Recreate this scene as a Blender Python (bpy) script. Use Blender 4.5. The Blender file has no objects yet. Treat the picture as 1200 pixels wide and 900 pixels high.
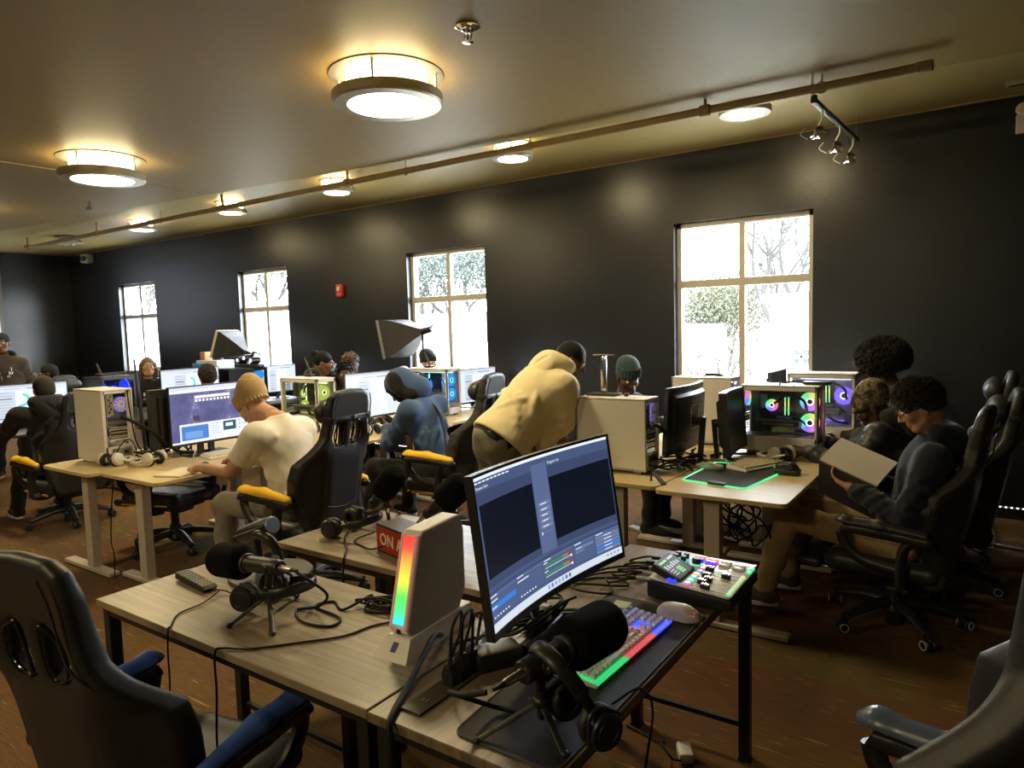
import bpy, bmesh, math, random
import numpy as np
from mathutils import Vector as V, Matrix, Euler, noise
random.seed(7)
PI = math.pi
SC = bpy.context.scene
COL = SC.collection
R = math.radians

# ------------------------------------------------------------------ materials
MATS = {}
def mat(name, col, rough=.6, metal=0, emit=None, es=0, spec=.5, alpha=1, coat=0, sheen=0, bump=0, bscale=200, mottle=0, mscale=8):
    if name in MATS: return MATS[name]
    m = bpy.data.materials.new(name); m.use_nodes = True
    nt = m.node_tree; b = nt.nodes['Principled BSDF']
    b.inputs['Base Color'].default_value = (*col, 1)
    b.inputs['Roughness'].default_value = rough
    b.inputs['Metallic'].default_value = metal
    b.inputs['Specular IOR Level'].default_value = spec
    if coat: b.inputs['Coat Weight'].default_value = coat
    if sheen:
        b.inputs['Sheen Weight'].default_value = sheen
        b.inputs['Sheen Roughness'].default_value = .5
    if emit:
        b.inputs['Emission Color'].default_value = (*emit, 1)
        b.inputs['Emission Strength'].default_value = es
    if alpha < 1: b.inputs['Alpha'].default_value = alpha
    if mottle or bump:
        tc = nt.nodes.new('ShaderNodeTexCoord')
    if mottle:
        n = nt.nodes.new('ShaderNodeTexNoise'); n.inputs['Scale'].default_value = mscale; n.inputs['Detail'].default_value = 5
        nt.links.new(tc.outputs['Object'], n.inputs['Vector'])
        r = nt.nodes.new('ShaderNodeValToRGB')
        r.color_ramp.elements[0].position = .3; r.color_ramp.elements[1].position = .7
        r.color_ramp.elements[0].color = (*[c*(1-mottle) for c in col], 1)
        r.color_ramp.elements[1].color = (*[min(1, c*(1+mottle)) for c in col], 1)
        nt.links.new(n.outputs['Fac'], r.inputs['Fac']); nt.links.new(r.outputs['Color'], b.inputs['Base Color'])
    if bump:
        n = nt.nodes.new('ShaderNodeTexNoise'); n.inputs['Scale'].default_value = bscale; n.inputs['Detail'].default_value = 3
        nt.links.new(tc.outputs['Object'], n.inputs['Vector'])
        bp = nt.nodes.new('ShaderNodeBump'); bp.inputs['Strength'].default_value = bump; bp.inputs['Distance'].default_value = .01
        nt.links.new(n.outputs['Fac'], bp.inputs['Height']); nt.links.new(bp.outputs['Normal'], b.inputs['Normal'])
    MATS[name] = m
    return m
def emis(name, col, s=1.0):
    return mat(name, (0, 0, 0), .3, emit=col, es=s)

# ------------------------------------------------------------------ mesh builder
class MB:
    def __init__(s): s.v = []; s.f = []; s.mi = []; s.mats = []; s.M = Matrix()
    def at(s, loc=(0, 0, 0), rot=(0, 0, 0)):
        s.M = Matrix.Translation(loc) @ Euler(rot).to_matrix().to_4x4(); return s
    def slot(s, m):
        if m is None: m = s.mats[0] if s.mats else None
        if m is None: return 0
        if m not in s.mats: s.mats.append(m)
        return s.mats.index(m)
    def raw(s, vs, fs, m=None, M=None):
        T = s.M if M is None else s.M @ M
        o = len(s.v); k = s.slot(m)
        s.v.extend([(T @ V(v))[:] for v in vs])
        s.f.extend([tuple(i+o for i in f) for f in fs]); s.mi.extend([k]*len(fs)); return s
    def bm(s, b, m=None, M=None):
        b.verts.index_update()
        s.raw([v.co for v in b.verts], [[v.index for v in f.verts] for f in b.faces], m, M); b.free(); return s
    def box(s, c, d, m=None, bev=0, rot=None, seg=2):
        b = bmesh.new(); bmesh.ops.create_cube(b, size=1)
        for v in b.verts: v.co = V((v.co.x*d[0], v.co.y*d[1], v.co.z*d[2]))
        if bev: bmesh.ops.bevel(b, geom=b.edges[:], offset=min(bev, min(d)*.49), segments=seg, affect='EDGES', profile=.5)
        M = Matrix.Translation(c)
        if rot: M = M @ Euler(rot).to_matrix().to_4x4()
        return s.bm(b, m, M)
    def lathe(s, prof, m=None, M=None, seg=20, cap=True):
        vs = []; fs = []
        n = len(prof)
        for (r, z) in prof:
            for k in range(seg):
                a = 2*PI*k/seg; vs.append((r*math.cos(a), r*math.sin(a), z))
        for i in range(n-1):
            for k in range(seg):
                fs.append((i*seg+k, i*seg+(k+1) % seg, (i+1)*seg+(k+1) % seg, (i+1)*seg+k))
        if cap:
            if prof[0][0] > 1e-5: fs.append(tuple(range(seg))[::-1])
            if prof[-1][0] > 1e-5: fs.append(tuple((n-1)*seg+k for k in range(seg)))
        return s.raw(vs, fs, m, M)
    def axis(s, p0, p1):
        p0, p1 = V(p0), V(p1); d = p1-p0
        return Matrix.Translation(p0) @ d.to_track_quat('Z', 'Y').to_matrix().to_4x4(), d.length
    def cyl(s, p0, p1, r0, r1=None, m=None, seg=16, bev=0):
        M, L = s.axis(p0, p1); r1 = r0 if r1 is None else r1
        if bev: pr = [(0, 0), (r0-bev, 0), (r0, bev), (r1, L-bev), (r1-bev, L), (0, L)]
        else: pr = [(r0, 0), (r1, L)]
        return s.lathe(pr, m, M, seg)
    def ell(s, c, r, m=None, rot=None, seg=16, rings=10):
        pr = [(math.sin(PI*i/rings), -math.cos(PI*i/rings)) for i in range(rings+1)]
        M = Matrix.Translation(c)
        if rot: M = M @ Euler(rot).to_matrix().to_4x4()
        r = r if hasattr(r, '__len__') else (r, r, r)
        M = M @ Matrix.Diagonal((*r, 1))
        return s.lathe(pr, m, M, seg)
    def torus(s, c, R0, r, m=None, rot=None, seg=24, rs=8, sc=(1, 1, 1)):
        vs = []; fs = []
        for i in range(seg):
            a = 2*PI*i/seg
            for j in range(rs):
                b = 2*PI*j/rs; q = R0+r*math.cos(b)
                vs.append((q*math.cos(a)*sc[0], q*math.sin(a)*sc[1], r*math.sin(b)*sc[2]))
        for i in range(seg):
            for j in range(rs):
                fs.append((i*rs+j, ((i+1) % seg)*rs+j, ((i+1) % seg)*rs+(j+1) % rs, i*rs+(j+1) % rs))
        M = Matrix.Translation(c)
        if rot: M = M @ Euler(rot).to_matrix().to_4x4()
        return s.raw(vs, fs, m, M)
    def tube(s, pts, r, m=None, seg=8, sm=4, close=False, sy=1.0):
        P = [V(p) for p in pts]
        if sm > 1 and len(P) > 2:
            Q = []
            n = len(P); rng = range(n if close else n-1)
            for i in rng:
                a = P[(i-1) % n] if (close or i > 0) else P[0]*2-P[1]
                b, c = P[i], P[(i+1) % n]
                d = P[(i+2) % n] if (close or i+2 < n) else P[-1]*2-P[-2]
                for k in range(sm):
                    t = k/sm
                    Q.append(.5*((2*b)+(c-a)*t+(2*a-5*b+4*c-d)*t*t+(3*b-a-3*c+d)*t**3))
            if not close: Q.append(P[-1])
            P = Q
        n = len(P); vs = []; fs = []
        up = None
        for i in range(n):
            if close: d = P[(i+1) % n]-P[i-1]
            else: d = P[min(i+1, n-1)]-P[max(i-1, 0)]
            if d.length < 1e-9: d = V((0, 0, 1))
            d.normalize()
            if up is None:
                up = V((0, 0, 1)) if abs(d.z) < .9 else V((1, 0, 0))
            x = d.cross(up)
            if x.length < 1e-6: x = d.orthogonal()
            x.normalize(); y = x.cross(d); up = y
            rr = r[i*len(r)//n] if hasattr(r, '__len__') else r
            for k in range(seg):
                a = 2*PI*k/seg; vs.append(P[i]+x*(rr*math.cos(a))+y*(rr*sy*math.sin(a)))
        for i in range(n if close else n-1):
            j = (i+1) % n
            for k in range(seg):
                fs.append((i*seg+k, i*seg+(k+1) % seg, j*seg+(k+1) % seg, j*seg+k))
        if not close:
            fs.append(tuple(range(seg))[::-1]); fs.append(tuple((n-1)*seg+k for k in range(seg)))
        return s.raw(vs, fs, m)
    def prism(s, poly, h, m=None, M=None, bev=0, z0=0):
        b = bmesh.new()
        f = b.faces.new([b.verts.new((x, y, z0)) for x, y in poly])
        r = bmesh.ops.extrude_face_region(b, geom=[f])
        for g in r['geom']:
            if isinstance(g, bmesh.types.BMVert): g.co.z += h
        bmesh.ops.recalc_face_normals(b, faces=b.faces[:])
        if bev: bmesh.ops.bevel(b, geom=[e for e in b.edges], offset=bev, segments=2, affect='EDGES', profile=.5)
        return s.bm(b, m, M)
    def quad(s, x0, y0, x1, y1, z, m=None, M=None):
        return s.raw([(x0, y0, z), (x1, y0, z), (x1, y1, z), (x0, y1, z)], [(0, 1, 2, 3)], m, M)
    def text(s, txt, size, m=None, M=None, ext=0.0, align='CENTER', bold=0):
        c = bpy.data.curves.new('t', 'FONT'); c.body = txt; c.size = size; c.extrude = ext; c.align_x = align; c.align_y = 'CENTER'; c.offset = bold; c.resolution_u = 3
        o = bpy.data.objects.new('t', c); COL.objects.link(o)
        dg = bpy.context.evaluated_depsgraph_get(); me = o.evaluated_get(dg).to_mesh()
        vs = [v.co.copy() for v in me.vertices]; fs = [tuple(p.vertices) for p in me.polygons]
        o.evaluated_get(dg).to_mesh_clear(); bpy.data.objects.remove(o); bpy.data.curves.remove(c)
        return s.raw(vs, fs, m, M)
    def mesh(s, name, smooth=True, ang=38):
        me = bpy.data.meshes.new(name); me.from_pydata(s.v, [], s.f)
        for m in s.mats: me.materials.append(m)
        me.polygons.foreach_set('material_index', s.mi)
        if smooth:
            me.polygons.foreach_set('use_smooth', [True]*len(s.f)); me.update()
            me.set_sharp_from_angle(angle=R(ang))
        me.update(); return me
    def build(s, name, parent=None, loc=(0, 0, 0), rz=0, smooth=True, ang=38):
        return obj(name, s.mesh(name, smooth, ang), parent, loc, rz)

def obj(name, me, parent=None, loc=(0, 0, 0), rz=0):
    o = bpy.data.objects.new(name, me); COL.objects.link(o)
    o.location = loc; o.rotation_euler = (0, 0, rz)
    if parent: o.parent = parent
    return o
def tag(o, label, cat, group=None, kind=None):
    if label: o['label'] = label
    if cat: o['category'] = cat
    if group: o['group'] = group
    if kind: o['kind'] = kind
    return o
def thing(name, label, cat, loc=(0, 0, 0), rz=0, group=None):
    o = bpy.data.objects.new(name, None); COL.objects.link(o)
    o.empty_display_size = .1
    o.location = loc; o.rotation_euler = (0, 0, rz)
    return tag(o, label, cat, group)
def struct(o): o['kind'] = 'structure'; return o
KIDS = {}
def dup(root, loc, rz=0, label=None, group=None, lift=None):
    def cp(o, par):
        c = o.copy(); COL.objects.link(c)
        if par: c.parent = par
        for ch in list(o.children): cp(ch, c)
        return c
    r = cp(root, None); r.location = loc; r.rotation_euler = (0, 0, rz)
    if label: r['label'] = label
    if group: r['group'] = group
    return r
def setmat(o, m, slot=0):
    o.material_slots[slot].link = 'OBJECT'; o.material_slots[slot].material = m

# ------------------------------------------------------------------ signed distance modelling + surface nets
class SDF:
    def __init__(s, lo, hi, h):
        s.lo = np.array(lo, float); s.h = h
        s.n = np.maximum(4, np.ceil((np.array(hi)-s.lo)/h).astype(int)+1)
        s.F = np.full(s.n, 9.0, np.float32)
        s.ax = [(s.lo[i]+h*np.arange(s.n[i])).astype(np.float32) for i in range(3)]
    def sub(s, lo, hi):
        a = np.clip(np.floor((np.array(lo)-s.lo)/s.h).astype(int), 0, s.n)
        b = np.clip(np.ceil((np.array(hi)-s.lo)/s.h).astype(int)+1, 0, s.n)
        sl = tuple(slice(a[i], b[i]) for i in range(3))
        return sl, s.ax[0][sl[0]][:, None, None], s.ax[1][sl[1]][None, :, None], s.ax[2][sl[2]][None, None, :]
    def mix(s, sl, d, k, op):
        if d.size == 0: return
        F = s.F[sl]
        if op == 'u':
            if k > 0:
                hh = np.maximum(k-np.abs(F-d), 0)/k; s.F[sl] = np.minimum(F, d)-hh*hh*k*.25
            else: s.F[sl] = np.minimum(F, d)
        elif op == 's':
            d = -d
            if k > 0:
                hh = np.maximum(k-np.abs(F-d), 0)/k; s.F[sl] = np.maximum(F, d)+hh*hh*k*.25
            else: s.F[sl] = np.maximum(F, d)
    def cap(s, a, b, ra, rb=None, k=.02, op='u'):
        rb = ra if rb is None else rb
        a = np.array(a, float); b = np.array(b, float); m = max(ra, rb)+max(k, 0)+3*s.h
        sl, X, Y, Z = s.sub(np.minimum(a, b)-m, np.maximum(a, b)+m)
        ba = b-a; L = max(1e-9, float(ba@ba))
        t = np.clip(((X-a[0])*ba[0]+(Y-a[1])*ba[1]+(Z-a[2])*ba[2])/L, 0, 1)
        d = np.sqrt((X-a[0]-t*ba[0])**2+(Y-a[1]-t*ba[1])**2+(Z-a[2]-t*ba[2])**2)-(ra+(rb-ra)*t)
        s.mix(sl, d, k, op); return s
    def ell(s, c, r, rot=None, k=.02, op='u'):
        c = np.array(c, float); r = np.array(r if hasattr(r, '__len__') else (r, r, r), float); m = r.max()+max(k, 0)+3*s.h
        sl, X, Y, Z = s.sub(c-m, c+m)
        x, y, z = X-c[0], Y-c[1], Z-c[2]
        if rot is not None:
            Q = np.array(rot if not isinstance(rot, tuple) else Euler(rot).to_matrix()).T
            x, y, z = Q[0, 0]*x+Q[0, 1]*y+Q[0, 2]*z, Q[1, 0]*x+Q[1, 1]*y+Q[1, 2]*z, Q[2, 0]*x+Q[2, 1]*y+Q[2, 2]*z
        k0 = np.sqrt((x/r[0])**2+(y/r[1])**2+(z/r[2])**2)
        k1 = np.sqrt((x/r[0]**2)**2+(y/r[1]**2)**2+(z/r[2]**2)**2)
        d = k0*(k0-1)/np.maximum(k1, 1e-6)
        d = np.where(k0 < 1e-4, -r.min(), d)
        s.mix(sl, d, k, op); return s
    def box(s, c, d3, rr=.01, rot=None, k=.01, op='u'):
        c = np.array(c, float); b = np.array(d3, float)/2; m = np.linalg.norm(b)+max(k, 0)+3*s.h
        sl, X, Y, Z = s.sub(c-m, c+m)
        x, y, z = X-c[0], Y-c[1], Z-c[2]
        if rot is not None:
            Q = np.array(rot if not isinstance(rot, tuple) else Euler(rot).to_matrix()).T
            x, y, z = Q[0, 0]*x+Q[0, 1]*y+Q[0, 2]*z, Q[1, 0]*x+Q[1, 1]*y+Q[1, 2]*z, Q[2, 0]*x+Q[2, 1]*y+Q[2, 2]*z
        qx, qy, qz = np.abs(x)-b[0]+rr, np.abs(y)-b[1]+rr, np.abs(z)-b[2]+rr
        d = np.sqrt(np.maximum(qx, 0)**2+np.maximum(qy, 0)**2+np.maximum(qz, 0)**2)+np.minimum(np.maximum(qx, np.maximum(qy, qz)), 0)-rr
        s.mix(sl, d, k, op); return s
    def plane(s, p, n, k=0):      # cut away what lies on the +n side of p
        n = np.array(n, float); n /= np.linalg.norm(n)
        X, Y, Z = s.ax[0][:, None, None], s.ax[1][None, :, None], s.ax[2][None, None, :]
        d = (X-p[0])*n[0]+(Y-p[1])*n[1]+(Z-p[2])*n[2]
        s.mix((slice(None),)*3, -d, k, 's'); return s
    def wrinkle(s, amp, fx, fy, fz, ph=0.):
        X, Y, Z = s.ax[0][:, None, None], s.ax[1][None, :, None], s.ax[2][None, None, :]
        w = np.sin(X*fx+1.7*np.sin(Y*fy*.6+ph)+ph)*np.sin(Z*fz+1.3*np.sin(X*fx*.5+Y*fy*.4)+ph*2)+.5*np.sin(Y*fy*1.3+Z*fz*.8+ph)
        s.F = s.F+(amp*w).astype(np.float32); return s
    def net(s):
        F = s.F.copy()
        F[0], F[-1] = 1, 1; F[:, 0], F[:, -1] = 1, 1; F[:, :, 0], F[:, :, -1] = 1, 1
        S = F < 0; nx, ny, nz = F.shape
        cs = [(i, j, k) for i in (0, 1) for j in (0, 1) for k in (0, 1)]
        cnt = sum(S[i:nx-1+i, j:ny-1+j, k:nz-1+k].astype(np.int8) for i, j, k in cs)
        act = (cnt > 0) & (cnt < 8)
        idx = np.argwhere(act); N = len(idx)
        if N == 0: return [], []
        ids = np.full(act.shape, -1, np.int64); ids[tuple(idx.T)] = np.arange(N)
        acc = np.zeros((N, 3)); num = np.zeros(N)
        for a in range(8):
            for b in range(a+1, 8):
                ca, cb = np.array(cs[a]), np.array(cs[b])
                if abs(ca-cb).sum() != 1: continue
                fa = F[tuple((idx+ca).T)]; fb = F[tuple((idx+cb).T)]
                mk = (fa < 0) != (fb < 0)
                t = np.where(mk, fa/np.where(mk, fa-fb, 1), 0)
                acc += np.where(mk[:, None], ca+(cb-ca)*t[:, None], 0); num += mk
        P = s.lo+(idx+acc/num[:, None])*s.h
        quads = []
        for axn in range(3):
            u, w = [(1, 2), (2, 0), (0, 1)][axn]
            sa = [slice(None)]*3; sb = [slice(None)]*3
            sa[axn] = slice(0, -1); sb[axn] = slice(1, None)
            A, B = S[tuple(sa)], S[tuple(sb)]
            e = np.argwhere(A != B)
            e = e[(e[:, u] > 0) & (e[:, w] > 0) & (e[:, u] < F.shape[u]-1) & (e[:, w] < F.shape[w]-1)]
            du = np.zeros(3, int); du[u] = 1; dw = np.zeros(3, int); dw[w] = 1
            q = np.stack([ids[tuple((e-du-dw).T)], ids[tuple((e-dw).T)], ids[tuple(e.T)], ids[tuple((e-du).T)]], 1)
            fl = ~A[tuple(e.T)]
            q[fl] = q[fl][:, ::-1]
            quads.append(q)
        Q = np.concatenate(quads)
        return P, Q
    def into(s, mb, m=None):
        P, Q = s.net()
        if len(P): mb.raw([tuple(p) for p in P.tolist()], [tuple(q) for q in Q.tolist()], m)
        return mb

# ================================================================== THE SETTING
HC, HN = 3.28, 3.2            # ceiling over the window strip, lower ceiling over the room
XL, XR, YB, YF = -15.45, 2.6, 6.7, -3.2
def wall_mat():
    m = mat('charcoal_paint', (.0125, .015, .0205), .34, spec=.6)
    nt = m.node_tree; b = nt.nodes['Principled BSDF']
    tc = nt.nodes.new('ShaderNodeTexCoord'); n = nt.nodes.new('ShaderNodeTexNoise')
    n.inputs['Scale'].default_value = 60; n.inputs['Detail'].default_value = 4
    nt.links.new(tc.outputs['Object'], n.inputs['Vector'])
    bp = nt.nodes.new('ShaderNodeBump'); bp.inputs['Strength'].default_value = .14; bp.inputs['Distance'].default_value = .01
    nt.links.new(n.outputs['Fac'], bp.inputs['Height']); nt.links.new(bp.outputs['Normal'], b.inputs['Normal'])
    n2 = nt.nodes.new('ShaderNodeTexNoise'); n2.inputs['Scale'].default_value = 1.2; n2.inputs['Detail'].default_value = 1
    nt.links.new(tc.outputs['Object'], n2.inputs['Vector'])
    mr = nt.nodes.new('ShaderNodeMapRange'); mr.inputs[1].default_value = .3; mr.inputs[2].default_value = .7
    mr.inputs[3].default_value = .30; mr.inputs[4].default_value = .335
    nt.links.new(n2.outputs['Fac'], mr.inputs[0]); nt.links.new(mr.outputs[0], b.inputs['Roughness'])
    return m
WALL = wall_mat()
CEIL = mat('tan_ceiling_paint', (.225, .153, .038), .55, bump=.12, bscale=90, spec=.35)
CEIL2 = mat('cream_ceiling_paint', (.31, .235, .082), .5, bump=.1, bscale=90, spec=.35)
WHITEMET = mat('window_aluminium', (.55, .52, .45), .4, .2)
BLACK = mat('black_plastic', (.018, .018, .019), .4)
BLACKM = mat('black_matte', (.012, .012, .012), .75)
FOAM = mat('black_foam', (.006, .006, .006), .95, bump=.5, bscale=900, spec=.1)
CHROME = mat('chrome', (.8, .8, .8), .12, 1)
STEEL = mat('brushed_steel', (.5, .48, .42), .3, 1)
DARKMET = mat('dark_metal', (.035, .035, .037), .4, .6)
WHITE = mat('white_plastic', (.72, .70, .66), .45)
RUBBER = mat('rubber_cable', (.008, .008, .008), .6, spec=.3)

def carpet():
    m = mat('brown_carpet', (.1, .05, .02), .95, spec=.15)
    nt = m.node_tree; b = nt.nodes['Principled BSDF']; L = nt.links.new
    tc = nt.nodes.new('ShaderNodeTexCoord')
    def node(t, **k):
        n = nt.nodes.new(t)
        for a, v in k.items():
            if a in n.inputs: n.inputs[a].default_value = v
            else: setattr(n, a, v)
        return n
    def streak(sx, sy, lo, hi, detail=2.):
        mp = node('ShaderNodeMapping'); mp.inputs['Scale'].default_value = (sx, sy, 1)
        L(tc.outputs['Object'], mp.inputs['Vector'])
        n = node('ShaderNodeTexNoise', Scale=1., Detail=detail); L(mp.outputs[0], n.inputs['Vector'])
        r = node('ShaderNodeMapRange'); r.inputs[1].default_value = lo; r.inputs[2].default_value = hi
        L(n.outputs['Fac'], r.inputs[0]); return r.outputs[0]
    base = node('ShaderNodeMixRGB'); base.inputs[1].default_value = (.105, .060, .025, 1); base.inputs[2].default_value = (.20, .118, .054, 1)
    L(streak(9, 230, .32, .68, 4.), base.inputs[0])
    # carpet tiles laid in turns: a faint tone step from tile to tile
    mp = node('ShaderNodeMapping'); mp.inputs['Scale'].default_value = (2., 2., 1)
    L(tc.outputs['Object'], mp.inputs['Vector'])
    ck = node('ShaderNodeTexVoronoi', Scale=1., feature='F1', distance='CHEBYCHEV'); ck.inputs['Randomness'].default_value = 0
    L(mp.outputs[0], ck.inputs['Vector'])
    tone = node('ShaderNodeMixRGB', blend_type='MULTIPLY'); tone.inputs[0].default_value = .22
    L(base.outputs[0], tone.inputs[1]); L(ck.outputs['Color'], tone.inputs[2])
    dash = node('ShaderNodeMixRGB'); dash.inputs[2].default_value = (.42, .27, .13, 1)
    mul = node('ShaderNodeMath', operation='MULTIPLY')
    L(streak(5, 75, .69, .73, 1.), mul.inputs[0]); mul.inputs[1].default_value = .8
    L(mul.outputs[0], dash.inputs[0]); L(tone.outputs[0], dash.inputs[1]); L(dash.outputs[0], b.inputs['Base Color'])
    bn = node('ShaderNodeTexNoise', Scale=350., Detail=2.); L(tc.outputs['Object'], bn.inputs['Vector'])
    bp = node('ShaderNodeBump', Strength=.5, Distance=.01); L(bn.outputs['Fac'], bp.inputs['Height']); L(bp.outputs[0], b.inputs['Normal'])
    return m
CARPET = carpet()

f = MB(); f.box(((XL+XR)/2, (YB+YF)/2, -.05), (XR-XL+.4, YB-YF+.4, .1), CARPET)
struct(f.build('floor', smooth=False))
# lower ceiling, its edge runs a little askew to the window wall
def edgeY(x): return 5.36+.095*x
c = MB()
p0 = [(XL, YF), (XR, YF), (XR, edgeY(XR)), (XL, edgeY(XL))]
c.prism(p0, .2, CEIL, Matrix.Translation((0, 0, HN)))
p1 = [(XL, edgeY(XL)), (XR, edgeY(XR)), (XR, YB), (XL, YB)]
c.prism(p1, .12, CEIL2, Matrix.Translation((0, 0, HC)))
struct(c.build('ceiling', smooth=False))
t = MB(); t.box((-7.2, (2.2+edgeY(-7.2))/2, HN-.002), (.012, edgeY(-7.2)-2.2, .004), CEIL2)
t.box((-9.5, 2.61, HN-.002), (4.6, .012, .004), CEIL2)
struct(t.build('trim_1', smooth=False))

WIN = [(-13.55, -12.28, .95), (-9.82, -8.62, .95), (-6.22, -4.97, .95), (-2.63, -1.335, .95)]
ZT = 2.6
w = MB(); T = .22
x = XL-.2
for (a, b, s) in WIN:
    w.box(((x+a)/2, YB+T/2, 1.7), (a-x, T, 3.6), WALL)
    w.box(((a+b)/2, YB+T/2, (s-.1)/2), (b-a, T, s+.1), WALL)
    w.box(((a+b)/2, YB+T/2, (ZT+3.5)/2), (b-a, T, 3.5-ZT), WALL)
    x = b
w.box(((x+XR+.2)/2, YB+T/2, 1.7), (XR+.2-x, T, 3.6), WALL)
struct(w.build('wall_back', smooth=False))
for nm, cc, dd in (('wall_left', (XL-.1, (YB+YF)/2, 1.7), (.2, YB-YF+.4, 3.6)), ('wall_right', (XR+.1, (YB+YF)/2, 1.7), (.2, YB-YF+.4, 3.6)), ('wall_front', ((XL+XR)/2, YF-.1, 1.7), (XR-XL, .2, 3.6))):
    q = MB(); q.box(cc, dd, WALL); struct(q.build(nm, smooth=False))
bb = MB(); bb.box(((XL+XR)/2, YB-.012, .05), (XR-XL, .024, .1), mat('baseboard_black', (.008, .008, .009), .5), bev=.004)
struct(bb.build('baseboard_back', smooth=False))
tr = MB(); tr.box((-6.4, YB-.004, HC-.006), (XR-XL, .012, .014), CEIL2); struct(tr.build('trim_2', smooth=False))
# LED strip light run along the baseboard
led = MB(); led.box(((-8.5+XR)/2, YB-.03, .095), (XR+8.5, .008, .012), mat('led_tape', (.3, .3, .28), .5))
LEDE = emis('led_dot', (1, .97, .9), 5)
for i in range(290):
    xx = -8.4+i*.0377
    led.box((xx, YB-.036, .095), (.010, .006, .007), LEDE)
tag(led.build('led_strip', smooth=False), 'thin strip of white LED dots along the bottom of the dark window wall', 'light strip')

def glassmat():
    m = bpy.data.materials.new('window_glass'); m.use_nodes = True; nt = m.node_tree
    for n in list(nt.nodes): nt.nodes.remove(n)
    o = nt.nodes.new('ShaderNodeOutputMaterial'); mx = nt.nodes.new('ShaderNodeMixShader')
    tr = nt.nodes.new('ShaderNodeBsdfTransparent'); g = nt.nodes.new('ShaderNodeBsdfGlossy'); g.inputs['Roughness'].default_value = .02
    mx.inputs[0].default_value = .035
    nt.links.new(tr.outputs[0], mx.inputs[1]); nt.links.new(g.outputs[0], mx.inputs[2])
    nt.links.new(mx.outputs[0], o.inputs[0]); return m
GLASS = glassmat()
for i, (a, b, s) in enumerate(WIN):
    y = YB+.11; fw = .05
    r = MB(); m = WHITEMET
    mid = (a+b)/2; zm = 2.0
    r.box((a+fw/2, y, (s+ZT)/2), (fw, .07, ZT-s), m, .004); r.box((b-fw/2, y, (s+ZT)/2), (fw, .07, ZT-s), m, .004)
    r.box((mid, y, (s+ZT)/2), (.06, .07, ZT-s-2*fw), m, .004)
    r.box((mid, y, ZT-fw/2), (b-a, .07, fw), m, .004); r.box((mid, y, s+fw/2), (b-a, .07, fw), m, .004)
    r.box((mid, y, zm), (b-a-.02, .072, .075), m, .004)
    wo = struct(r.build('window_%d' % (i+1), smooth=False))
    gp = MB(); gp.box((0, 0, 0), (b-a-.06, .006, ZT-s-.06), GLASS); gp.build('pane', wo, (mid, y+.01, (s+ZT)/2), smooth=False)
    sl = MB(); sl.box((0, 0, 0), (b-a, .13, .02), mat('sill_paint', (.05, .05, .055), .4), .004); sl.build('window_sill', wo, (mid, YB+.05, s+.002), smooth=False)
# big lit display on the left wall
dp = thing('wall_display', 'bright white wall screen in a grey frame behind the person in the grey hoodie', 'screen', (XL+.01, 4.35, 2.4))
q = MB(); q.box((.02, 0, 0), (.04, 2.25, 1.75), mat('grey_frame', (.25, .25, .24), .5), .006); q.build('frame', dp, smooth=False)
q = MB(); q.box((.043, 0, 0), (.006, 2.1, 1.6), emis('bluish_screen', (.80, .88, 1), 1.0)); q.build('screen', dp, smooth=False)

# ------------------------------------------------------------------ lamps
LAMPC = (1., .80, .44)
GLOW = mat('lit_diffuser', (.8, .75, .6), .4, emit=LAMPC, es=70)
GLOWS = mat('lit_side_glass', (.8, .75, .6), .4, emit=LAMPC, es=22)
LAMPMET = mat('lamp_nickel', (.55, .52, .43), .38, .55)
FROST = mat('unlit_frosted_glass', (.6, .58, .52), .3)
def drum_lamp(label, x, y, z, r, h, lit=True, group=None):
    o = thing('ceiling_light', label, 'ceiling light', (x, y, z), 0, group)
    q = MB(); q.lathe([(0, 0), (r*1.03, 0), (r*1.03, -.006), (r*.86, -.012), (0, -.012)], mat('lamp_plate', (.11, .10, .075), .6), seg=48); q.build('canopy_plate', o)
    q = MB(); q.lathe([(r*.72, -.012), (r*.76, -h*.7)], GLOWS if lit else FROST, seg=48, cap=False); q.build('side_glass', o)
    q = MB(); q.lathe([(r*.74, -h*.62), (r*.97, -h*.62), (r, -h*.66), (r, -h*.94), (r*.97, -h), (r*.72, -h), (r*.74, -h*.62)], LAMPMET, seg=48, cap=False); q.build('trim_ring', o)
    q = MB(); q.lathe([(0, -h*.985), (r*.5, -h*.98), (r*.725, -h*.96)], GLOW if lit else FROST, seg=48, cap=False); q.build('diffuser', o)
    for k in range(4):
        a = .5+k*PI/2
        q = MB(); q.cyl((r*.9*math.cos(a), r*.9*math.sin(a), -.008), (r*.9*math.cos(a), r*.9*math.sin(a), -h*.66), .008, m=LAMPMET, seg=8); q.build('post', o)
    if not lit:
        for a in (0, 2.1, 4.2):
            q = MB(); q.ell((r*.35*math.cos(a), r*.35*math.sin(a), -h*.9), (.03, .03, .04), WHITE); q.build('bulb', o)
    return o
drum_lamp('largest round drum ceiling light, lit, nearest the camera', -3.12, 3.25, HN, .34, .185)
drum_lamp('round drum ceiling light, lit, over the left desks near the left edge', -6.5, 3.15, HN, .34, .185)
drum_lamp('round drum ceiling light beyond the left edge of the picture', -9.95, 3.1, HN, .34, .185)
drum_lamp('unseen drum ceiling light added behind the camera to the left', -4.6, -.6, HN, .34, .185)  # unseen lamp, added to brighten the foreground from behind left
drum_lamp('unseen drum ceiling light added behind the camera to the right', -1.5, -1.9, HN, .34, .185)  # unseen lamp, added and placed for the light it gives the front desks
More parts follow.
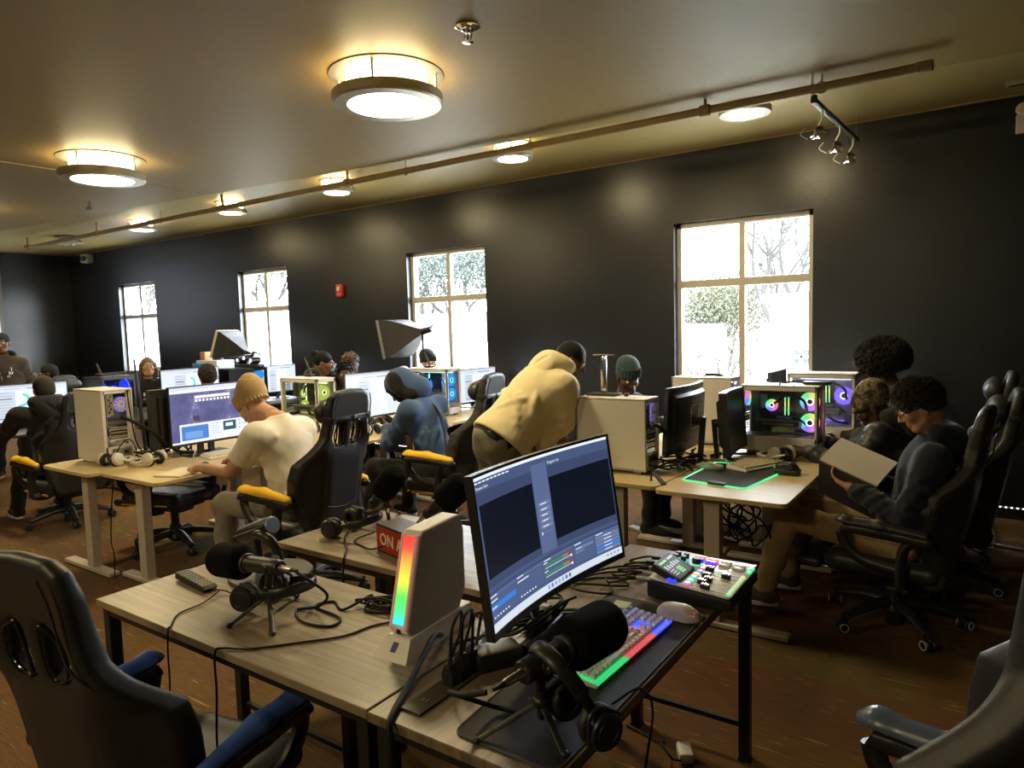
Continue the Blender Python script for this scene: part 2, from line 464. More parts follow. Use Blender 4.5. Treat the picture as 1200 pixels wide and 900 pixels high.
strip = [(-1.555, 'small round lit ceiling light nearest the track spotlights'), (-3.645, 'small round lit ceiling light under the pipe, second from the track spotlights'),
         (-6.0, 'small round lit ceiling light under the pipe, third from the track spotlights'), (-7.96, 'small round lit ceiling light under the pipe, fourth from the track spotlights'),
         (-10.1, 'small round lit ceiling light farthest along the pipe')]
for x, lb in strip: drum_lamp(lb, x, 5.39, HC, .188, .13, group='small ceiling lights along the pipe')
drum_lamp('unlit ceiling light with bare bulbs near the far corner', -12.4, 5.42, HC, .2, .12, lit=False)

# sprinkler pipe, hangers
PIPE = mat('tan_painted_pipe', (.25, .175, .07), .5)
po = thing('sprinkler_pipe', 'long tan sprinkler pipe hung along the ceiling edge', 'pipe', (0, 0, 0))
q = MB(); q.tube([(-12.95, 5.02, 3.12), (-9, 5.0, 3.12), (-5, 5.0, 3.12), (-.42, 5.0, 3.12)], .03, PIPE, seg=12, sm=1); q.cyl((-.42, 5.0, 3.12), (-.33, 5.0, 3.12), .036, m=PIPE, seg=12, bev=.006); q.build('pipe', po)
for x in (-12.9, -10.6, -7.55, -5.4, -1.72):
    q = MB(); q.cyl((x-.04, 5.0, 3.12), (x+.04, 5.0, 3.12), .042, m=PIPE, seg=14, bev=.006); q.cyl((x, 5.0, 3.15), (x, 5.0, HC), .012, m=PIPE, seg=8); q.build('fitting', po)
for x in (-8.9, -4.6, -3.2, -.95):
    q = MB(); q.cyl((x, 5.0, 3.14), (x, 5.0, HN+.05), .005, m=STEEL, seg=6); q.torus((x, 5.0, 3.12), .036, .005, STEEL, (PI/2, 0, 0)); q.build('hanger', po)
def sprinkler(label, x, y, z):
    o = thing('fire_sprinkler', label, 'sprinkler', (x, y, z))
    q = MB(); q.lathe([(0, 0), (.065, 0), (.066, -.008), (.045, -.02), (.03, -.022), (.028, -.012), (0, -.012)], CHROME, seg=28); q.build('escutcheon', o)
    q = MB(); q.cyl((0, 0, -.012), (0, 0, -.04), .014, m=STEEL, seg=12)
    for s in (-1, 1): q.tube([(s*.014, 0, -.03), (s*.024, 0, -.05), (s*.018, 0, -.07), (0, 0, -.078)], .0045, STEEL, 6)
    q.cyl((0, 0, -.035), (0, 0, -.075), .004, m=mat('sprinkler_bulb', (.4, .05, .02), .2), seg=8); q.build('frame', o)
    q = MB(); q.lathe([(0, -.078), (.026, -.08), (.03, -.083), (0, -.086)], CHROME, seg=18); q.build('deflector', o)
sprinkler('chrome fire sprinkler head in the ceiling right of the large lamp', -2.29, 3.0, HN)
o = thing('ceiling_sensor', 'small bluish sensor hanging from the ceiling near the left corner', 'sensor', (-8.6, 4.0, HN))
q = MB(); q.cyl((0, 0, 0), (0, 0, -.06), .012, .018, STEEL, 10); q.build('stem', o)
q = MB(); q.lathe([(0, -.06), (.03, -.06), (.045, -.1), (.02, -.115), (0, -.115)], mat('blue_grey_plastic', (.3, .36, .42), .4), seg=14); q.build('housing', o)
o = MB(); o.box((0, 0, 0), (.5, .06, .03), mat('diffuser_metal', (.5, .47, .38), .5), .004); o.box((0, 0, -.016), (.46, .03, .006), BLACKM)
tag(o.build('air_diffuser', None, (.28, 6.3, HC-.015), .0, smooth=False), 'slim linear air vent in the ceiling at the right edge', 'vent')

# track with spot heads
tl = thing('track_light', 'black track rail with three small spotlights hanging by the right window', 'track light', (-1.0, 4.97, 3.05))
q = MB(); q.box((.03, .7, 0), (.035, 1.36, .03), BLACK, .003, rot=(0, 0, -.045)); q.build('rail', tl)
q = MB(); q.tube([(0, .04, .02), (-.01, .03, .1), (0, .02, .22)], .009, WHITE, 8); q.cyl((0, .04, -.02), (0, .04, .03), .022, m=DARKMET, seg=10); q.build('feed_stem', tl)
q = MB(); q.cyl((.06, 1.34, .01), (.06, 1.34, .23), .002, m=STEEL, seg=5); q.build('hanging_wire', tl)
for k, yy in enumerate((.22, .74, 1.2)):
    q = MB(); q.tube([(.01+.04*yy, yy, -.01), (.01+.04*yy, yy, -.07), (-.02+.04*yy, yy+.03, -.12), (.03+.04*yy, yy+.03, -.17)], .006, WHITE, 6)
    q.tube([(-.1+.04*yy, yy, -.12), (-.13+.04*yy, yy, -.16), (-.08+.04*yy, yy, -.2)], .003, WHITE, 5)
    sp = q.build('spotlight_arm', tl)
    q = MB(); q.lathe([(.0, 0), (.014, 0), (.018, .03), (.05, .075), (.048, .08), (.02, .06), (0, .06)], CHROME, Matrix.Translation((-.06+.04*yy, yy+.03, -.19)) @ Euler((.5, 1.25, 0)).to_matrix().to_4x4(), seg=16)
    q.build('spotlight_head', sp)

# wall fittings
o = thing('fire_alarm_strobe', 'small red fire alarm box on the dark wall between windows', 'fire alarm', (-7.46, YB, 2.19))
q = MB(); q.box((0, -.025, 0), (.125, .05, .17), mat('alarm_red', (.55, .04, .02), .4), .008); q.build('housing', o)
q = MB(); q.box((0, -.055, .02), (.05, .02, .06), mat('strobe_lens', (.75, .7, .62), .2), .006); q.build('strobe', o)
q = MB(); q.text('FIRE', .03, WHITE, Matrix.Translation((0, -.051, -.055)) @ Euler((PI/2, 0, 0)).to_matrix().to_4x4()); q.build('lettering', o)
o = thing('emergency_light', 'white emergency light with round lamp on the wall at the right edge', 'emergency light', (.17, YB, 3.1))
q = MB(); q.box((0, -.03, -.05), (.13, .06, .14), WHITE, .012); q.build('housing', o)
q = MB(); q.ell((-.02, -.07, .05), (.05, .04, .05), WHITE); q.ell((-.025, -.1, .05), (.032, .02, .032), mat('lamp_lens', (.7, .62, .3), .1)); q.build('lamp_head', o)
o = thing('security_camera', 'small white camera high in the far left corner', 'camera', (-14.5, YB, 3.16))
q = MB(); q.box((0, -.08, 0), (.2, .16, .17), WHITE, .03, rot=(0, 0, .3)); q.build('housing', o)
q = MB(); q.cyl((.03, -.15, 0), (.05, -.19, -.01), .05, m=DARKMET, seg=14); q.build('lens', o)

# ------------------------------------------------------------------ outdoors
GRASS = mat('pale_ground', (.55, .54, .48), .9, mottle=.15, mscale=1)
q = MB(); q.box((-12, 45, -1.25), (150, 76, .1), GRASS); struct(q.build('ground_outside', smooth=False))
LEAFS = [mat('leaf_olive', (.042, .043, .021), .8), mat('leaf_green', (.030, .040, .032), .8), mat('leaf_yellow', (.058, .047, .022), .8)]
BARK = mat('bark', (.025, .023, .020), .9)
def tree(label, x, y, h, cr, leafm, n, seed, base=-1.2, bare=0):
    rn = random.Random(seed); o = thing('tree', label, 'tree', (x, y, base), 0, None)
    q = MB(); tips = []
    def grow(p, d, L, r, dep):
        p2 = p+d*L; mid = (p+p2)/2+V((rn.uniform(-1, 1), rn.uniform(-1, 1), rn.uniform(-1, 1)))*L*.08
        q.tube([p, mid, p2], [r, r*.85, r*.7], BARK, 6, 2)
        if dep == 0: tips.append(p2); return
        for k in range(3):
            dd = (d+V((rn.uniform(-1, 1), rn.uniform(-1, 1), rn.uniform(-.25, .8)))*.75).normalized()
            grow(p2, dd, L*rn.uniform(.6, .8), r*.62, dep-1)
    grow(V((0, 0, 0)), V((rn.uniform(-.1, .1), 0, 1)), h*.33, h*.022, 4)
    q.build('trunk', o)
    q = MB(); s = cr*.02
    for k in range(n*3):
        c = rn.choice(tips)+V((rn.gauss(0, 1), rn.gauss(0, 1), rn.gauss(0, .8)))*cr*.22
        M = Matrix.Translation(c) @ Euler((rn.uniform(0, 6), rn.uniform(0, 6), 0)).to_matrix().to_4x4()
        q.raw([(-s, 0, 0), (0, -s*.5, .1*s), (s, 0, 0), (0, s*.5, .1*s)], [(0, 1, 2, 3)], leafm, M)
    if n: q.build('foliage', o, smooth=False)
    return o
tree('spreading tree with olive leaves outside the nearest window', -5.6, 17.5, 3.7, 2.2, LEAFS[0], 3400, 3)
tree('bare branching tree outside the right pane of the nearest window', -3.5, 15.5, 5.6, 2.2, LEAFS[1], 260, 11)
tree('small yellow-green bush outside the nearest window, lower left pane', -4.35, 12.6, 2.6, .9, LEAFS[2], 500, 5)
tree('small grey-green shrub outside the nearest window, lower right pane', -3.4, 12.2, 2.1, .7, LEAFS[1], 260, 8)
tree('dense grey-green tree outside the third window', -16.1, 21, 6.6, 3.4, LEAFS[1], 3600, 21)
tree('pale bare-topped tree outside the third window, left pane', -19.8, 22.5, 7.0, 3.4, LEAFS[1], 2600, 29)
tree('tall dense tree outside the second window', -31.6, 23, 8.5, 4.6, LEAFS[1], 4500, 33)
tree('leafy green tree outside the farthest window', -42.2, 22, 9.0, 4.6, LEAFS[0], 4500, 41)
SIDING = mat('white_siding', (.82, .82, .80), .8); ROOFM = mat('pale_roof', (.058, .058, .058), .9); DGL = mat('blue_window_glass', (.018, .028, .037), .6)
def house(label, x, y, wd, dp_, h, roof, wins, base=-1.2):
    o = thing('house', label, 'building', (x, y, base))
    q = MB(); q.box((0, 0, h/2), (wd, dp_, h), SIDING); q.build('wall', o, smooth=False)
    q = MB(); e = .3
    if roof > 0:
        q.raw([(-wd/2-e, -dp_/2-e, h), (wd/2+e, -dp_/2-e, h), (wd/2+e, dp_/2+e, h), (-wd/2-e, dp_/2+e, h), (-wd/2-e, 0, h+roof), (wd/2+e, 0, h+roof)],
              [(0, 1, 5, 4), (2, 3, 4, 5), (0, 4, 3), (1, 2, 5), (3, 2, 1, 0)], ROOFM)
    else: q.box((0, 0, h+.08), (wd+.3, dp_+.3, .16), ROOFM)
    q.build('roof', o, smooth=False)
    for (wx, wz, ww, wh) in wins:
        q = MB(); q.box((0, 0, 0), (ww, .06, wh), DGL); q.box((0, -.03, 0), (.05, .04, wh), SIDING); q.box((0, -.03, 0), (ww, .04, .05), SIDING)
        q.build('window', o, (wx, -dp_/2-.02, wz), smooth=False)
house('white flat-roofed building outside the nearest window, with a small blue window', -2.6, 13.8, 1.5, 1.2, 3.12, 0, [(-.2, 2.14, .26, .24)])
house('low white shed outside the nearest window, lower left pane', -5.9, 16, 1.3, 1.5, 2.6, 0, [(-.3, 2.2, .2, .4)])
house('long white building outside the third window', -14.2, 17.5, 9.5, 3, 2.4, .9, [])
house('white gabled house outside the second window, with a grey window', -23.4, 19.0, 6.0, 4, 2.9, 1.3, [(1.0, 2.05, .8, .7)])
house('white house with pale roof outside the farthest window', -33.0, 19.5, 3.6, 4, 2.9, 1.6, [])

# ================================================================== GAMING CHAIRS
LEATH = mat('black_leatherette', (.021, .022, .024), .44, bump=.08, bscale=400)
LEATH2 = mat('charcoal_leatherette', (.028, .028, .031), .42, bump=.08, bscale=400)
GREYL = mat('grey_leatherette', (.05, .05, .05), .38, bump=.06, bscale=400)
YEL = mat('yellow_pad', (.85, .50, .02), .5); BLUEP = mat('blue_pad', (.05, .11, .42), .42); REFLP = mat('black_pad_reflection', (.09, .12, .19), .3)  # slate-blue one: black pad with the window's reflection put into its colour
WRIM = mat('white_wheel_rim', (.6, .6, .57), .4)
def poly_sd(px, pz, X, Z):
    n = len(px); d = np.full(X.shape, 1e9); sgn = np.ones(X.shape)
    for i in range(n):
        j = (i-1) % n
        ex, ez = px[j]-px[i], pz[j]-pz[i]; wx, wz = X-px[i], Z-pz[i]
        t = np.clip((wx*ex+wz*ez)/(ex*ex+ez*ez), 0, 1)
        d = np.minimum(d, (wx-ex*t)**2+(wz-ez*t)**2)
        c1 = Z >= pz[i]; c2 = Z < pz[j]; c3 = ex*wz > ez*wx
        fl = (c1 & c2 & c3) | (~c1 & ~c2 & ~c3); sgn = np.where(fl, -sgn, sgn)
    return sgn*np.sqrt(d)
RECL = math.tan(R(11)); ZB = .46
BACKH = [(0, .40), (.17, .405), (.215, .45), (.235, .55), (.27, .70), (.278, .79), (.262, .87), (.215, .955), (.178, 1.03), (.165, 1.10), (.165, 1.2), (.15, 1.265), (.11, 1.295), (0, 1.305)]
HOLE = [(.032, .985), (.088, .985), (.112, 1.03), (.098, 1.095), (.058, 1.122), (.038, 1.11)]
def back_y(x, z):       # middle surface of the backrest
    w = np.clip((np.abs(x)-.13)/.14, 0, 1); w = w*w*(3-2*w)
    fz = np.clip((z-.45)/.2, 0, 1)*np.clip((1.02-z)/.14, 0, 1)
    return -.235-(z-ZB)*RECL+.11*w*fz
def chair_meshes():
    K = {}
    h = .0085
    xs = np.arange(-.31, .3101, h); zs = np.arange(.37, 1.34, h); ys = np.arange(-.48, -.02, h)
    X2, Z2 = np.meshgrid(xs, zs, indexing='ij')
    pts = BACKH+[(-a, b) for a, b in BACKH[::-1][1:-1]]
    d2 = poly_sd([p[0] for p in pts], [p[1] for p in pts], X2, Z2)
    for s in (1, -1):
        d2 = np.maximum(d2, -(poly_sd([p[0]*s for p in HOLE], [p[1] for p in HOLE], X2, Z2)-.002))
    yc = back_y(X2, Z2)
    thick = .034+.016*np.clip((np.abs(X2)-.12)/.1, 0, 1)-.006*np.clip((Z2-1.1)/.15, 0, 1)
    S = SDF((xs[0], ys[0], zs[0]), (xs[-1], ys[-1], zs[-1]), h)
    S.n = np.array([len(xs), len(ys), len(zs)])
    rr = .028
    dy = np.abs(ys[None, :, None]-yc[:, None, :])-thick[:, None, :]
    a = d2[:, None, :]+rr; b = dy+rr
    S.F = (np.sqrt(np.maximum(a, 0)**2+np.maximum(b, 0)**2)+np.minimum(np.maximum(a, b), 0)-rr).astype(np.float32)
    q = MB(); S.into(q, LEATH); K['back'] = q.mesh('chair_back', ang=80)
    # raised middle panel at the rear
    q = MB(); P = []; nx, nz = 10, 14
    for side in (0, 1):
        for i in range(nx+1):
            for j in range(nz+1):
                u = i/nx*2-1; v = j/nz; z = .50+.455*v; x = u*(.125+.035*v)
                y = float(back_y(x, z))-.034
                ed = min(1, min(1-abs(u), v, 1-v)*6)
                P.append((x, y-(.009*math.sqrt(ed) if side == 0 else -.006), z))
    F = []; N = (nx+1)*(nz+1); W = nz+1
    for i in range(nx):
        for j in range(nz):
            F.append((i*W+j, (i+1)*W+j, (i+1)*W+j+1, i*W+j+1))
    q.raw(P[:N], F, LEATH2)
    q.tube([(-.118, float(back_y(.11, .62))-.042, .62), (0, float(back_y(0, .62))-.044, .60), (.118, float(back_y(.11, .62))-.042, .62)], .004, LEATH, 6)
    K['panel'] = q.mesh('chair_panel', ang=60)
    # hole bezels
    q = MB()
    for s in (1, -1):
        for yo in (-.032, .03):
            ring = [(x*s, float(back_y(x, z))+yo, z) for x, z in HOLE]
            q.tube(ring, .0048, mat('gloss_black', (.01, .01, .011), .15), 8, 3, close=True)
    K['bezel'] = q.mesh('bezel')
    # edge piping along wings
    q = MB()
    for s in (1, -1):
        q.tube([((x-.02)*s, float(back_y(x-.02, z))-.052+.012*(x > .2), z) for x, z in BACKH[3:12]], .0035, LEATH2, 6, 4)
    K['piping'] = q.mesh('piping')
    for s in (1, -1):
        q = MB(); y = float(back_y(.25, .79)); q.lathe([(0, .0), (.052, 0), (.056, .006), (.048, .012), (0, .009)], mat('speaker_ring', (.02, .02, .02), .3), Matrix.Translation((s*.235, y-.04, .79)) @ Euler((PI/2, 0, s*.75)).to_matrix().to_4x4(), 24)
        K['disc%d' % s] = q.mesh('disc')
    # head pillow and lumbar pillow
    S = SDF((-.2, -.34, 1.0), (.2, -.12, 1.34), .009); y0 = float(back_y(0, 1.18))
    S.ell((0, y0+.075, 1.17), (.15, .055, .085), k=0); S.cap((-.1, y0+.075, 1.17), (.1, y0+.075, 1.17), .058, k=.04)
    q = MB(); S.into(q, LEATH2); K['headpillow'] = q.mesh('head_pillow')
    q = MB(); q.box((0, y0-.034, 1.135), (.312, .008, .03), LEATH, .003); q.box((-.163, y0, 1.138), (.008, .07, .03), LEATH, .003); q.box((.163, y0, 1.138), (.008, .07, .03), LEATH, .003)
    q.box((.02, y0-.04, 1.135), (.03, .008, .026), BLACK, .002); K['strap'] = q.mesh('strap')
    S = SDF((-.22, -.3, .5), (.22, -.05, .86), .01); y1 = float(back_y(0, .66))
    S.cap((-.12, y1+.08, .66), (.12, y1+.08, .66), .075, k=.03); S.ell((0, y1+.075, .66), (.17, .06, .11), k=.04)
    q = MB(); S.into(q, GREYL); K['lumbar'] = q.mesh('lumbar_pillow')
    # seat with raised sides
    S = SDF((-.32, -.34, .36), (.32, .34, .6), .009)
    S.box((0, .02, .46), (.40, .50, .085), .035, k=0)
    for s in (1, -1): S.cap((s*.205, -.2, .472), (s*.215, .21, .478), .052, .05, k=.03)
    S.cap((-.17, .255, .455), (.17, .255, .455), .05, k=.04); S.box((0, .0, .425), (.42, .46, .03), .014, k=.01)
    q = MB(); S.into(q, LEATH2); K['seat'] = q.mesh('seat')
    q = MB()
    for s in (1, -1):
        q.tube([(s*.13, -.18, .507), (s*.13, .1, .509), (s*.13, .24, .503), (s*.13, .298, .475), (s*.13, .303, .44)], .012, YEL, 8, 4, sy=.35)
        q.tube([(s*.255, -.2, .445), (s*.262, .1, .44), (s*.24, .26, .43)], .007, YEL, 6, 4)
    K['stripe'] = q.mesh('stripe')
    q = MB(); q.tube([(-.24, .24, .418), (-.1, .285, .412), (.1, .285, .412), (.24, .24, .418)], .012, YEL, 8, 4, sy=.5); q.tube([(.245, .2, .418), (.25, -.2, .42)], .01, YEL, 8, 1); q.tube([(-.245, .2, .418), (-.25, -.2, .42)], .01, YEL, 8, 1)
    K['seat_trim'] = q.mesh('seat_trim')
    # armrest: bracket + post + pad
    for s, nm in ((1, 'R'), (-1, 'L')):
        q = MB(); x = s*.315
        q.tube([(s*.2, -.1, .40), (s*.29, -.1, .41), (x, -.09, .45), (x, -.10, .60), (x, -.14, .66)], .024, BLACK, 10, 4, sy=1.3)
        q.tube([(x, -.10, .5), (x, .08, .53), (x, .16, .6), (x, .18, .66)], .023, BLACK, 10, 4, sy=1.2)
        q.box((s*.25, -.08, .41), (.16, .1, .02), BLACK, .006)
        K['post'+nm] = q.mesh('arm_post')
        S = SDF((x-.07, -.26, .6), (x+.07, .3, .76), .006)
        S.cap((x, -.2, .665), (x, .0, .69), .034, .043, k=0); S.cap((x, .0, .69), (x, .17, .685), .043, .045, k=.02); S.cap((x, .17, .685), (x, .225, .665), .042, .034, k=.03)
        S.plane((0, 0, .657), (0, .06, -1)); S.plane((0, 0, .699), (0, -.06, 1)); S.plane((0, .19, .66), (0, 1, .5))
        q = MB(); S.into(q, BLACK); K['armbase'+nm] = q.mesh('arm_base')
        S = SDF((x-.06, -.24, .66), (x+.06, .3, .77), .005)
        S.cap((x, -.195, .69), (x, .0, .71), .026, .036, k=0); S.cap((x, .0, .71), (x, .165, .706), .036, .038, k=.02); S.cap((x, .165, .706), (x, .215, .685), .036, .028, k=.03); S.plane((0, 0, .70), (0, .07, -1))
        q = MB(); S.into(q, YEL); K['pad'+nm] = q.mesh('arm_pad')
    # under the seat
    q = MB(); q.box((0, -.02, .395), (.26, .32, .03), BLACK, .008); q.box((0, -.03, .365), (.14, .2, .045), BLACK, .01)
    q.tube([(.1, -.05, .37), (.24, -.06, .365), (.30, -.07, .36)], .007, BLACK, 8); q.ell((.31, -.072, .36), (.025, .012, .01), BLACK)
    for s in (1, -1): q.tube([(s*.2, -.16, .41), (s*.245, -.24, .43), (s*.25, -.27, .5)], .018, BLACK, 8)
    K['mech'] = q.mesh('tilt_mechanism')
    q = MB(); q.cyl((0, 0, .12), (0, 0, .37), .03, m=BLACK, seg=18); q.cyl((0, 0, .10), (0, 0, .23), .042, m=BLACK, seg=18, bev=.005); K['lift'] = q.mesh('gas_lift')
    q = MB(); q.cyl((0, 0, .075), (0, 0, .15), .062, .05, m=BLACK, seg=20, bev=.008)
    for k in range(5):
        a = 2*PI*k/5+.3; c, s = math.cos(a), math.sin(a)
        q.tube([(c*.03, s*.03, .125), (c*.16, s*.16, .118), (c*.30, s*.30, .085), (c*.325, s*.325, .078)], [.034, .03, .025, .022], BLACK, 10, 3, sy=.8)
    K['star'] = q.mesh('star_base')
    q = MB()
    for s in (1, -1): q.cyl((s*.008, 0, 0), (s*.03, 0, 0), .03, m=BLACK, seg=20, bev=.006)
    q.box((0, 0, .022), (.02, .05, .03), BLACK, .008); q.cyl((0, .0, .03), (0, .0, .07), .008, m=BLACK, seg=8); K['caster'] = q.mesh('caster')
    q = MB()
    for s in (1, -1): q.torus((s*.031, 0, 0), .021, .0035, WRIM, (0, PI/2, 0), seg=20, rs=6)
    K['rim'] = q.mesh('wheel_rim')
    q = MB(); S = SDF((-.2, .28, .36), (.2, .5, .46), .008); S.box((0, .4, .405), (.3, .14, .06), .026, k=0); S.into(q, LEATH2)
    for s in (1, -1): q.cyl((s*.1, .0, .385), (s*.1, .42, .385), .008, m=STEEL, seg=8)
    K['footrest'] = q.mesh('footrest')
    return K
CK = chair_meshes()
def chair(label, x, y, rz, lift=0, pad=YEL, rim=False, stripe=False, trim=False, foot=False, head=True, lumbar=False, group='gaming chairs', extra=None, spin=0, back=True):
    o = thing('gaming_chair', label, 'chair', (x, y, 0), rz, group)
    P = lambda n, k, par=o, z=lift: obj(n, CK[k], par, (0, 0, z if par is o else 0))
    sb = P('star_base', 'star', o, 0); sb.rotation_euler.z = spin
    for k in range(5):
        a = 2*PI*k/5+.3+spin
        c = P('caster', 'caster', o, 0); c.location = (.33*math.cos(a), .33*math.sin(a), .033); c.rotation_euler = (0, 0, a+.6*k)
        if rim: obj('wheel_rim', CK['rim'], c)
    P('gas_lift', 'lift', o, lift*.9); P('tilt_mechanism', 'mech')
    s = P('seat', 'seat')
    if stripe: obj('stripe', CK['stripe'], s)
    if trim: obj('seat_trim', CK['seat_trim'], s)
    if back:
        b = P('backrest', 'back'); obj('rear_panel', CK['panel'], b); obj('vent_bezel', CK['bezel'], b); obj('piping', CK['piping'], b); obj('side_disc', CK['disc1'], b); obj('side_disc', CK['disc-1'], b)
        if head: h = P('head_pillow', 'headpillow'); obj('strap', CK['strap'], h)
        if lumbar: P('lumbar_pillow', 'lumbar')
    for s_ in 'LR':
        p = P('armrest', 'armbase'+s_); obj('arm_post', CK['post'+s_], p); q = obj('arm_pad', CK['pad'+s_], p)
        if pad is not YEL: setmat(q, pad)
    if foot: P('footrest', 'footrest')
    return o
FX = R(90)     # faces -X
chair('black gaming chair with blue arm pads, nearest the camera at lower left', -1.97, 1.05, R(11), -.165, BLUEP, head=False)
o = chair('black gaming chair cut off by the lower right corner, with window reflection coloured into its black arm pad', -.10, 1.42, R(78), -.025, REFLP, lumbar=True, head=False, spin=.5)
for c in o.children:
    if c.name.startswith(('backrest', 'lumbar')): c.location.y += .035; c.location.z += .085; c.rotation_euler.x = R(-6)
chair('black gaming chair with yellow arm pads behind the person in the white T-shirt', -3.47, 2.75, R(94), .0, YEL)
chair('black gaming chair with yellow arm pads behind the person in the blue hoodie', -3.40, 4.07, R(97), .0, YEL, trim=True, foot=False)
chair('black gaming chair with yellow arm pads behind the person in the black hoodie', -6.78, 2.78, R(92), -.11, YEL, trim=True, spin=.35)
chair('low black chair seat with yellow stripes tucked under the left birch desk', -5.18, 2.86, R(104), -.05, YEL, stripe=True, foot=True, spin=.2, back=False)
chair('black gaming chair with white wheel rims under the reader in glasses', -.40, 4.10, R(84), -.11, BLACK, rim=True, foot=True, head=False, spin=-.25)
chair('black gaming chair behind the person in the camouflage hat, by the dark wall', -.26, 4.86, R(92), -.09, BLACK, rim=True, spin=.4)
chair('black gaming chair behind the person with the big afro, nearest the window wall', -.28, 5.56, R(92), -.04, BLACK, rim=True)
o = chair('black gaming chair with white lettering on its headrest behind the kid in the teal beanie', -2.83, 4.95, R(-100), .0, BLACK)
q = MB(); q.text('//FREE', .062, emis('pillow_letter', (.62, .60, .52), .0) if 0 else mat('pillow_letter', (.75, .72, .62), .6), Matrix.Translation((0, float(back_y(0, 1.18))+.134, 1.17)) @ Euler((PI/2, 0, PI)).to_matrix().to_4x4(), bold=.001)
q.build('pillow_lettering', [c for c in o.children if c.name.startswith('head_pillow')][0])
chair('black gaming chair at the far left beside the dark computer with blue fans', -9.35, 4.12, R(-80), -.13, BLACK)
chair('black gaming chair with light edge behind the braided-hair person', -6.35, 5.75, R(-85), .0, BLACK)

# ================================================================== DESKS
def wood_mat(name, c1, c2, rough, sc=(1.5, 40, 10), bump=.05, spec=.5):
    m = mat(name, c1, rough, spec=spec); nt = m.node_tree; b = nt.nodes['Principled BSDF']
    tc = nt.nodes.new('ShaderNodeTexCoord'); mp = nt.nodes.new('ShaderNodeMapping'); mp.inputs['Scale'].default_value = sc
    n = nt.nodes.new('ShaderNodeTexNoise'); n.inputs['Scale'].default_value = 1; n.inputs['Detail'].default_value = 6; n.inputs['Roughness'].default_value = .65
    r = nt.nodes.new('ShaderNodeValToRGB'); r.color_ramp.elements[0].position = .35; r.color_ramp.elements[1].position = .68
    r.color_ramp.elements[0].color = (*c1, 1); r.color_ramp.elements[1].color = (*c2, 1)
    L = nt.links.new; L(tc.outputs['Object'], mp.inputs[0]); L(mp.outputs[0], n.inputs['Vector']); L(n.outputs['Fac'], r.inputs[0]); L(r.outputs[0], b.inputs['Base Color'])
    bp = nt.nodes.new('ShaderNodeBump'); bp.inputs['Strength'].default_value = bump*4; bp.inputs['Distance'].default_value = .004
    L(n.outputs['Fac'], bp.inputs['Height']); L(bp.outputs[0], b.inputs['Normal']); return m
GREYWOOD = wood_mat('grey_oak_laminate', (.15, .118, .078), (.33, .265, .175), .36, (2, 60, 10))
GREYWOOD2 = wood_mat('weathered_oak_laminate', (.10, .076, .05), (.25, .19, .125), .36, (45, 2, 10))
BIRCH = wood_mat('birch_laminate', (.52, .405, .195), (.62, .50, .265), .42, (3, 26, 8), .015)
EDGE = mat('grey_edge_band', (.16, .13, .10), .5)
LEGMET = mat('warm_white_steel', (.56, .50, .42), .45, .1)
TZ = .74
def black_desk(label, x0, y0, x1, y1, wood, legs, grain=None):
    o = thing('desk', label, 'desk', ((x0+x1)/2, (y0+y1)/2, 0), 0, 'black-framed oak desks')
    w, d = x1-x0, y1-y0
    q = MB(); q.box((0, 0, TZ-.0125), (w, d, .025), wood, .003); q.build('desktop', o, smooth=False)
    q = MB(); fr = .03
    for s in (1, -1):
        q.box((0, s*(d/2-.03), TZ-.04), (w-.06, .025, .03), DARKMET, .002); q.box((s*(w/2-.03), 0, TZ-.04), (.025, d-.06, .03), DARKMET, .002)
    q.box((0, d/2-.03, .13), (w-.06, .02, .02), DARKMET, .002)
    q.build('frame', o, smooth=False)
    for (lx, ly) in legs:
        q = MB(); q.box((0, 0, (TZ-.03)/2), (.04, .04, TZ-.03), DARKMET, .003); q.box((0, 0, .006), (.044, .044, .012), BLACK, .003)
        q.build('leg', o, (lx-(x0+x1)/2, ly-(y0+y1)/2, 0), smooth=False)
    return o
D1 = (-2.53, 1.095, -1.203, 1.645); D2 = (-1.197, 1.09, -.69, 2.55); D3 = (-2.52, 1.83, -1.21, 2.43)
def corners(x0, y0, x1, y1, i=.035): return [(x0+i, y0+i), (x1-i, y0+i), (x0+i, y1-i), (x1-i, y1-i)]
black_desk('grey oak desk with black legs carrying the lower left microphone and remote', *D1, GREYWOOD, corners(*D1)+[(-1.86, D1[3]-.035)])
black_desk('grey oak desk with black legs carrying the large curved monitor and audio mixer', *D2, GREYWOOD2, corners(*D2))
black_desk('grey oak desk with black legs carrying the red ON AIR sign', *D3, GREYWOOD, corners(*D3)+[(-1.87, D3[1]+.035)])
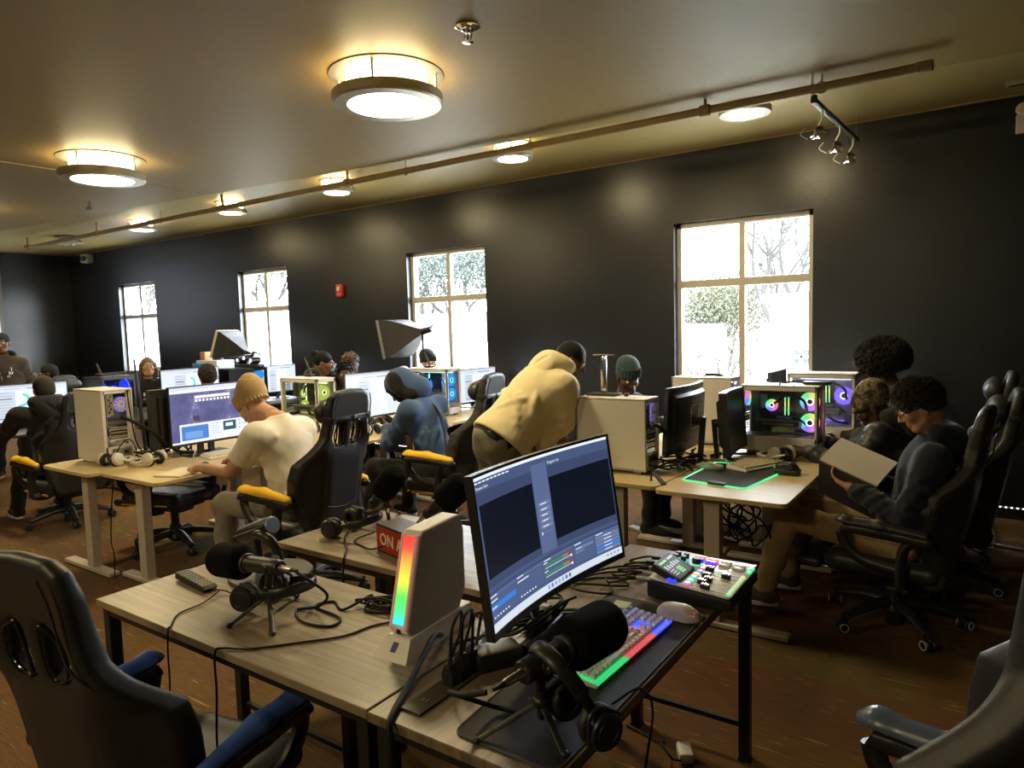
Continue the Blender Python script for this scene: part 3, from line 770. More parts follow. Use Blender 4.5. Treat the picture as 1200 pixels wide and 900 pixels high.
def birch_desk(label, x0, y0, x1, y1, side):
    """electric standing desk: rounded birch top, two T legs; side = which X edge the sitter uses"""
    o = thing('standing_desk', label, 'desk', ((x0+x1)/2, (y0+y1)/2, 0), 0, 'birch standing desks')
    w, d = x1-x0, y1-y0; r = .04; pts = []
    for cx, cy, a0 in ((w/2-r, d/2-r, 0), (-w/2+r, d/2-r, 90), (-w/2+r, -d/2+r, 180), (w/2-r, -d/2+r, 270)):
        for k in range(6): a = R(a0+18*k); pts.append((cx+r*math.cos(a), cy+r*math.sin(a)))
    q = MB(); q.prism(pts, .024, BIRCH, Matrix.Translation((0, 0, TZ-.024)), bev=.003); q.build('desktop', o, smooth=False)
    q = MB(); q.box((-.03*side, 0, TZ-.05), (.09, d-.3, .05), LEGMET, .003); q.box((-.05, 0, TZ-.09), (.06, d-.5, .03), DARKMET, .003); q.build('crossbeam', o, smooth=False)
    for s in (1, -1):
        q = MB(); yy = s*(d/2-.13); lx = -.06*side
        q.box((lx, yy, (TZ-.05)/2+.01), (.085, .06, TZ-.07), LEGMET, .004); q.box((0, yy, TZ-.035), (w-.12, .06, .02), LEGMET, .003); q.box((lx, yy, .62), (.07, .045, .16), LEGMET, .003)
        lg = q.build('leg', o, smooth=False)
        q = MB(); q.box((0, yy, .02), (w-.02, .075, .028), LEGMET, .006)
        for e in (1, -1): q.cyl((e*(w/2-.07), yy, 0), (e*(w/2-.07), yy, .01), .022, m=BLACK, seg=12)
        q.build('foot', lg, smooth=False)
    return o
birch_desk('birch standing desk with the green-edged mouse pad, beside the reader', -1.485, 3.46, -.80, 4.86, 1)
birch_desk('birch standing desk in front of the person with the big afro', -1.485, 4.87, -.80, 6.27, 1)
birch_desk('birch standing desk carrying the beige computer tower with the phone-stand pole', -2.185, 3.52, -1.495, 4.92, -1)
birch_desk('birch standing desk below the nearest window, facing the teal beanie kid', -2.185, 4.93, -1.495, 6.33, -1)
birch_desk('birch standing desk where the person in the white T-shirt writes', -4.885, 2.2, -4.185, 3.6, 1)
birch_desk('birch standing desk in front of the person in the blue hoodie', -4.885, 3.62, -4.135, 5.02, 1)
birch_desk('birch standing desk carrying the left white computer tower seen from behind', -5.58, 2.13, -4.895, 3.53, -1)
birch_desk('birch standing desk in the middle row, carrying the tower lit yellow-green', -5.58, 3.56, -4.895, 4.96, -1)
birch_desk('birch standing desk below the third window, under the tower with blue fans', -4.885, 5.04, -4.185, 6.44, 1)
birch_desk('birch standing desk in the middle row near the third window', -5.58, 5.0, -4.895, 6.4, -1)
DARKTOP = wood_mat('dark_desk_top', (.03, .022, .015), (.07, .05, .035), .4)
def dark_desk(label, x0, y0, x1, y1):
    o = thing('desk', label, 'desk', ((x0+x1)/2, (y0+y1)/2, 0), 0, 'dark desks in the far row')
    w, d = x1-x0, y1-y0
    q = MB(); q.box((0, 0, TZ-.0125), (w, d, .025), DARKTOP, .004); q.build('desktop', o, smooth=False)
    for s in (1, -1):
        q = MB(); yy = s*(d/2-.1); q.box((0, yy, TZ/2), (.07, .05, TZ-.04), DARKMET, .004); q.box((0, yy, .02), (w-.04, .07, .035), DARKMET, .006); q.build('leg', o, smooth=False)
dark_desk('dark desk in front of the person in the black hoodie', -8.28, 2.3, -7.55, 3.75)
dark_desk('dark desk in the far row in front of the curly-haired person', -8.28, 3.8, -7.55, 5.25)
dark_desk('dark desk in the far row beside the tower with blue fans and camera rig', -8.28, 5.3, -7.55, 6.3)
dark_desk('dark desk in front of the girl with glasses', -9.02, 3.8, -8.3, 5.25)

# ================================================================== COMPUTERS
BEIGE = mat('warm_white_case', (.76, .73, .67), .45)
CASEIN = mat('case_inside', (.075, .075, .085), .5)
CASEINW = mat('case_inside_white', (.45, .45, .47), .5)
GREYP = mat('grey_plastic', (.22, .22, .22), .5)
BOARD = mat('circuit_board', (.02, .022, .028), .4)
def tint_glass():
    m = bpy.data.materials.new('tinted_glass'); m.use_nodes = True; nt = m.node_tree
    for n in list(nt.nodes): nt.nodes.remove(n)
    o = nt.nodes.new('ShaderNodeOutputMaterial'); mx = nt.nodes.new('ShaderNodeMixShader'); mx.inputs[0].default_value = .1
    tr = nt.nodes.new('ShaderNodeBsdfTransparent'); tr.inputs[0].default_value = (.86, .87, .9, 1)
    g = nt.nodes.new('ShaderNodeBsdfGlossy'); g.inputs['Roughness'].default_value = .05
    nt.links.new(tr.outputs[0], mx.inputs[1]); nt.links.new(g.outputs[0], mx.inputs[2]); nt.links.new(mx.outputs[0], o.inputs[0]); return m
TINT = tint_glass()
def rainbow(name, sat=.8, es=1.6, off=0., span=1.):
    m = mat(name, (0, 0, 0), .4); nt = m.node_tree; b = nt.nodes['Principled BSDF']; L = nt.links.new
    tc = nt.nodes.new('ShaderNodeTexCoord'); g = nt.nodes.new('ShaderNodeTexGradient'); g.gradient_type = 'RADIAL'
    ad = nt.nodes.new('ShaderNodeMath'); ad.operation = 'MULTIPLY_ADD'; ad.inputs[1].default_value = span; ad.inputs[2].default_value = off
    hs = nt.nodes.new('ShaderNodeCombineColor'); hs.mode = 'HSV'; hs.inputs[1].default_value = sat; hs.inputs[2].default_value = 1
    L(tc.outputs['Object'], g.inputs[0]); L(g.outputs[1], ad.inputs[0]); L(ad.outputs[0], hs.inputs[0]); L(hs.outputs[0], b.inputs['Emission Color'])
    b.inputs['Emission Strength'].default_value = es; return m
RGBFAN = rainbow('rainbow_fan', .78, 1.0); RGBHUB = rainbow('rainbow_hub', .3, 2.2)
BLUEFAN = emis('blue_fan', (.01, .04, 1.), 1.5); BLUEHUB = emis('blue_hub', (.10, .65, 1.), 2.2)
CYANFAN = emis('cyan_fan', (.02, .30, .85), 1.2); CYANHUB = emis('cyan_hub', (.35, .9, 1.), 2)
VIOFAN = emis('violet_fan', (.25, .15, .95), 1.1); VIOHUB = emis('violet_hub', (.75, .75, 1.), 2)
LIMEFAN = emis('lime_fan', (.42, .55, .08), 1.1); LIMEHUB = emis('lime_hub', (.95, 1., .45), 1.8)
FANS = dict(rgb=(RGBFAN, RGBHUB), blue=(BLUEFAN, BLUEHUB), cyan=(CYANFAN, CYANHUB), vio=(VIOFAN, VIOHUB), dim=(emis('dim_violet_fan', (.25, .17, .75), .38), emis('dim_violet_hub', (.5, .45, 1.), .6)), lime=(LIMEFAN, LIMEHUB))
FANM = {}
def fan(par, loc, rot, r, kind):
    """rotor of lit blades with a bright hub ring, facing its own +z"""
    if kind not in FANM:
        a, b = FANS[kind]; q = MB()
        for k in range(9):
            t = 2*PI*k/9; pts = []
            for (rr, da) in ((.3, 0), (.96, .22), (.96, .80), (.3, .62)): pts.append((rr*math.cos(t+da), rr*math.sin(t+da)))
            q.raw([(pts[0][0], pts[0][1], .0), (pts[1][0], pts[1][1], -.06), (pts[2][0], pts[2][1], .1), (pts[3][0], pts[3][1], .1)], [(0, 1, 2, 3)], a)
        q.lathe([(.93, -.12), (1., -.12), (1., .14), (.93, .14)], a, seg=28, cap=False)
        q.lathe([(0, .12), (.26, .12), (.28, -.1)], CASEIN, seg=18, cap=False); q.torus((0, 0, .12), .34, .07, b, seg=22, rs=6); q.lathe([(0, -.13), (.93, -.13)], a, seg=24, cap=False)
        FANM[kind] = q.mesh('fan', ang=30)
    o = obj('fan', FANM[kind], par, loc); o.rotation_euler = rot; o.scale = (r, r, r); return o
def tower(label, x, y, rz, h=.46, d=.46, w=.21, gs=1, case=BEIGE, inside=CASEIN, kind='rgb', fans=(), glass=True, front=None, ram=True, z=TZ, cables=True, group='computer towers'):
    """local +x is the rear, -x the front; gs=+1 puts the glass side on +y, -1 on -y"""
    o = thing('computer_tower', label, 'computer', (x, y, z), rz, group)
    t = .012; b0 = .02
    q = MB()
    for sx in (1, -1):
        for sy in (1, -1): q.box((sx*(d/2-.06), sy*(w/2-.03), b0/2), (.05, .03, b0), GREYP if case is BEIGE else BLACK, .004)
    q.build('foot', o, smooth=False)
    q = MB()
    q.box((0, 0, b0+t/2), (d, w, t), case, .003); q.box((0, 0, h-t/2), (d, w, t), case, .003)
    q.box((0, -gs*(w/2-t/2), (b0+h)/2), (d, t, h-b0-.004), case, .003)
    for sx in (1, -1): q.box((sx*(d/2-.012), gs*(w/2-t/2), (b0+h)/2), (.024, t, h-b0-.004), case, .002)
    q.box((0, gs*(w/2-t/2), h-.02), (d-.02, t, .034), case, .002)
    if glass: q.box((0, gs*(w/2-t/2), b0+.055), (d-.02, t, .09), case, .002)
    if front != 'glass' and front != 'mesh': q.box((-d/2+t/2, 0, (b0+h)/2), (t, w, h-b0-.004), case, .003)
    else:
        for sy in (1, -1): q.box((-d/2+t/2, sy*(w/2-.012), (b0+h)/2), (t, .024, h-b0-.004), case, .002)
        q.box((-d/2+t/2, 0, b0+.03), (t, w, .05), case, .002); q.box((-d/2+t/2, 0, h-.02), (t, w, .03), case, .002)
    q.build('case', o, smooth=False)
    # rear wall with ports, vents and slots
    q = MB(); X = d/2-.004
    rear_open = any(f[0] == 'rear' for f in fans)
    q.box((X-.004, 0, b0+.06), (.006, w-.02, .09), case); q.box((X-.004, gs*(w*.5-.03), (b0+h)/2+.05), (.006, .03, h-b0-.12), case)
    q.box((X-.004, -gs*(w*.5-.018), (b0+h)/2), (.006, .014, h-b0-.03), case); q.box((X-.004, 0, h-.02), (.006, w-.02, .02), case)
    q.box((X-.004, -gs*.05, h-.11), (.006, .05, .15), STEEL)
    for k in range(6): q.box((X, -gs*(.05+.012*(k % 2)-.006), h-.05-.022*k), (.006, .011, .013), BLACK if k % 3 else mat('port_blue', (.03, .08, .4), .4))
    for k in range(7): q.box((X-.003, .0, b0+.135+.017*k), (.005, w*.58, .011), case if k % 2 else STEEL)
    q.box((X-.003, 0, b0+.19), (.006, w*.55, .013), BLACK); q.box((X-.003, 0, b0+.215), (.006, w*.55, .013), BLACK)
    q.box((X-.002, gs*.01, b0+.06), (.006, w*.6, .06), STEEL); q.box((X+.001, gs*.04, b0+.06), (.006, .03, .025), BLACK)
    if not rear_open:
        for k in range(5):
            for j in range(5): q.cyl((X-.006, gs*(.01+.016*k), h-.05-.016*j), (X, gs*(.01+.016*k), h-.05-.016*j), .005, m=CASEIN, seg=6)
    q.build('rear_panel', o, smooth=False)
    if glass:
        q = MB(); q.box((0, -gs*(w/2-.035), (b0+h)/2+.03), (d-.05, .01, h-.15), inside); q.build('motherboard_tray', o, smooth=False)
        q = MB(); y0 = -gs*(w/2-.044); q.box((.05, y0, h*.62), (.24, .008, .25), BOARD, .002); q.box((.13, y0+gs*.02, h*.74), (.04, .03, .1), GREYP, .004)
        q.box((.0, y0+gs*.012, h*.5), (.1, .012, .02), GREYP, .002); q.build('motherboard', o, smooth=False)
        q = MB(); q.box((.02, y0+gs*.06, h*.43), (.27, .11, .045), GREYP if inside is CASEINW else CASEIN, .006); q.box((.02, y0+gs*.118, h*.43), (.2, .004, .012), STEEL); q.build('graphics_card', o, smooth=False)
        q = MB(); q.box((0, 0, b0+.06), (d-.03, w-.03, .085), case if inside is CASEINW else GREYP, .003); q.build('power_supply_shroud', o, smooth=False)
        if ram:
            for k in range(2):
                q = MB(); q.box((-.015-.022*k, y0+gs*.03, h*.68), (.008, .045, .12), BLACK)
                q.box((-.015-.022*k, y0+gs*.056, h*.68), (.008, .006, .12), emis('ram_light', (.25, .9, .3), 1.2)); q.box((-.015-.022*k, y0+gs*.0565, h*.72), (.008, .006, .03), emis('ram_light2', (.9, .75, .1), 1.2)); q.build('memory_stick', o, smooth=False)
        fan(o, (.07, y0+gs*.06, h*.69), (-gs*PI/2, 0, 0), .04, kind)
        q = MB(); q.tube([(.0, y0+gs*.05, h*.5), (-.05, y0+gs*.11, h*.36), (-.1, y0+gs*.1, h*.3), (-.16, y0+gs*.05, h*.27)], .011, BLACK, 8, sy=.5)
        q.tube([(-.02, y0+gs*.02, h*.56), (-.1, y0+gs*.05, h*.5), (-.14, y0+gs*.03, h*.42)], .007, BLACK, 8)
        q.tube([(.05, y0+gs*.07, h*.72), (-.05, y0+gs*.12, h*.86), (-.14, y0+gs*.1, h*.78), (-.15, y0+gs*.05, h*.62)], .009, BLACK, 8); q.build('power_cable', o)
        q = MB(); q.box((0, gs*(w/2-.002), (b0+h)/2+.035), (d-.05, .004, h-b0-.13), TINT); q.build('glass_panel', o, smooth=False)
    if glass and inside is CASEINW:  # added glowing bars that brighten the inside of white-lined cases
        q = MB(); q.box((0, -gs*(w/2-.05), h-.05), (d-.12, .012, .012), FANS[kind][1]); q.box((.02, -gs*(w/2-.05), b0+.125), (d-.16, .012, .008), FANS[kind][0]); q.box((.1, -gs*(w/2-.05), h*.7), (.008, .012, .16), FANS[kind][1]); q.build('added_glow_strip', o, smooth=False)
    if front == 'glass':
        q = MB(); q.box((-d/2+.002, 0, (b0+h)/2+.02), (.004, w-.05, h-b0-.09), TINT); q.build('front_glass', o, smooth=False)
    if front == 'mesh':
        q = MB()
        for k in range(11): q.box((-d/2+.003, -w/2+.03+k*(w-.06)/10, (b0+h)/2+.02), (.004, .0025, h-b0-.09), BLACK)
        for k in range(19): q.box((-d/2+.003, 0, b0+.06+k*(h-b0-.1)/18), (.004, w-.05, .0025), BLACK)
        q.build('mesh_front', o, smooth=False)
    for (where, a, zz, r) in fans:
        if where == 'side': fan(o, (a, -gs*(w/2-.07), zz), (-gs*PI/2, 0, 0), r, kind)
        elif where == 'front': fan(o, (-d/2+.035, a, zz), (0, -PI/2, 0), r, kind)
        elif where == 'rear':
            fan(o, (d/2-.02, a, zz), (0, PI/2, 0), r, 'dim' if kind == 'vio' and case is BEIGE and front is None else kind)
            q = MB()
            for rr in (.3, .5, .7, .9): q.torus((d/2, a, zz), r*rr, .0018, case, (0, PI/2, 0), 20, 6)
            for k in range(6): q.box((d/2, a, zz), (.003, .004, r*1.9), case, rot=(k*PI/6, 0, 0))
            q.build('fan_grille', o)
    return o
def cable(label, pts, r=.0032, m=RUBBER, sm=6, group='black cables', name='cable', seg=8, ends=None):
    q = MB()
    q.tube(pts, r, m, seg, sm)
    if ends: 
        for e, d_ in ends: q.cyl(e, (V(e)+V(d_))[:], r*2, r*1.6, m=BLACK, seg=8)
    o = q.build(name); tag(o, label, 'cable', group); return o
# --- towers
tA2 = tower('beige computer tower with bare side panel and the phone-stand pole on top', -1.885, 3.85, 0, .45, .46, .205, 1, kind='vio', fans=[('rear', .035, .36, .055), ('side', -.12, .32, .06)])
tower('white glass-sided computer tower with two rainbow fans, on the reader\'s desk', -1.145, 4.83, PI, .46, .49, .215, 1, kind='rgb', fans=[('side', -.165, .345, .062), ('side', -.165, .205, .062), ('rear', .0, .36, .05)], front='glass')
tower('white glass-sided computer tower glowing violet in front of the big afro', -1.0, 5.42, PI, .50, .46, .22, 1, inside=CASEINW, kind='vio', fans=[('side', -.13, .33, .065), ('rear', 0, .36, .05)], front='glass')
tower('plain white computer tower against the nearest window, with a black cable on top', -1.725, 4.99, 0, .49, .44, .21, 1, kind='vio', fans=[('rear', .03, .38, .055)])
tower('white computer tower on the left birch desk, its port side to the camera', -5.295, 2.45, 0, .53, .41, .215, 1, kind='vio', fans=[('rear', .03, .42, .055)])
tower('white computer tower glowing yellow-green behind the tan beanie', -5.14, 4.16, PI, .48, .5, .22, 1, inside=CASEINW, kind='lime', fans=[('side', -.12, .34, .07), ('side', .1, .22, .05), ('front', .0, .35, .06), ('front', .0, .21, .06)], front='glass', ram=False)
tower('white computer tower glowing blue below the third window', -4.80, 5.50, PI, .485, .56, .22, 1, inside=CASEINW, kind='cyan', fans=[('side', -.15, .34, .06), ('side', .12, .3, .07), ('front', .0, .36, .06), ('front', .0, .22, .06)], front='glass', ram=False)
tower('dark computer tower with two glowing blue fans at the far left', -7.93, 3.75, R(102), .475, .40, .3, -1, case=BLACK, kind='blue', fans=[('side', -.06, .35, .075), ('rear', .0, .35, .075)], ram=False)
tower('dark computer tower with round blue fans near the second window', -7.93, 5.48, R(110), .45, .42, .28, -1, case=BLACK, kind='cyan', fans=[('side', -.12, .34, .07), ('rear', -.02, .35, .07)], ram=False)

# --- monitors
TXT = emis('ui_text', (.62, .66, .78), 1.0)
def monitor(label, x, y, z, rz, w, h, content=None, Rc=0, tilt=0, stand='foot', thick=.022, bez=.008, chin=.018, logo=None, vesa=None, screen_mat=None, zt=TZ, group='computer monitors'):
    """screen looks along local -y; the stand sits on the table at z=zt"""
    o = thing('monitor', label, 'monitor', (x, y, zt), rz, group)
    n = 20 if Rc else 1
    def cy(u): return -(Rc-math.sqrt(Rc*Rc-u*u)) if Rc else 0
    T = Matrix.Translation((0, 0, z-zt)) @ Matrix.Rotation(-tilt, 4, 'X')
    def slab(q, u0, u1, v0, v1, y0, y1, m, taper=0):
        vs = []; fs = []; k = max(1, int(n*(u1-u0)/w)) if Rc else 1
        for i in range(k+1):
            u = u0+(u1-u0)*i/k; c = cy(u)
            vs += [(u, c+y0, v0), (u, c+y0, v1), (u, c+y1, v1-taper), (u, c+y1, v0+taper)]
        for i in range(k):
            a = 4*i; b = a+4
            for e in range(4): fs.append((a+e, a+(e+1) % 4, b+(e+1) % 4, b+e))
        fs += [(0, 3, 2, 1), (4*k, 4*k+1, 4*k+2, 4*k+3)]
        q.raw(vs, fs, m, T)
    q = MB(); slab(q, -w/2, w/2, 0, h, 0, thick, BLACK); slab(q, -w*.42, w*.42, h*.12, h*.9, thick, thick+.022, BLACK, .02)
    body = q.build('housing', o, smooth=False)
    q = MB(); slab(q, -w/2, -w/2+bez, 0, h, -.004, 0, BLACK); slab(q, w/2-bez, w/2, 0, h, -.004, 0, BLACK); slab(q, -w/2, w/2, h-bez, h, -.004, 0, BLACK); slab(q, -w/2, w/2, 0, chin, -.004, 0, BLACK); q.build('bezel', o, smooth=False)
    q = MB(); sw, sh = w-2*bez, h-bez-chin
    def rect(u0, v0, u1, v1, lay, m):     # u right, v down, both 0..1 on the lit area
        ua, ub = -w/2+bez+u0*sw, -w/2+bez+u1*sw; va, vb = chin+(1-v1)*sh, chin+(1-v0)*sh
        k = max(1, int(n*(u1-u0)+.99)); vs = []; fs = []
        for i in range(k+1):
            u = ua+(ub-ua)*i/k; vs += [(u, cy(u)-.0006-.0003*lay, va), (u, cy(u)-.0006-.0003*lay, vb)]
        for i in range(k): fs.append((2*i, 2*i+2, 2*i+3, 2*i+1))
        q.raw(vs, fs, m, T)
    def text(s, u, v, size, m, lay=3, al='LEFT'):
        uu = -w/2+bez+u*sw; sl = math.atan2(uu, Rc) if Rc else 0
        q.text(s, size, m, T @ Matrix.Translation((uu, cy(uu)-.0006-.0004*lay, chin+(1-v)*sh)) @ Matrix.Rotation(-sl if Rc else 0, 4, 'Z') @ Matrix.Rotation(PI/2, 4, 'X'), align=al)
    if content: content(rect, text)
    else: rect(0, 0, 1, 1, 0, screen_mat or mat('dark_screen', (.02, .022, .026), .22))
    q.build('screen', o, smooth=False)
    zc = (z-zt)+h*.45
    q = MB()
    if stand == 'foot':
        q.box((0, thick+.045, zc/2), (.05, .02, zc), BLACK, .005); q.box((0, thick+.03, zc), (.08, .05, .08), BLACK, .01)
        q.build('stand_column', o, smooth=False); q = MB(); q.box((0, thick+.03, .006), (.24, .19, .012), BLACK, .005); q.build('stand_base', o, smooth=False)
    elif stand == 'vee':
        q.box((0, thick+.085, zc*.55), (.045, .03, zc*1.1), BLACK, .006, rot=(-.08, 0, 0)); q.cyl((0, thick+.025, zc), (0, thick+.09, zc), .03, m=BLACK, seg=14)
        q.build('stand_column', o, smooth=False)
        for s in (1, -1):
            q = MB(); q.tube([(0, thick+.05, .035), (s*.1, thick-.03, .018), (s*.2, thick-.13, .008)], .011, BLACK, 8, 3, sy=.7); q.build('stand_leg', o)
        q = MB(); q.tube([(0, thick+.05, .03), (0, thick+.12, .008)], .011, BLACK, 8, 1); q.build('stand_leg', o)
    if logo:
        q = MB(); q.text(logo, .055, mat('grey_logo', (.5, .5, .5), .5), T @ Matrix.Translation((-w*.1, thick+.0235-.0+cy(0), h*.78)) @ Euler((PI/2, 0, PI)).to_matrix().to_4x4(), bold=.001); q.build('logo', body)
    if vesa:
        q = MB(); q.M = T; q.tube([(c*.055+-.0, thick+.026, h*.52+s*.075) for c, s in ((1, .7), (.7, 1), (-.7, 1), (-1, .7), (-1, -.7), (-.7, -1), (.7, -1), (1, -.7))], .003, mat('red_ring', (.55, .18, .12), .4), 6, 2, close=True); q.build('mount_ring', body); 
    return o
def E_(n, c, s=1.): return emis('ui_'+n, c, s)
def ui_stream(rect, text):
    bg = E_('slate', (.050, .072, .150)); dk = E_('slate_dark', (.036, .050, .105)); bk = E_('near_black', (.004, .0055, .011)); lt = E_('slate_light', (.075, .105, .21)); wt = E_('bar_white', (.62, .68, .74)); blu = E_('blue', (.03, .16, .55)); bt = E_('button', (.12, .155, .27))
    rect(0, 0, 1, 1, 0, bg)
    rect(0, 0, 1, .022, 1, wt)
    for k in range(9): rect(.01+k*.03, .034, .032+k*.03, .044, 1, TXT)
    rect(0, .10, .435, .20, 1, dk); rect(.55, .10, 1, .20, 1, dk); rect(0, .66, .435, .72, 1, dk); rect(.55, .66, 1, .72, 1, dk)
    rect(.02, .185, .43, .665, 2, bk); rect(.553, .185, .995, .665, 2, bk)
    text('Preview: Scene', .012, .075, .012, TXT); text('Program: Scene', .56, .075, .012, TXT)
    rect(.436, .06, .55, .72, 1, lt)
    for k in range(5):
        rect(.452, .345+k*.042, .54, .376+k*.042, 2, bt); rect(.468, .357+k*.042, .512, .364+k*.042, 3, TXT)
    rect(.452, .572, .54, .576, 2, bt); rect(.452, .565, .459, .585, 3, TXT)
    rect(0, .745, 1, .76, 1, dk)
    for a, b in ((.0, .205), (.212, .42), (.427, .655), (.662, .815), (.822, 1.)):
        rect(a, .765, b, .785, 1, lt); rect(a+.01, .771, a+.06, .778, 2, TXT); rect(a, .79, b, .925, 1, E_('slate_mid', (.060, .085, .175)))
    rect(0, .83, .205, .865, 2, blu); rect(.01, .80, .06, .808, 2, TXT); rect(.222, .80, .31, .808, 2, TXT); rect(.01, .844, .05, .851, 3, TXT)
    for j in range(2):
        v = .802+j*.062; rect(.437, v, .575, v+.017, 2, E_('meter_green', (.03, .22, .07))); rect(.575, v, .62, v+.017, 2, E_('meter_yellow', (.30, .20, .03))); rect(.62, v, .648, v+.017, 2, E_('meter_red', (.35, .03, .03)))
        for k in range(22): rect(.437+k*.0095, v+.003, .4375+k*.0095+.001, v+.014, 3, bk)
        rect(.437, v+.027, .64, v+.031, 2, TXT); rect(.635, v+.021, .645, v+.037, 3, E_('white', (.9, .9, .9)))
        rect(.43, v-.012, .46, v-.006, 2, TXT)
    rect(.67, .80, .81, .822, 2, bt); rect(.67, .83, .74, .845, 2, bt); rect(.68, .808, .72, .813, 3, TXT)
    for k in range(5):
        rect(.826, .789+k*.029, .996, .812+k*.029, 2, blu if k == 3 else bt); rect(.885, .797+k*.029, .94, .803+k*.029, 3, TXT)
    for k in range(6): rect(.02+k*.022, .905, .03+k*.022, .915, 2, TXT); rect(.235+k*.022, .905, .245+k*.022, .915, 2, TXT)
    rect(0, .945, 1, 1, 2, E_('taskbar', (.50, .55, .62)))
    for k, c in enumerate(((.1, .3, .8), (.15, .15, .2), (.1, .3, .7), (.3, .3, .3), (.1, .35, .6), (.1, .1, .3), (.1, .1, .1))): rect(.44+k*.027, .957, .456+k*.027, .985, 3, E_('icon%d' % k, c))
    for k in range(4): rect(.89+k*.025, .965, .905+k*.025, .978, 3, E_('icon_grey', (.2, .2, .22)))
def galaxy():
    m = mat('galaxy_wallpaper', (0, 0, 0), .4); nt = m.node_tree; b = nt.nodes['Principled BSDF']; L = nt.links.new
    tc = nt.nodes.new('ShaderNodeTexCoord'); n = nt.nodes.new('ShaderNodeTexNoise'); n.inputs['Scale'].default_value = 5; n.inputs['Detail'].default_value = 9; n.inputs['Roughness'].default_value = .7
    r = nt.nodes.new('ShaderNodeValToRGB'); e = r.color_ramp.elements; e[0].position = .35; e[0].color = (.045, .045, .13, 1); e[1].position = .72; e[1].color = (.42, .42, .62, 1)
    x = e.new(.55); x.color = (.10, .10, .24, 1)
    L(tc.outputs['Object'], n.inputs['Vector']); L(n.outputs['Fac'], r.inputs[0]); L(r.outputs[0], b.inputs['Emission Color']); b.inputs['Emission Strength'].default_value = 1; return m
def ui_galaxy(rect, text):
    rect(0, 0, 1, 1, 0, galaxy()); lav = E_('lavender', (.50, .52, .80)); wt = E_('white', (.9, .9, .9))
    rect(0, 0, 1, .055, 1, E_('tab_strip', (.55, .57, .80))); rect(0, .055, 1, .105, 1, E_('tool_strip', (.72, .74, .92)))
    rect(.28, .17, .70, .215, 1, wt)
    for k in range(10): rect(.285+k*.043, .235, .31+k*.043, .275, 1, wt)
    rect(.25, .52, .275, .62, 1, E_('rock', (.06, .035, .06))); rect(.28, .53, .32, .62, 1, E_('rock', (.06, .035, .06)))
    rect(.09, .66, 1, .97, 1, E_('card_lilac', (.66, .68, .86))); rect(.11, .70, .42, .95, 2, E_('photo_blue', (.06, .18, .48))); rect(.15, .80, .35, .92, 3, E_('photo_blue2', (.14, .30, .60)))
    rect(.60, .69, .76, .86, 2, E_('photo_teal', (.02, .08, .10))); rect(.63, .73, .72, .79, 3, wt)
    for k in range(5): rect(.45, .70+k*.045, .56-.02*(k % 2), .712+k*.045, 2, E_('text_grey', (.45, .45, .55)))
    for k in range(3): rect(.80, .69+k*.07, .81, .72+k*.07, 2, E_('icon_navy', (.08, .12, .3))); rect(.83, .70+k*.07, .92, .715+k*.07, 2, E_('text_grey', (.45, .45, .55))); rect(.95, .69+k*.07, .965, .72+k*.07, 2, E_('icon_navy', (.08, .12, .3)))
    rect(0, .97, 1, 1, 2, E_('tool_strip', (.72, .74, .92)))
def ui_page(donut):
    def f(rect, text):
        rect(0, 0, 1, 1, 0, E_('page', (.58, .64, .74))); rect(0, 0, 1, .05, 1, E_('page_top', (.42, .45, .52))); g = E_('text_slate', (.30, .33, .38)); k_ = E_('text_dark', (.04, .05, .07)); 
        rect(.05, .09, .95, .095, 1, g); rect(.55, .10, .85, .115, 1, k_); rect(.3, .10, .48, .11, 1, g)
        rect(.22, .17, .42, .96, 1, E_('page_side', (.50, .55, .64))); rect(.42, .17, .72 if not donut else .97, .96, 1, E_('page_white', (.72, .76, .82)))
        for k in range(9): rect(.24, .20+k*.08, .36+.02*(k % 2), .215+k*.08, 2, g)
        rect(.24, .36, .38, .385, 2, k_); rect(.24, .90, .37, .92, 2, k_)
        if donut:
            te = E_('teal', (.10, .58, .50))
            for k in range(16):
                a = -1.1+k*.18; rect(.45+.10*math.cos(a)-.0, .42+.16*math.sin(a)-.03, .48+.10*math.cos(a), .42+.16*math.sin(a)+.03, 2, te)
            for k in range(4): rect(.62, .28+k*.035, .9-.05*k, .29+k*.035, 2, g)
        else:
            for k in range(16): rect(.45, .23+k*.043, .66-.04*(k % 3), .236+k*.043, 2, g)
    return f
monitor('large curved monitor showing a slate-blue streaming program, nearest the camera', -1.035, 1.70, .855, R(90), .74, .415, ui_stream, 1.7, R(8), 'vee', group=None)
monitor('monitor showing a purple night-sky browser page beside the tan beanie', -4.855, 3.04, .825, R(90), .70, .44, ui_galaxy, 0, 0, 'foot')
q = monitor('black monitor seen edge-on with a red corner sticker, behind the night-sky screen', -4.98, 2.93, .82, R(-90), .66, .43, None, 0, 0, 'foot', thick=.05)
s_ = MB(); s_.raw([(-.33, .051, .50-.01), (-.33, .051, .44), (-.27, .051, .50-.01)], [(0, 1, 2)], mat('red_sticker', (.6, .03, .03), .5)); s_.build('sticker', q, smooth=False)
monitor('monitor showing a white document page beside the blue hoodie', -4.86, 4.72, .80, R(90), .74, .44, ui_page(0), 0, 0, 'foot')
monitor('pale grey monitor under the right edge of the third window', -4.75, 6.17, .79, R(84), .66, .39, ui_page(0), 0, 0, 'foot')
monitor('white-screened monitor with teal chart in front of the black hoodie', -8.1, 2.98, .80, R(90), .84, .39, ui_page(1), 0, 0, 'foot')
monitor('white-screened monitor with teal chart below the farthest window', -8.1, 4.79, .80, R(90), .76, .43, ui_page(1), 0, 0, 'foot')
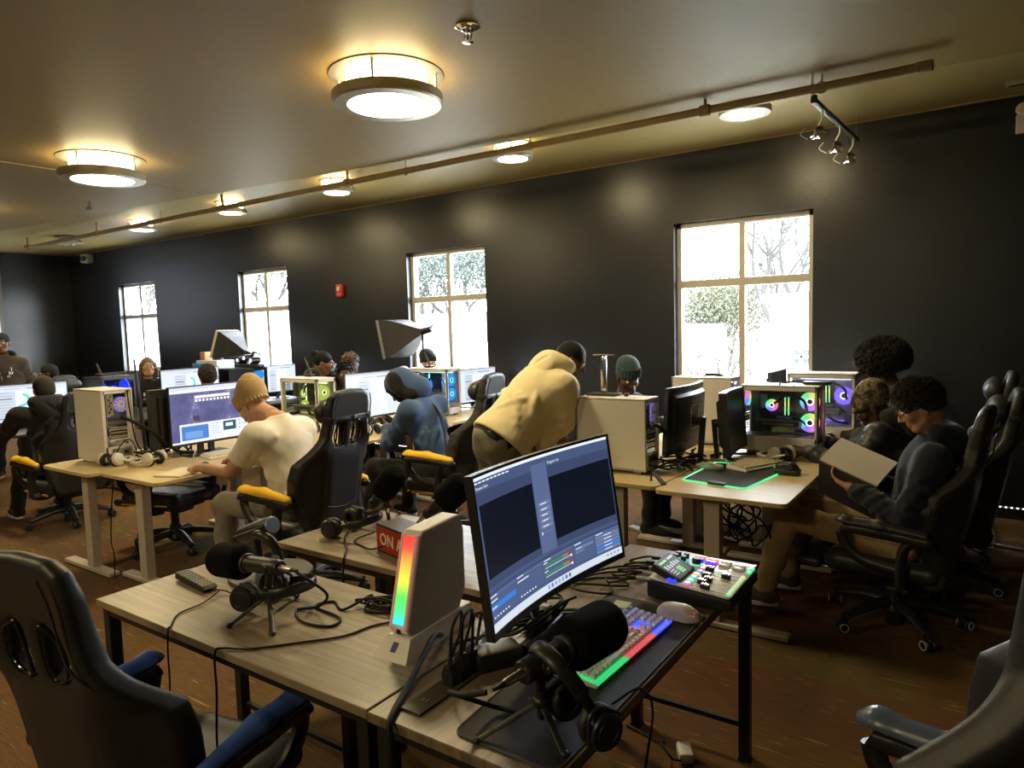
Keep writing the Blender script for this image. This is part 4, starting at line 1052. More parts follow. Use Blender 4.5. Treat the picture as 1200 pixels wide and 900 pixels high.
monitor('black curved monitor seen from behind beside the phone-stand tower', -1.63, 4.33, .81, R(-90), .62, .42, None, 1.5, R(3), 'vee', logo='SCEPTRE', vesa=True)
monitor('switched-off curved monitor seen edge-on by the green-edged mouse pad', -1.345, 4.47, .79, R(94), .46, .40, None, 1.5, R(4), 'vee', thick=.045, screen_mat=mat('grey_screen', (.05, .05, .053), .3))
monitor('small dark monitor in front of the nearest window beside the glass tower', -1.42, 5.86, .85, R(90), .5, .37, None, 0, 0, 'foot')
monitor('dark monitor behind the dark tower at the far left', -8.62, 4.18, .80, R(-90), .52, .42, None, 0, 0, 'foot')
monitor('pale monitor left of the woman with pink-lined hood', -8.0, 6.0, .82, R(80), .5, .38, ui_page(0), 0, 0, 'foot')

# --- rods, stands and items on the towers
o = thing('headset_stand', 'metal headset stand with bare pole on top of the beige tower', 'stand', (-1.985, 3.88, TZ+.45))
q = MB(); q.box((0, 0, .008), (.20, .1, .016), BLACK, .005); q.build('stand_base', o)
q = MB(); q.box((.0, 0, .13), (.035, .02, .235), CHROME, .004); q.build('pole', o)
q = MB(); q.tube([(-.07, 0, .25), (-.04, 0, .252), (.04, 0, .252), (.07, 0, .25)], .012, BLACK, 8, 2, sy=.5); q.build('cradle', o)
tag(MB().ell((0, 0, .011), (.02, .014, .011), mat('dongle_red', (.06, .01, .01), .4)).build('usb_receiver', None, (-1.83, 3.87, TZ+.45)), 'tiny dark red receiver lying on the beige tower', 'receiver')
cable('black cable coiled on top of the white tower by the nearest window', [(-1.73, 4.95, 1.237), (-1.68, 4.98, 1.242), (-1.62, 4.95, 1.24), (-1.60, 4.98, 1.24), (-1.66, 5.0, 1.246), (-1.72, 4.98, 1.25), (-1.64, 4.94, 1.252), (-1.58, 4.96, 1.24)], .006)
o = thing('webcam_cable', 'black cable bundle and bracket lying on the rainbow-fan tower', 'cable', (-1.0, 4.84, TZ+.461))
q = MB(); q.box((.07, 0, .012), (.17, .06, .02), BLACK, .006); q.build('bracket', o); q = MB(); q.tube([(-.0, 0, .012), (-.06, .01, .02), (-.12, -.03, .012), (-.15, -.05, .015), (-.14, -.108, -.01)], .006, RUBBER, 8); q.build('cord', o)
for (lb, px_, py_, pz_, hh) in (('black wireless antenna standing on the tower lit yellow-green', -5.22, 4.25, TZ+.48, .18), ('black wireless antenna standing on the tower under the third window', -4.85, 5.5, TZ+.485, .16), ('thin black antenna standing on the dark tower with blue fans', -8.02, 3.70, TZ+.475, .14), ('black antenna behind the left white tower', -5.35, 2.75, TZ, .72)):
    q = MB(); q.box((0, 0, .012), (.09, .06, .024), BLACK, .008); q.tube([(.02, 0, .02), (-.02, 0, hh*.6), (-.055, 0, hh)], [.016, .013, .008], BLACK, 8, 3, sy=.5)
    tag(q.build('antenna', None, (px_, py_, pz_)), lb, 'antenna', 'wireless antennas')

# --- keyboards
KC = mat('light_keycap', (.82, .78, .74), .45)
def keyboard(label, x, y, rz, w, d, rows, ncol, case, cap, glow=None, num=True, z=TZ+.004, tilt=.05, single=True):
    o = thing('keyboard', label, 'keyboard', (x, y, z), rz, 'keyboards'); o.rotation_euler.x = 0
    q = MB(); q.prism([(-d/2, 0), (d/2, 0), (d/2, .026), (-d/2, .012)], w, case, Matrix(((0, 0, 1, -w/2), (1, 0, 0, 0), (0, 1, 0, 0), (0, 0, 0, 1))), bev=.003); q.build('case', o, smooth=False)
    if glow:
        q = MB()
        for i, gm in enumerate(glow):
            a, b = -w/2+w*i/len(glow), -w/2+w*(i+1)/len(glow)
            q.box(((a+b)/2, .0, .0196), (b-a, d-.014, .0016), gm, rot=(.096, 0, 0)); q.box(((a+b)/2, -d/2-.0, .0135), (b-a, .006, .006), gm)
        q.build('backlight', o, smooth=False)
    pw = (w-.02)/ncol; ph = (d-.022)/rows; km = {}
    def capm(ww):
        if ww not in km:
            b = bmesh.new(); bmesh.ops.create_cube(b, size=1)
            for v in b.verts:
                tp = v.co.z > 0
                v.co = V((v.co.x*(ww-.003-(.004 if tp else 0)), v.co.y*(ph-.003-(.004 if tp else 0))+(.001 if tp else 0), (.012 if tp else 0)))
            bmesh.ops.bevel(b, geom=b.edges[:], offset=.0012, segments=1, affect='EDGES')
            q = MB(); q.bm(b, cap); km[ww] = q.mesh('key', False)
        return km[ww]
    big = MB()
    for r in range(rows):
        c = 0.
        while c < ncol-.01:
            span = 1
            if num and r == 0 and 3.9 < c < 4.1: span = 5.0
            elif num and r in (1, 2) and (c < .1): span = 2.0-.25*0
            elif num and r in (1, 2, 3) and 11.9 < c < 12.1: span = 2
            if num and 14.9 < c < 17.9 and r == 2: c += 1; continue
            if num and r == 1 and (14.9 < c < 15.1 or 16.9 < c < 17.1): c += 1; continue
            span = min(span, ncol-c)
            xx = -w/2+.01+(c+span/2)*pw; yy = -d/2+.011+(r+.5)*ph; zz = .0135+.014*((yy+d/2)/d)
            if single:
                k = obj('key', capm(round(span*pw, 4)), o, (xx, yy, zz)); k.rotation_euler.x = .09
            else: big.box((xx, yy, zz+.005), (span*pw-.003, ph-.003, .011), cap, .002)
            c += span
    if not single: big.build('keycaps', o, smooth=False)
    return o
GR, RD, BL = emis('glow_green', (.05, .9, .25), .5), emis('glow_red', (1., .12, .14), .5), emis('glow_blue', (.06, .10, 1.), .9)
keyboard('white keyboard with red, green and blue underglow on the black mouse pad', -.842, 1.678, R(88), .44, .145, 6, 21, WHITE, KC, [GR, GR, GR, RD, RD, RD, BL, BL], z=TZ+.004)
q = MB(); q.box((0, 0, 0), (.05, .05, .001), mat('sticky_note', (.85, .80, .35), .7)); tag(q.build('sticky_note', None, (-.905, 1.86, TZ+.051), .12), 'small yellow sticky note on the far corner of the lit keyboard', 'note')
keyboard('beige keyboard on the green-edged mouse pad', -1.16, 4.26, R(66), .36, .15, 5, 12, WHITE, mat('cream_keycap', (.50, .43, .31), .5), None, False, TZ+.006, single=True)
keyboard('white keyboard under the night-sky monitor', -4.66, 3.05, R(86), .44, .14, 6, 16, WHITE, WHITE, None, False, TZ, single=True)
keyboard('dark keyboard in front of the blue hoodie', -4.58, 4.62, R(90), .44, .14, 6, 16, BLACK, BLACK, None, False, TZ, single=False)
keyboard('dark keyboard with green glow in front of the far left screens', -7.75, 4.72, R(90), .42, .14, 6, 16, BLACK, BLACK, [GR], False, TZ, single=False)
keyboard('white keyboard in front of the person with the big afro', -.93, 5.56, R(88), .34, .13, 5, 14, WHITE, WHITE, None, False, TZ, single=False)

# --- mouse pads
def pad(label, pts, z, m, edge=None, h=.004, rad=.03, ew=.0035):
    o = thing('mouse_pad', label, 'mouse pad', (0, 0, z))
    P = [V((a, b)) for a, b in pts]; out = []
    n = len(P)
    for i in range(n):
        a, b, c = P[i-1], P[i], P[(i+1) % n]
        u, w_ = (a-b).normalized(), (c-b).normalized()
        for k in range(6):
            t = k/5; out.append((b+u*rad*(1-t)**2+w_*rad*t**2))
    q = MB(); q.prism([tuple(p) for p in out], h, m); q.build('mat_sheet', o, smooth=False)
    if edge:
        q = MB(); q.tube([(p.x, p.y, h*.6) for p in out], ew, edge, 8, 1, close=True); q.build('edge_piping', o)
    return o
PADM = mat('black_cloth', (.012, .013, .014), .7, bump=.1, bscale=700)
pad('large black mouse pad under the lit keyboard, nearest the camera', [(-.965, 1.13), (-.70, 1.13), (-.70, 2.02), (-1.03, 2.02)], TZ, PADM, mat('pad_edge', (.05, .048, .04), .5))
pad('black mouse pad with glowing green edge on the reader\'s desk', [(-1.43, 3.74), (-1.06, 3.68), (-.98, 4.30), (-1.42, 4.30)], TZ, PADM, emis('green_edge', (.05, .85, .22), 1.2), ew=.005)
q = MB(); q.box((0, 0, .008), (.10, .03, .016), BLACK, .004)
for k in range(3): q.ell((-.025+.025*k, 0, .017), (.006, .006, .002), GREYP)
tag(q.build('pad_controller', None, (-1.22, 3.70, TZ+.004), R(-8)), 'small black light controller at the front of the green-edged mouse pad', 'controller')
# --- mice
def mouse(label, x, y, z, rz, m, glow=None):
    o = thing('computer_mouse', label, 'mouse', (x, y, z), rz, 'computer mice')
    S = SDF((-.045, -.08, -.01), (.045, .08, .06), .0025)
    S.ell((0, -.012, .008), (.033, .058, .034), k=0); S.ell((0, .03, .006), (.031, .036, .024), k=.02); S.cap((0, -.02, .012), (0, .03, .01), .026, k=.02); S.plane((0, 0, 0), (0, 0, -1))
    for s in (1, -1): S.ell((s*.042, 0, .016), (.012, .04, .016), k=.01, op='s')
    q = MB(); S.into(q, m); b = q.build('shell', o)
    q = MB(); q.cyl((-.005, .043, .025), (.005, .043, .025), .011, m=BLACK, seg=14); q.box((0, .02, .0385), (.012, .02, .004), BLACK, .001); q.build('scroll_wheel', o)
    if glow:
        q = MB()
        for i in range(-3, 4):
            for j in range(9):
                x_ = i*.0085+(j % 2)*.004; y_ = -.055+j*.0085; zz = .008+.034*math.sqrt(max(0, 1-(x_/.033)**2-((y_+.012)/.058)**2))
                if zz > .014: q.lathe([(0, .0012), (.0026, .0008), (.0028, -.002)], glow if (i+j) % 3 else CASEIN, Matrix.Translation((x_, y_, zz)), 6, False)
        q.build('honeycomb_holes', b, smooth=False)
    return o
mouse('white honeycomb mouse with reddish glow beside the audio mixer', -.765, 1.958, TZ+.004, R(88), mat('mouse_white', (.62, .56, .52), .45), mat('mouse_glow', (.3, .12, .1), .4, emit=(.9, .25, .18), es=.35))
mouse('black mouse on its stand at the desk edge by the reader', -.96, 4.16, TZ+.03, R(80), BLACK)
mouse('pinkish mouse beside the headset on the left birch desk', -5.0, 2.78, TZ, R(90), mat('mouse_pink', (.45, .36, .36), .4))
o = thing('charging_dock', 'black mouse dock with a tiny green light at the desk edge by the reader', 'dock', (-.955, 4.16, TZ))
q = MB(); q.box((0, 0, .016), (.13, .10, .03), BLACK, .008); q.build('body', o); q = MB(); q.box((-.02, .03, .034), (.012, .012, .006), emis('dock_green', (.1, 1, .3), 2)); q.build('light', o)

# --- compact white computer with the rainbow light bar
o = thing('mini_computer', 'upright white mini computer with rainbow light bar on the front oak desk', 'computer', (-1.335, 1.345, TZ), R(4))
prof = [(.0, .062), (.02, .045), (.25, .045), (.285, .10), (.285, .285), (.265, .335), (.085, .33), (.068, .312), (.003, .08)]
q = MB(); YZ = Matrix(((0, 0, 1, -.033), (1, 0, 0, 0), (0, 1, 0, 0), (0, 0, 0, 1)))
PCW = mat('mini_pc_white', (.80, .77, .73), .42)
q.prism(prof, .066, PCW, YZ, bev=.006)
for s in (1, -1): q.raw([(s*.0335, .018, .105), (s*.0335, .19, .175), (s*.0335, .215, .33), (s*.0335, .085, .325), (s*.0355, .12, .23)], [(0, 1, 4), (1, 2, 4), (2, 3, 4), (3, 0, 4)], PCW)
q.build('case', o, smooth=False)
def hsvbar():
    m = mat('rainbow_bar', (0, 0, 0), .4); nt = m.node_tree; b = nt.nodes['Principled BSDF']; L = nt.links.new
    tc = nt.nodes.new('ShaderNodeTexCoord'); sp = nt.nodes.new('ShaderNodeSeparateXYZ'); r = nt.nodes.new('ShaderNodeValToRGB'); mr = nt.nodes.new('ShaderNodeMapRange'); mr.inputs[1].default_value = .09; mr.inputs[2].default_value = .315
    e = r.color_ramp.elements; e[0].position = 0; e[0].color = (.05, .9, .9, 1); e[1].position = 1; e[1].color = (1, .05, .04, 1)
    for p_, c in ((.12, (.1, .9, .3, 1)), (.3, (.12, .9, .12, 1)), (.48, (.85, .9, .08, 1)), (.68, (1, .5, .08, 1)), (.85, (1, .12, .06, 1))): x_ = e.new(p_); x_.color = c
    L(tc.outputs['Object'], sp.inputs[0]); L(sp.outputs[2], mr.inputs[0]); L(mr.outputs[0], r.inputs[0]); L(r.outputs[0], b.inputs['Emission Color']); b.inputs['Emission Strength'].default_value = .85; return m
q = MB(); q.raw([(-.019, -.001, .085), (.019, -.001, .085), (.019, .0655, .318), (-.019, .0655, .318)], [(0, 1, 2, 3)], hsvbar()); q.build('light_bar', o, smooth=False)
q = MB()
for s in (1, -1): q.tube([(s*.025, .0, .072), (s*.025, .070, .320)], .006, mat('pink_glow_plastic', (.7, .5, .48), .4, emit=(1, .3, .25), es=.12), 8, 1)
q.build('bar_edge', o)
q = MB(); q.box((0, .004, .064), (.016, .008, .014), BLACK, .002); q.build('power_button', o)
q = MB(); q.prism([(-.06, 0), (.06, 0), (.04, .05), (-.04, .05)], .30, PCW, Matrix(((1, 0, 0, 0), (0, 0, 1, -.0), (0, 1, 0, 0), (0, 0, 0, 1))), bev=.003)
q.raw([(-.06, -.045, 0), (.06, -.045, 0), (.04, .004, .05), (-.04, .004, .05), (-.06, .01, 0), (.06, .01, 0)], [(0, 1, 2, 3), (0, 3, 4), (1, 5, 2)], PCW); q.build('base', o, smooth=False)
q = MB(); q.box((0, -.019, .028), (.017, .002, .028), mat('badge_blue', (.02, .05, .2), .3), rot=(-.77, 0, 0)); q.build('badge', o, smooth=False)

# ================================================================== PODCAST GEAR
def frame(p, d, roll=0):
    d = V(d).normalized(); return Matrix.Translation(p) @ d.to_track_quat('Z', 'Y').to_matrix().to_4x4() @ Matrix.Rotation(roll, 4, 'Z')
def tripod_mic(label, tail, tip, hub, feet, foamL=.15, foamR=.058, group='podcast microphones', column=True):
    """tail = cable end, tip = foam end; hub = tripod hub; all world points"""
    tail, tip, hub = V(tail), V(tip), V(hub); d = (tip-tail).normalized(); L = (tip-tail).length
    org = V((hub.x, hub.y, TZ)); o = thing('microphone', label, 'microphone', org, 0, group)
    T = Matrix.Translation(-org)
    xl = .055; b0 = xl; b1 = L-foamL
    q = MB(); q.M = T; F = frame(tail, d)
    q.lathe([(0, b0), (.022, b0), (.026, b0+.006), (.026, b0+.05), (.027, b1-.03), (.031, b1-.028), (.031, b1-.008), (.028, b1)], BLACK, F, 24)
    q.lathe([(.0316, b1-.026), (.0324, b1-.024), (.0316, b1-.022)], STEEL, F, 24, False); q.build('body', o)
    q = MB(); q.M = T; q.lathe([(0, .0), (.0075, .0), (.0095, .012), (.0095, .05), (.011, .052), (.011, xl+.002)], STEEL, F, 16); q.lathe([(0, -.03), (.004, -.03), (.007, .0)], BLACK, F, 10); q.build('connector', o)
    q = MB(); q.M = T; pr = []
    r = foamR
    for k in range(9): a = PI/2*k/8; pr.append((r*.93-.028*math.cos(a)*1+.0 if 0 else (r-.03)+.03*math.sin(a), b1-.012+.03-.03*math.cos(a)))
    for k in range(13): a = PI/2*k/12; pr.append(((r-.045)+.045*math.cos(a), L-.045+.045*math.sin(a)))
    pr = [(.029, b1-.012)]+pr+[(0, L)]
    q.lathe(pr, FOAM, F, 32); q.build('foam_windscreen', o)
    # yoke from body to column
    c = tail+d*(b0+.05); top = V((hub.x, hub.y, hub.z+.03))
    q = MB(); q.M = T; side = d.cross(V((0, 0, 1))).normalized()
    q.cyl(c-side*.03, c+side*.03, .016, m=BLACK, seg=16, bev=.003); q.tube([c, (c+top)/2+V((0, 0, .0)), top], [.014, .013, .012], BLACK, 10, 4); q.ell(c+side*.033, (.012, .012, .012), BLACK); q.build('mount', o)
    q = MB(); q.M = T; q.cyl(top, hub-V((0, 0, .022)), .009, m=DARKMET, seg=12); q.ell(hub, (.02, .02, .016), BLACK); q.cyl(hub+V((0, 0, .012)), hub+V((0, 0, .026)), .014, m=BLACK, seg=14)
    if column: q.cyl(hub, hub-V((0, 0, .04)), .008, m=BLACK, seg=10)
    q.build('tripod_hub', o)
    for f in feet:
        q = MB(); q.M = T; f = V(f); q.tube([hub+(f-hub)*.08, f+V((0, 0, .006))], .0085, mat('tripod_leg', (.05, .048, .045), .35, .4), 8, 1, sy=.55); q.ell(f+V((0, 0, .007)), (.011, .011, .007), BLACK); q.build('leg', o)
    return o
tripod_mic('black foam-covered microphone on a small tripod in front of the remote, lower left', (-1.765, 1.33, .908), (-2.18, 1.335, .872), (-1.885, 1.33, .805), [(-1.91, 1.20, TZ), (-1.745, 1.235, TZ), (-1.93, 1.47, TZ)], .165, .058)
tripod_mic('black foam-covered microphone on a tripod hung with headphones, nearest the camera', (-.79, 1.085, .925), (-.735, 1.47, .925), (-.80, 1.235, .815), [(-.90, 1.13, TZ), (-.715, 1.19, TZ), (-.80, 1.42, TZ)], .175, .061)
tripod_mic('black foam microphone tilted upward at the left end of the ON AIR desk', (-2.47, 2.31, .755), (-2.245, 2.30, .985), (-2.36, 2.34, .80), [(-2.45, 2.24, TZ), (-2.27, 2.26, TZ), (-2.36, 2.42, TZ)], .15, .062)
tripod_mic('black foam microphone tilted upward behind the white mini computer', (-2.13, 2.31, .765), (-1.855, 2.31, .975), (-2.0, 2.34, .80), [(-2.09, 2.24, TZ), (-1.91, 2.26, TZ), (-2.0, 2.42, TZ)], .15, .066)
# broadcast microphone with a window reflection painted on its end disc, on a round plate
o = thing('microphone', 'black tube microphone with window reflection coloured into its end disc, on a flat base plate', 'microphone', (-2.19, 1.56, TZ), 0)
ax = V((.24, -.01, .085)).normalized(); c0 = V((-.20, .02, .115)); F = frame(c0, ax)
PALE = mat('pale_reflection_disc', (.30, .40, .55), .25)  # pale blue is the window's reflection on the end disc, put into the colour
q = MB(); q.lathe([(0, 0), (.02, 0), (.032, .01), (.034, .03), (.034, .215), (.03, .222)], BLACK, F, 26); q.build('body', o)
q = MB(); q.lathe([(.031, .2215), (.028, .225), (0, .2255)], PALE, F, 26); q.build('end_disc', o)
q = MB(); q.tube([c0+ax*.0+V((0, -.036, .006)), c0+ax*.21+V((0, -.036, .006))], .0035, STEEL, 6, 1); q.build('silver_rail', o)
q = MB(); q.tube([(-.07, 0, .01), (-.075, 0, .10), (-.05, -.02, .15), (0, -.03, .16), (.04, -.02, .14), (.05, 0, .08), (.05, 0, .01)], .017, BLACK, 10, 4); q.build('yoke', o)
q = MB(); q.lathe([(0, 0), (.15, 0), (.152, .006), (.148, .013), (0, .014)], mat('plate_grey', (.05, .05, .05), .35), seg=40); q.build('base_plate', o)
q = MB(); q.lathe([(0, 0), (.016, 0), (.018, .01), (0, .016)], PALE, frame((.085, -.045, .085), (1, -.4, .3)), 18); q.tube([(.05, 0, .08), (.07, -.03, .082), (.085, -.045, .085)], .007, BLACK, 8); q.build('knob', o)

def headphones(label, loc, rot, spread=.085, group='black headphones'):
    o = thing('headphones', label, 'headphones', loc, 0, group); o.rotation_euler = rot
    for s in (1, -1):
        q = MB(); F = frame((s*spread, 0, 0), (s, 0, 0)); q.lathe([(0, .0), (.03, 0), (.042, .012), (.043, .022), (.038, .032), (.0, .036)], BLACK, F, 26)
        q.torus((s*(spread+.033), 0, 0), .024, .002, DARKMET, (0, PI/2, 0)); cup = q.build('ear_cup', o)
        q = MB(); q.torus((s*(spread-.012), 0, 0), .031, .013, mat('ear_leather', (.016, .016, .016), .5), (0, PI/2, 0), 26, 10, (1, 1, 1)); q.build('ear_pad', cup)
        q = MB(); q.tube([(s*(spread+.018), -.046, 0), (s*(spread+.024), -.02, .052), (s*(spread+.022), 0, .06), (s*(spread+.024), .02, .052), (s*(spread+.018), .046, 0)], .005, BLACK, 8, 3)
        q.box((s*(spread+.018), 0, .085), (.008, .022, .06), BLACK, .003); q.build('yoke', o)
    q = MB(); pts = []
    for k in range(13):
        a = PI*k/12; pts.append((-(spread+.016)*math.cos(a), 0, .10+.095*math.sin(a)))
    q.tube(pts, .017, BLACK, 10, 2, sy=.32); b = q.build('headband', o)
    return o
headphones('black headphones lying behind the lower left microphone', (-1.99, 1.37, TZ+.047), (R(-80), R(-4), R(-70)), .075)
headphones('black headphones lying on the ON AIR desk beside the tilted microphone', (-2.37, 2.07, TZ+.047), (R(-78), R(3), R(-78)), .075)
headphones('black headphones hung over the microphone nearest the camera', (-.715, 1.265, .800), (R(30), 0, R(-25)), .062)

# --- audio mixer
MW, MD = .315, .275
mx = thing('audio_mixer', 'black and white podcast mixer with glowing buttons at the desk\'s far right corner', 'mixer', (-.775, 2.215, TZ), R(91))
zb, zf = .071, .050
q = MB(); q.prism([(-MD/2, .006), (MD/2, .006), (MD/2, zb-.006), (-MD/2, zf-.006)], MW, BLACK, Matrix(((0, 0, 1, -MW/2), (1, 0, 0, 0), (0, 1, 0, 0), (0, 0, 0, 1))), bev=.008)
for sx in (1, -1):
    for sy in (1, -1): q.cyl((sx*.12, sy*.1, 0), (sx*.12, sy*.1, .012), .012, m=RUBBER, seg=12)
q.build('chassis', mx)
sl = math.atan2(zb-zf, MD)
TP = Matrix.Translation((0, 0, (zb+zf)/2-.005)) @ Matrix.Rotation(sl, 4, 'X')
def mpart(name, fn, par=None, smooth=True):
    q = MB(); q.M = TP; fn(q); return q.build(name, par or mx, smooth=smooth)
PANEL = mat('mixer_panel', (.84, .86, .88), .32, spec=1.0, coat=.5)
rp = []
for cx, cy, a0 in ((MW/2-.02, MD/2-.02, 0), (-MW/2+.02, MD/2-.02, 90), (-MW/2+.02, -MD/2+.02, 180), (MW/2-.02, -MD/2+.02, 270)):
    for k in range(5): a = R(a0+22.5*k); rp.append((cx+.016*math.cos(a), cy+.016*math.sin(a)))
mpart('top_panel', lambda q: q.prism(rp, .006, PANEL, bev=.002))
def scr(q):
    M = Matrix.Translation((-.06, .088, .004)) @ Matrix.Rotation(.32, 4, 'X')
    q.prism([(-.07, -.05), (.07, -.05), (.07, .052), (-.07, .052)], .026, BLACK, M, bev=.004)
    q.quad(-.062, -.042, .062, .044, .0265, E_('mixer_lcd', (.02, .022, .026), .6), M)
    q.quad(-.055, .03, .0, .038, .027, emis('lcd_green', (.25, .7, .2), .8), M); q.quad(.01, .03, .055, .038, .027, E_('lcd_grey', (.4, .42, .45)), M)
    for k in range(6): q.quad(-.055+.018*k, .0, -.045+.018*k, .02-.003*(k % 3), .027, E_('lcd_grey', (.4, .42, .45)), M)
    for i in range(3):
        for j in range(3): q.quad(-.012+.011*i, -.036+.010*j, -.003+.011*i, -.028+.010*j, .027, emis('lcd_green', (.25, .7, .2), .8), M)
    for k in range(3): q.quad(-.055, -.03+.01*k, -.025, -.026+.01*k, .027, E_('lcd_grey', (.4, .42, .45)), M)
mpart('touch_screen', scr, smooth=False)
def knob(x, y, r, h):
    def f(q):
        q.lathe([(0, .005), (r*1.25, .005), (r*1.25, .008), (r, .009)], emis('knob_ring', (.1, .8, .5), .8), Matrix.Translation((x, y, 0)), 20, False)
        q.lathe([(r, .006), (r, h-.002), (r*.9, h), (0, h)], BLACK, Matrix.Translation((x, y, 0)), 20); q.lathe([(r*.7, h), (0, h+.001)], GREYP, Matrix.Translation((x, y, 0)), 20)
    return mpart('knob', f)
for x, y in ((.055, .118), (.085, .118), (.055, .09), (.085, .09)): knob(x, y, .010, .026)
knob(.06, .045, .015, .028)
def ring(q): q.lathe([(.006, .005), (.016, .005), (.016, .011), (.011, .013), (.007, .009)], emis('blue_button', (.03, .06, .9), .9), Matrix.Translation((-.138, .06, 0)), 20)
mpart('headphone_button', ring)
for k, cc in enumerate(((.9, .12, .65), (.1, .85, .25), (.04, .5, .85), (.95, .45, .12), (.06, .2, .9), (.9, .06, .08))):
    x = -.127+.031*k
    mpart('channel_button', lambda q, x=x, cc=cc, k=k: q.cyl((x, .012, .005), (x, .012, .012), .0105, .0095, emis('channel_%d' % k, cc, .85), 18))
for k, fy in enumerate((-.055, -.012, -.018, -.008, .0, -.06)):
    x = -.127+.031*k
    mpart('fader_slot', lambda q, x=x: q.box((x, -.055, .0062), (.0025, .105, .0012), BLACK), smooth=False)
    fy = (-.045, -.026, -.034, -.02, -.075, -.012)[k]
    def fk(q, x=x, fy=fy):
        q.box((x, fy, .013), (.019, .028, .014), BLACK, .002); q.box((x, fy, .0205), (.018, .008, .003), CHROME, .001); q.box((x, fy+.009, .019), (.017, .006, .004), STEEL, .001); q.box((x, fy-.009, .019), (.017, .006, .004), STEEL, .001)
    mpart('fader_knob', fk)
for k in range(4):
    for j in range(2):
        cc = ((.02, .03, .95), (.9, .2, .12)) if k == 0 else (((.15, .05, .95), (.9, .22, .15)) if k == 1 else ((.38, .33, .24), (.42, .36, .26)))
        m_ = emis('pad_%d%d' % (k, j), cc[j], .8) if k < 2 else mat('pad_beige', (.42, .36, .26), .4, emit=(.5, .4, .25), es=.12)
        mpart('sound_pad', lambda q, k=k, j=j, m_=m_: q.box((.095+.028*j, .052-.046*k, .009), (.024, .036, .010), m_, .003))
for k in range(6):
    x = -.127+.031*k
    for j, (dx, cc) in enumerate(((-.007, (.08, .8, .3)), (.007, (.9, .25, .15)))):
        mpart('mute_button', lambda q, x=x, dx=dx, cc=cc, j=j: q.box((x+dx, -.122, .0085), (.011, .014, .008), emis('mute_%d' % j, cc, .8), .003))
for j in range(2):
    mpart('record_button', lambda q, j=j: q.box((.09+.034*j, -.125, .0085), (.017, .016, .008), emis('mute_0', (.08, .8, .3), .8), .004))
for k in range(5):
    q = MB(); q.cyl((-.12+.055*k, MD/2-.004, .05), (-.12+.055*k, MD/2+.05, .048), .008, m=STEEL, seg=12); q.cyl((-.12+.055*k, MD/2+.05, .048), (-.12+.055*k, MD/2+.085, .046), .006, m=RUBBER, seg=10); q.build('plug', mx)
for k in range(5):
    y = 2.215-.12+.055*k
    cable('black microphone cable plugged into the back of the audio mixer', [(-.97, y, TZ+.047), (-1.04, y+.02*(k-2), TZ+.03), (-1.09, 2.12+.05*k, TZ+.012), (-1.02+.02*k, 2.02+.09*k, TZ+.008), (-1.13, 1.98+.06*k, TZ+.012), (-1.2, 2.05-.03*k, TZ+.01)], .0038, group='mixer cables')
# --- ON AIR sign
o = thing('lighted_sign', 'red ON AIR box sign on the oak desk', 'sign', (-1.905, 1.95, TZ), R(-15))
q = MB(); q.box((0, .04, .057), (.30, .12, .114), DARKMET, .004); q.build('housing', o, smooth=False)
q = MB(); q.box((0, -.0215, .057), (.284, .004, .096), mat('sign_red', (.36, .02, .012), .3), .001); q.build('face', o, smooth=False)
q = MB(); q.text('ON AIR', .068, mat('sign_letter', (.80, .66, .55), .4), Matrix.Translation((0, -.0245, .057)) @ Matrix.Rotation(PI/2, 4, 'X'), ext=.0006, bold=.0012); q.build('lettering', o, smooth=False)
# --- remote control
o = thing('remote_control', 'slim black remote control with small buttons on the front oak desk', 'remote', (-2.345, 1.355, TZ), R(-6))
q = MB(); q.prism([(-.115, .006), (.10, .0), (.115, .012), (.10, .022), (-.11, .03)], .05, BLACK, Matrix(((1, 0, 0, 0), (0, 0, -1, .025), (0, 1, 0, 0), (0, 0, 0, 1))), bev=.003); q.build('body', o, smooth=False)
for i in range(9):
    for j in range(4):
        x = -.095+.023*i; z = .0295-.0075*(i/8)*1.02
        cc = emis('rc', (0, 0, 0), 0) if 0 else (mat('btn_red', (.4, .1, .06), .5) if (i == 5 and j > 1) else (mat('btn_green', (.1, .4, .3), .5) if i == 5 else (mat('btn_tan', (.35, .28, .18), .5) if i > 5 else GREYP)))
        q = MB(); q.box((0, 0, 0), (.013, .006, .004), cc, .0015); q.build('button', o, (x, -.017+.0113*j, z), smooth=False)
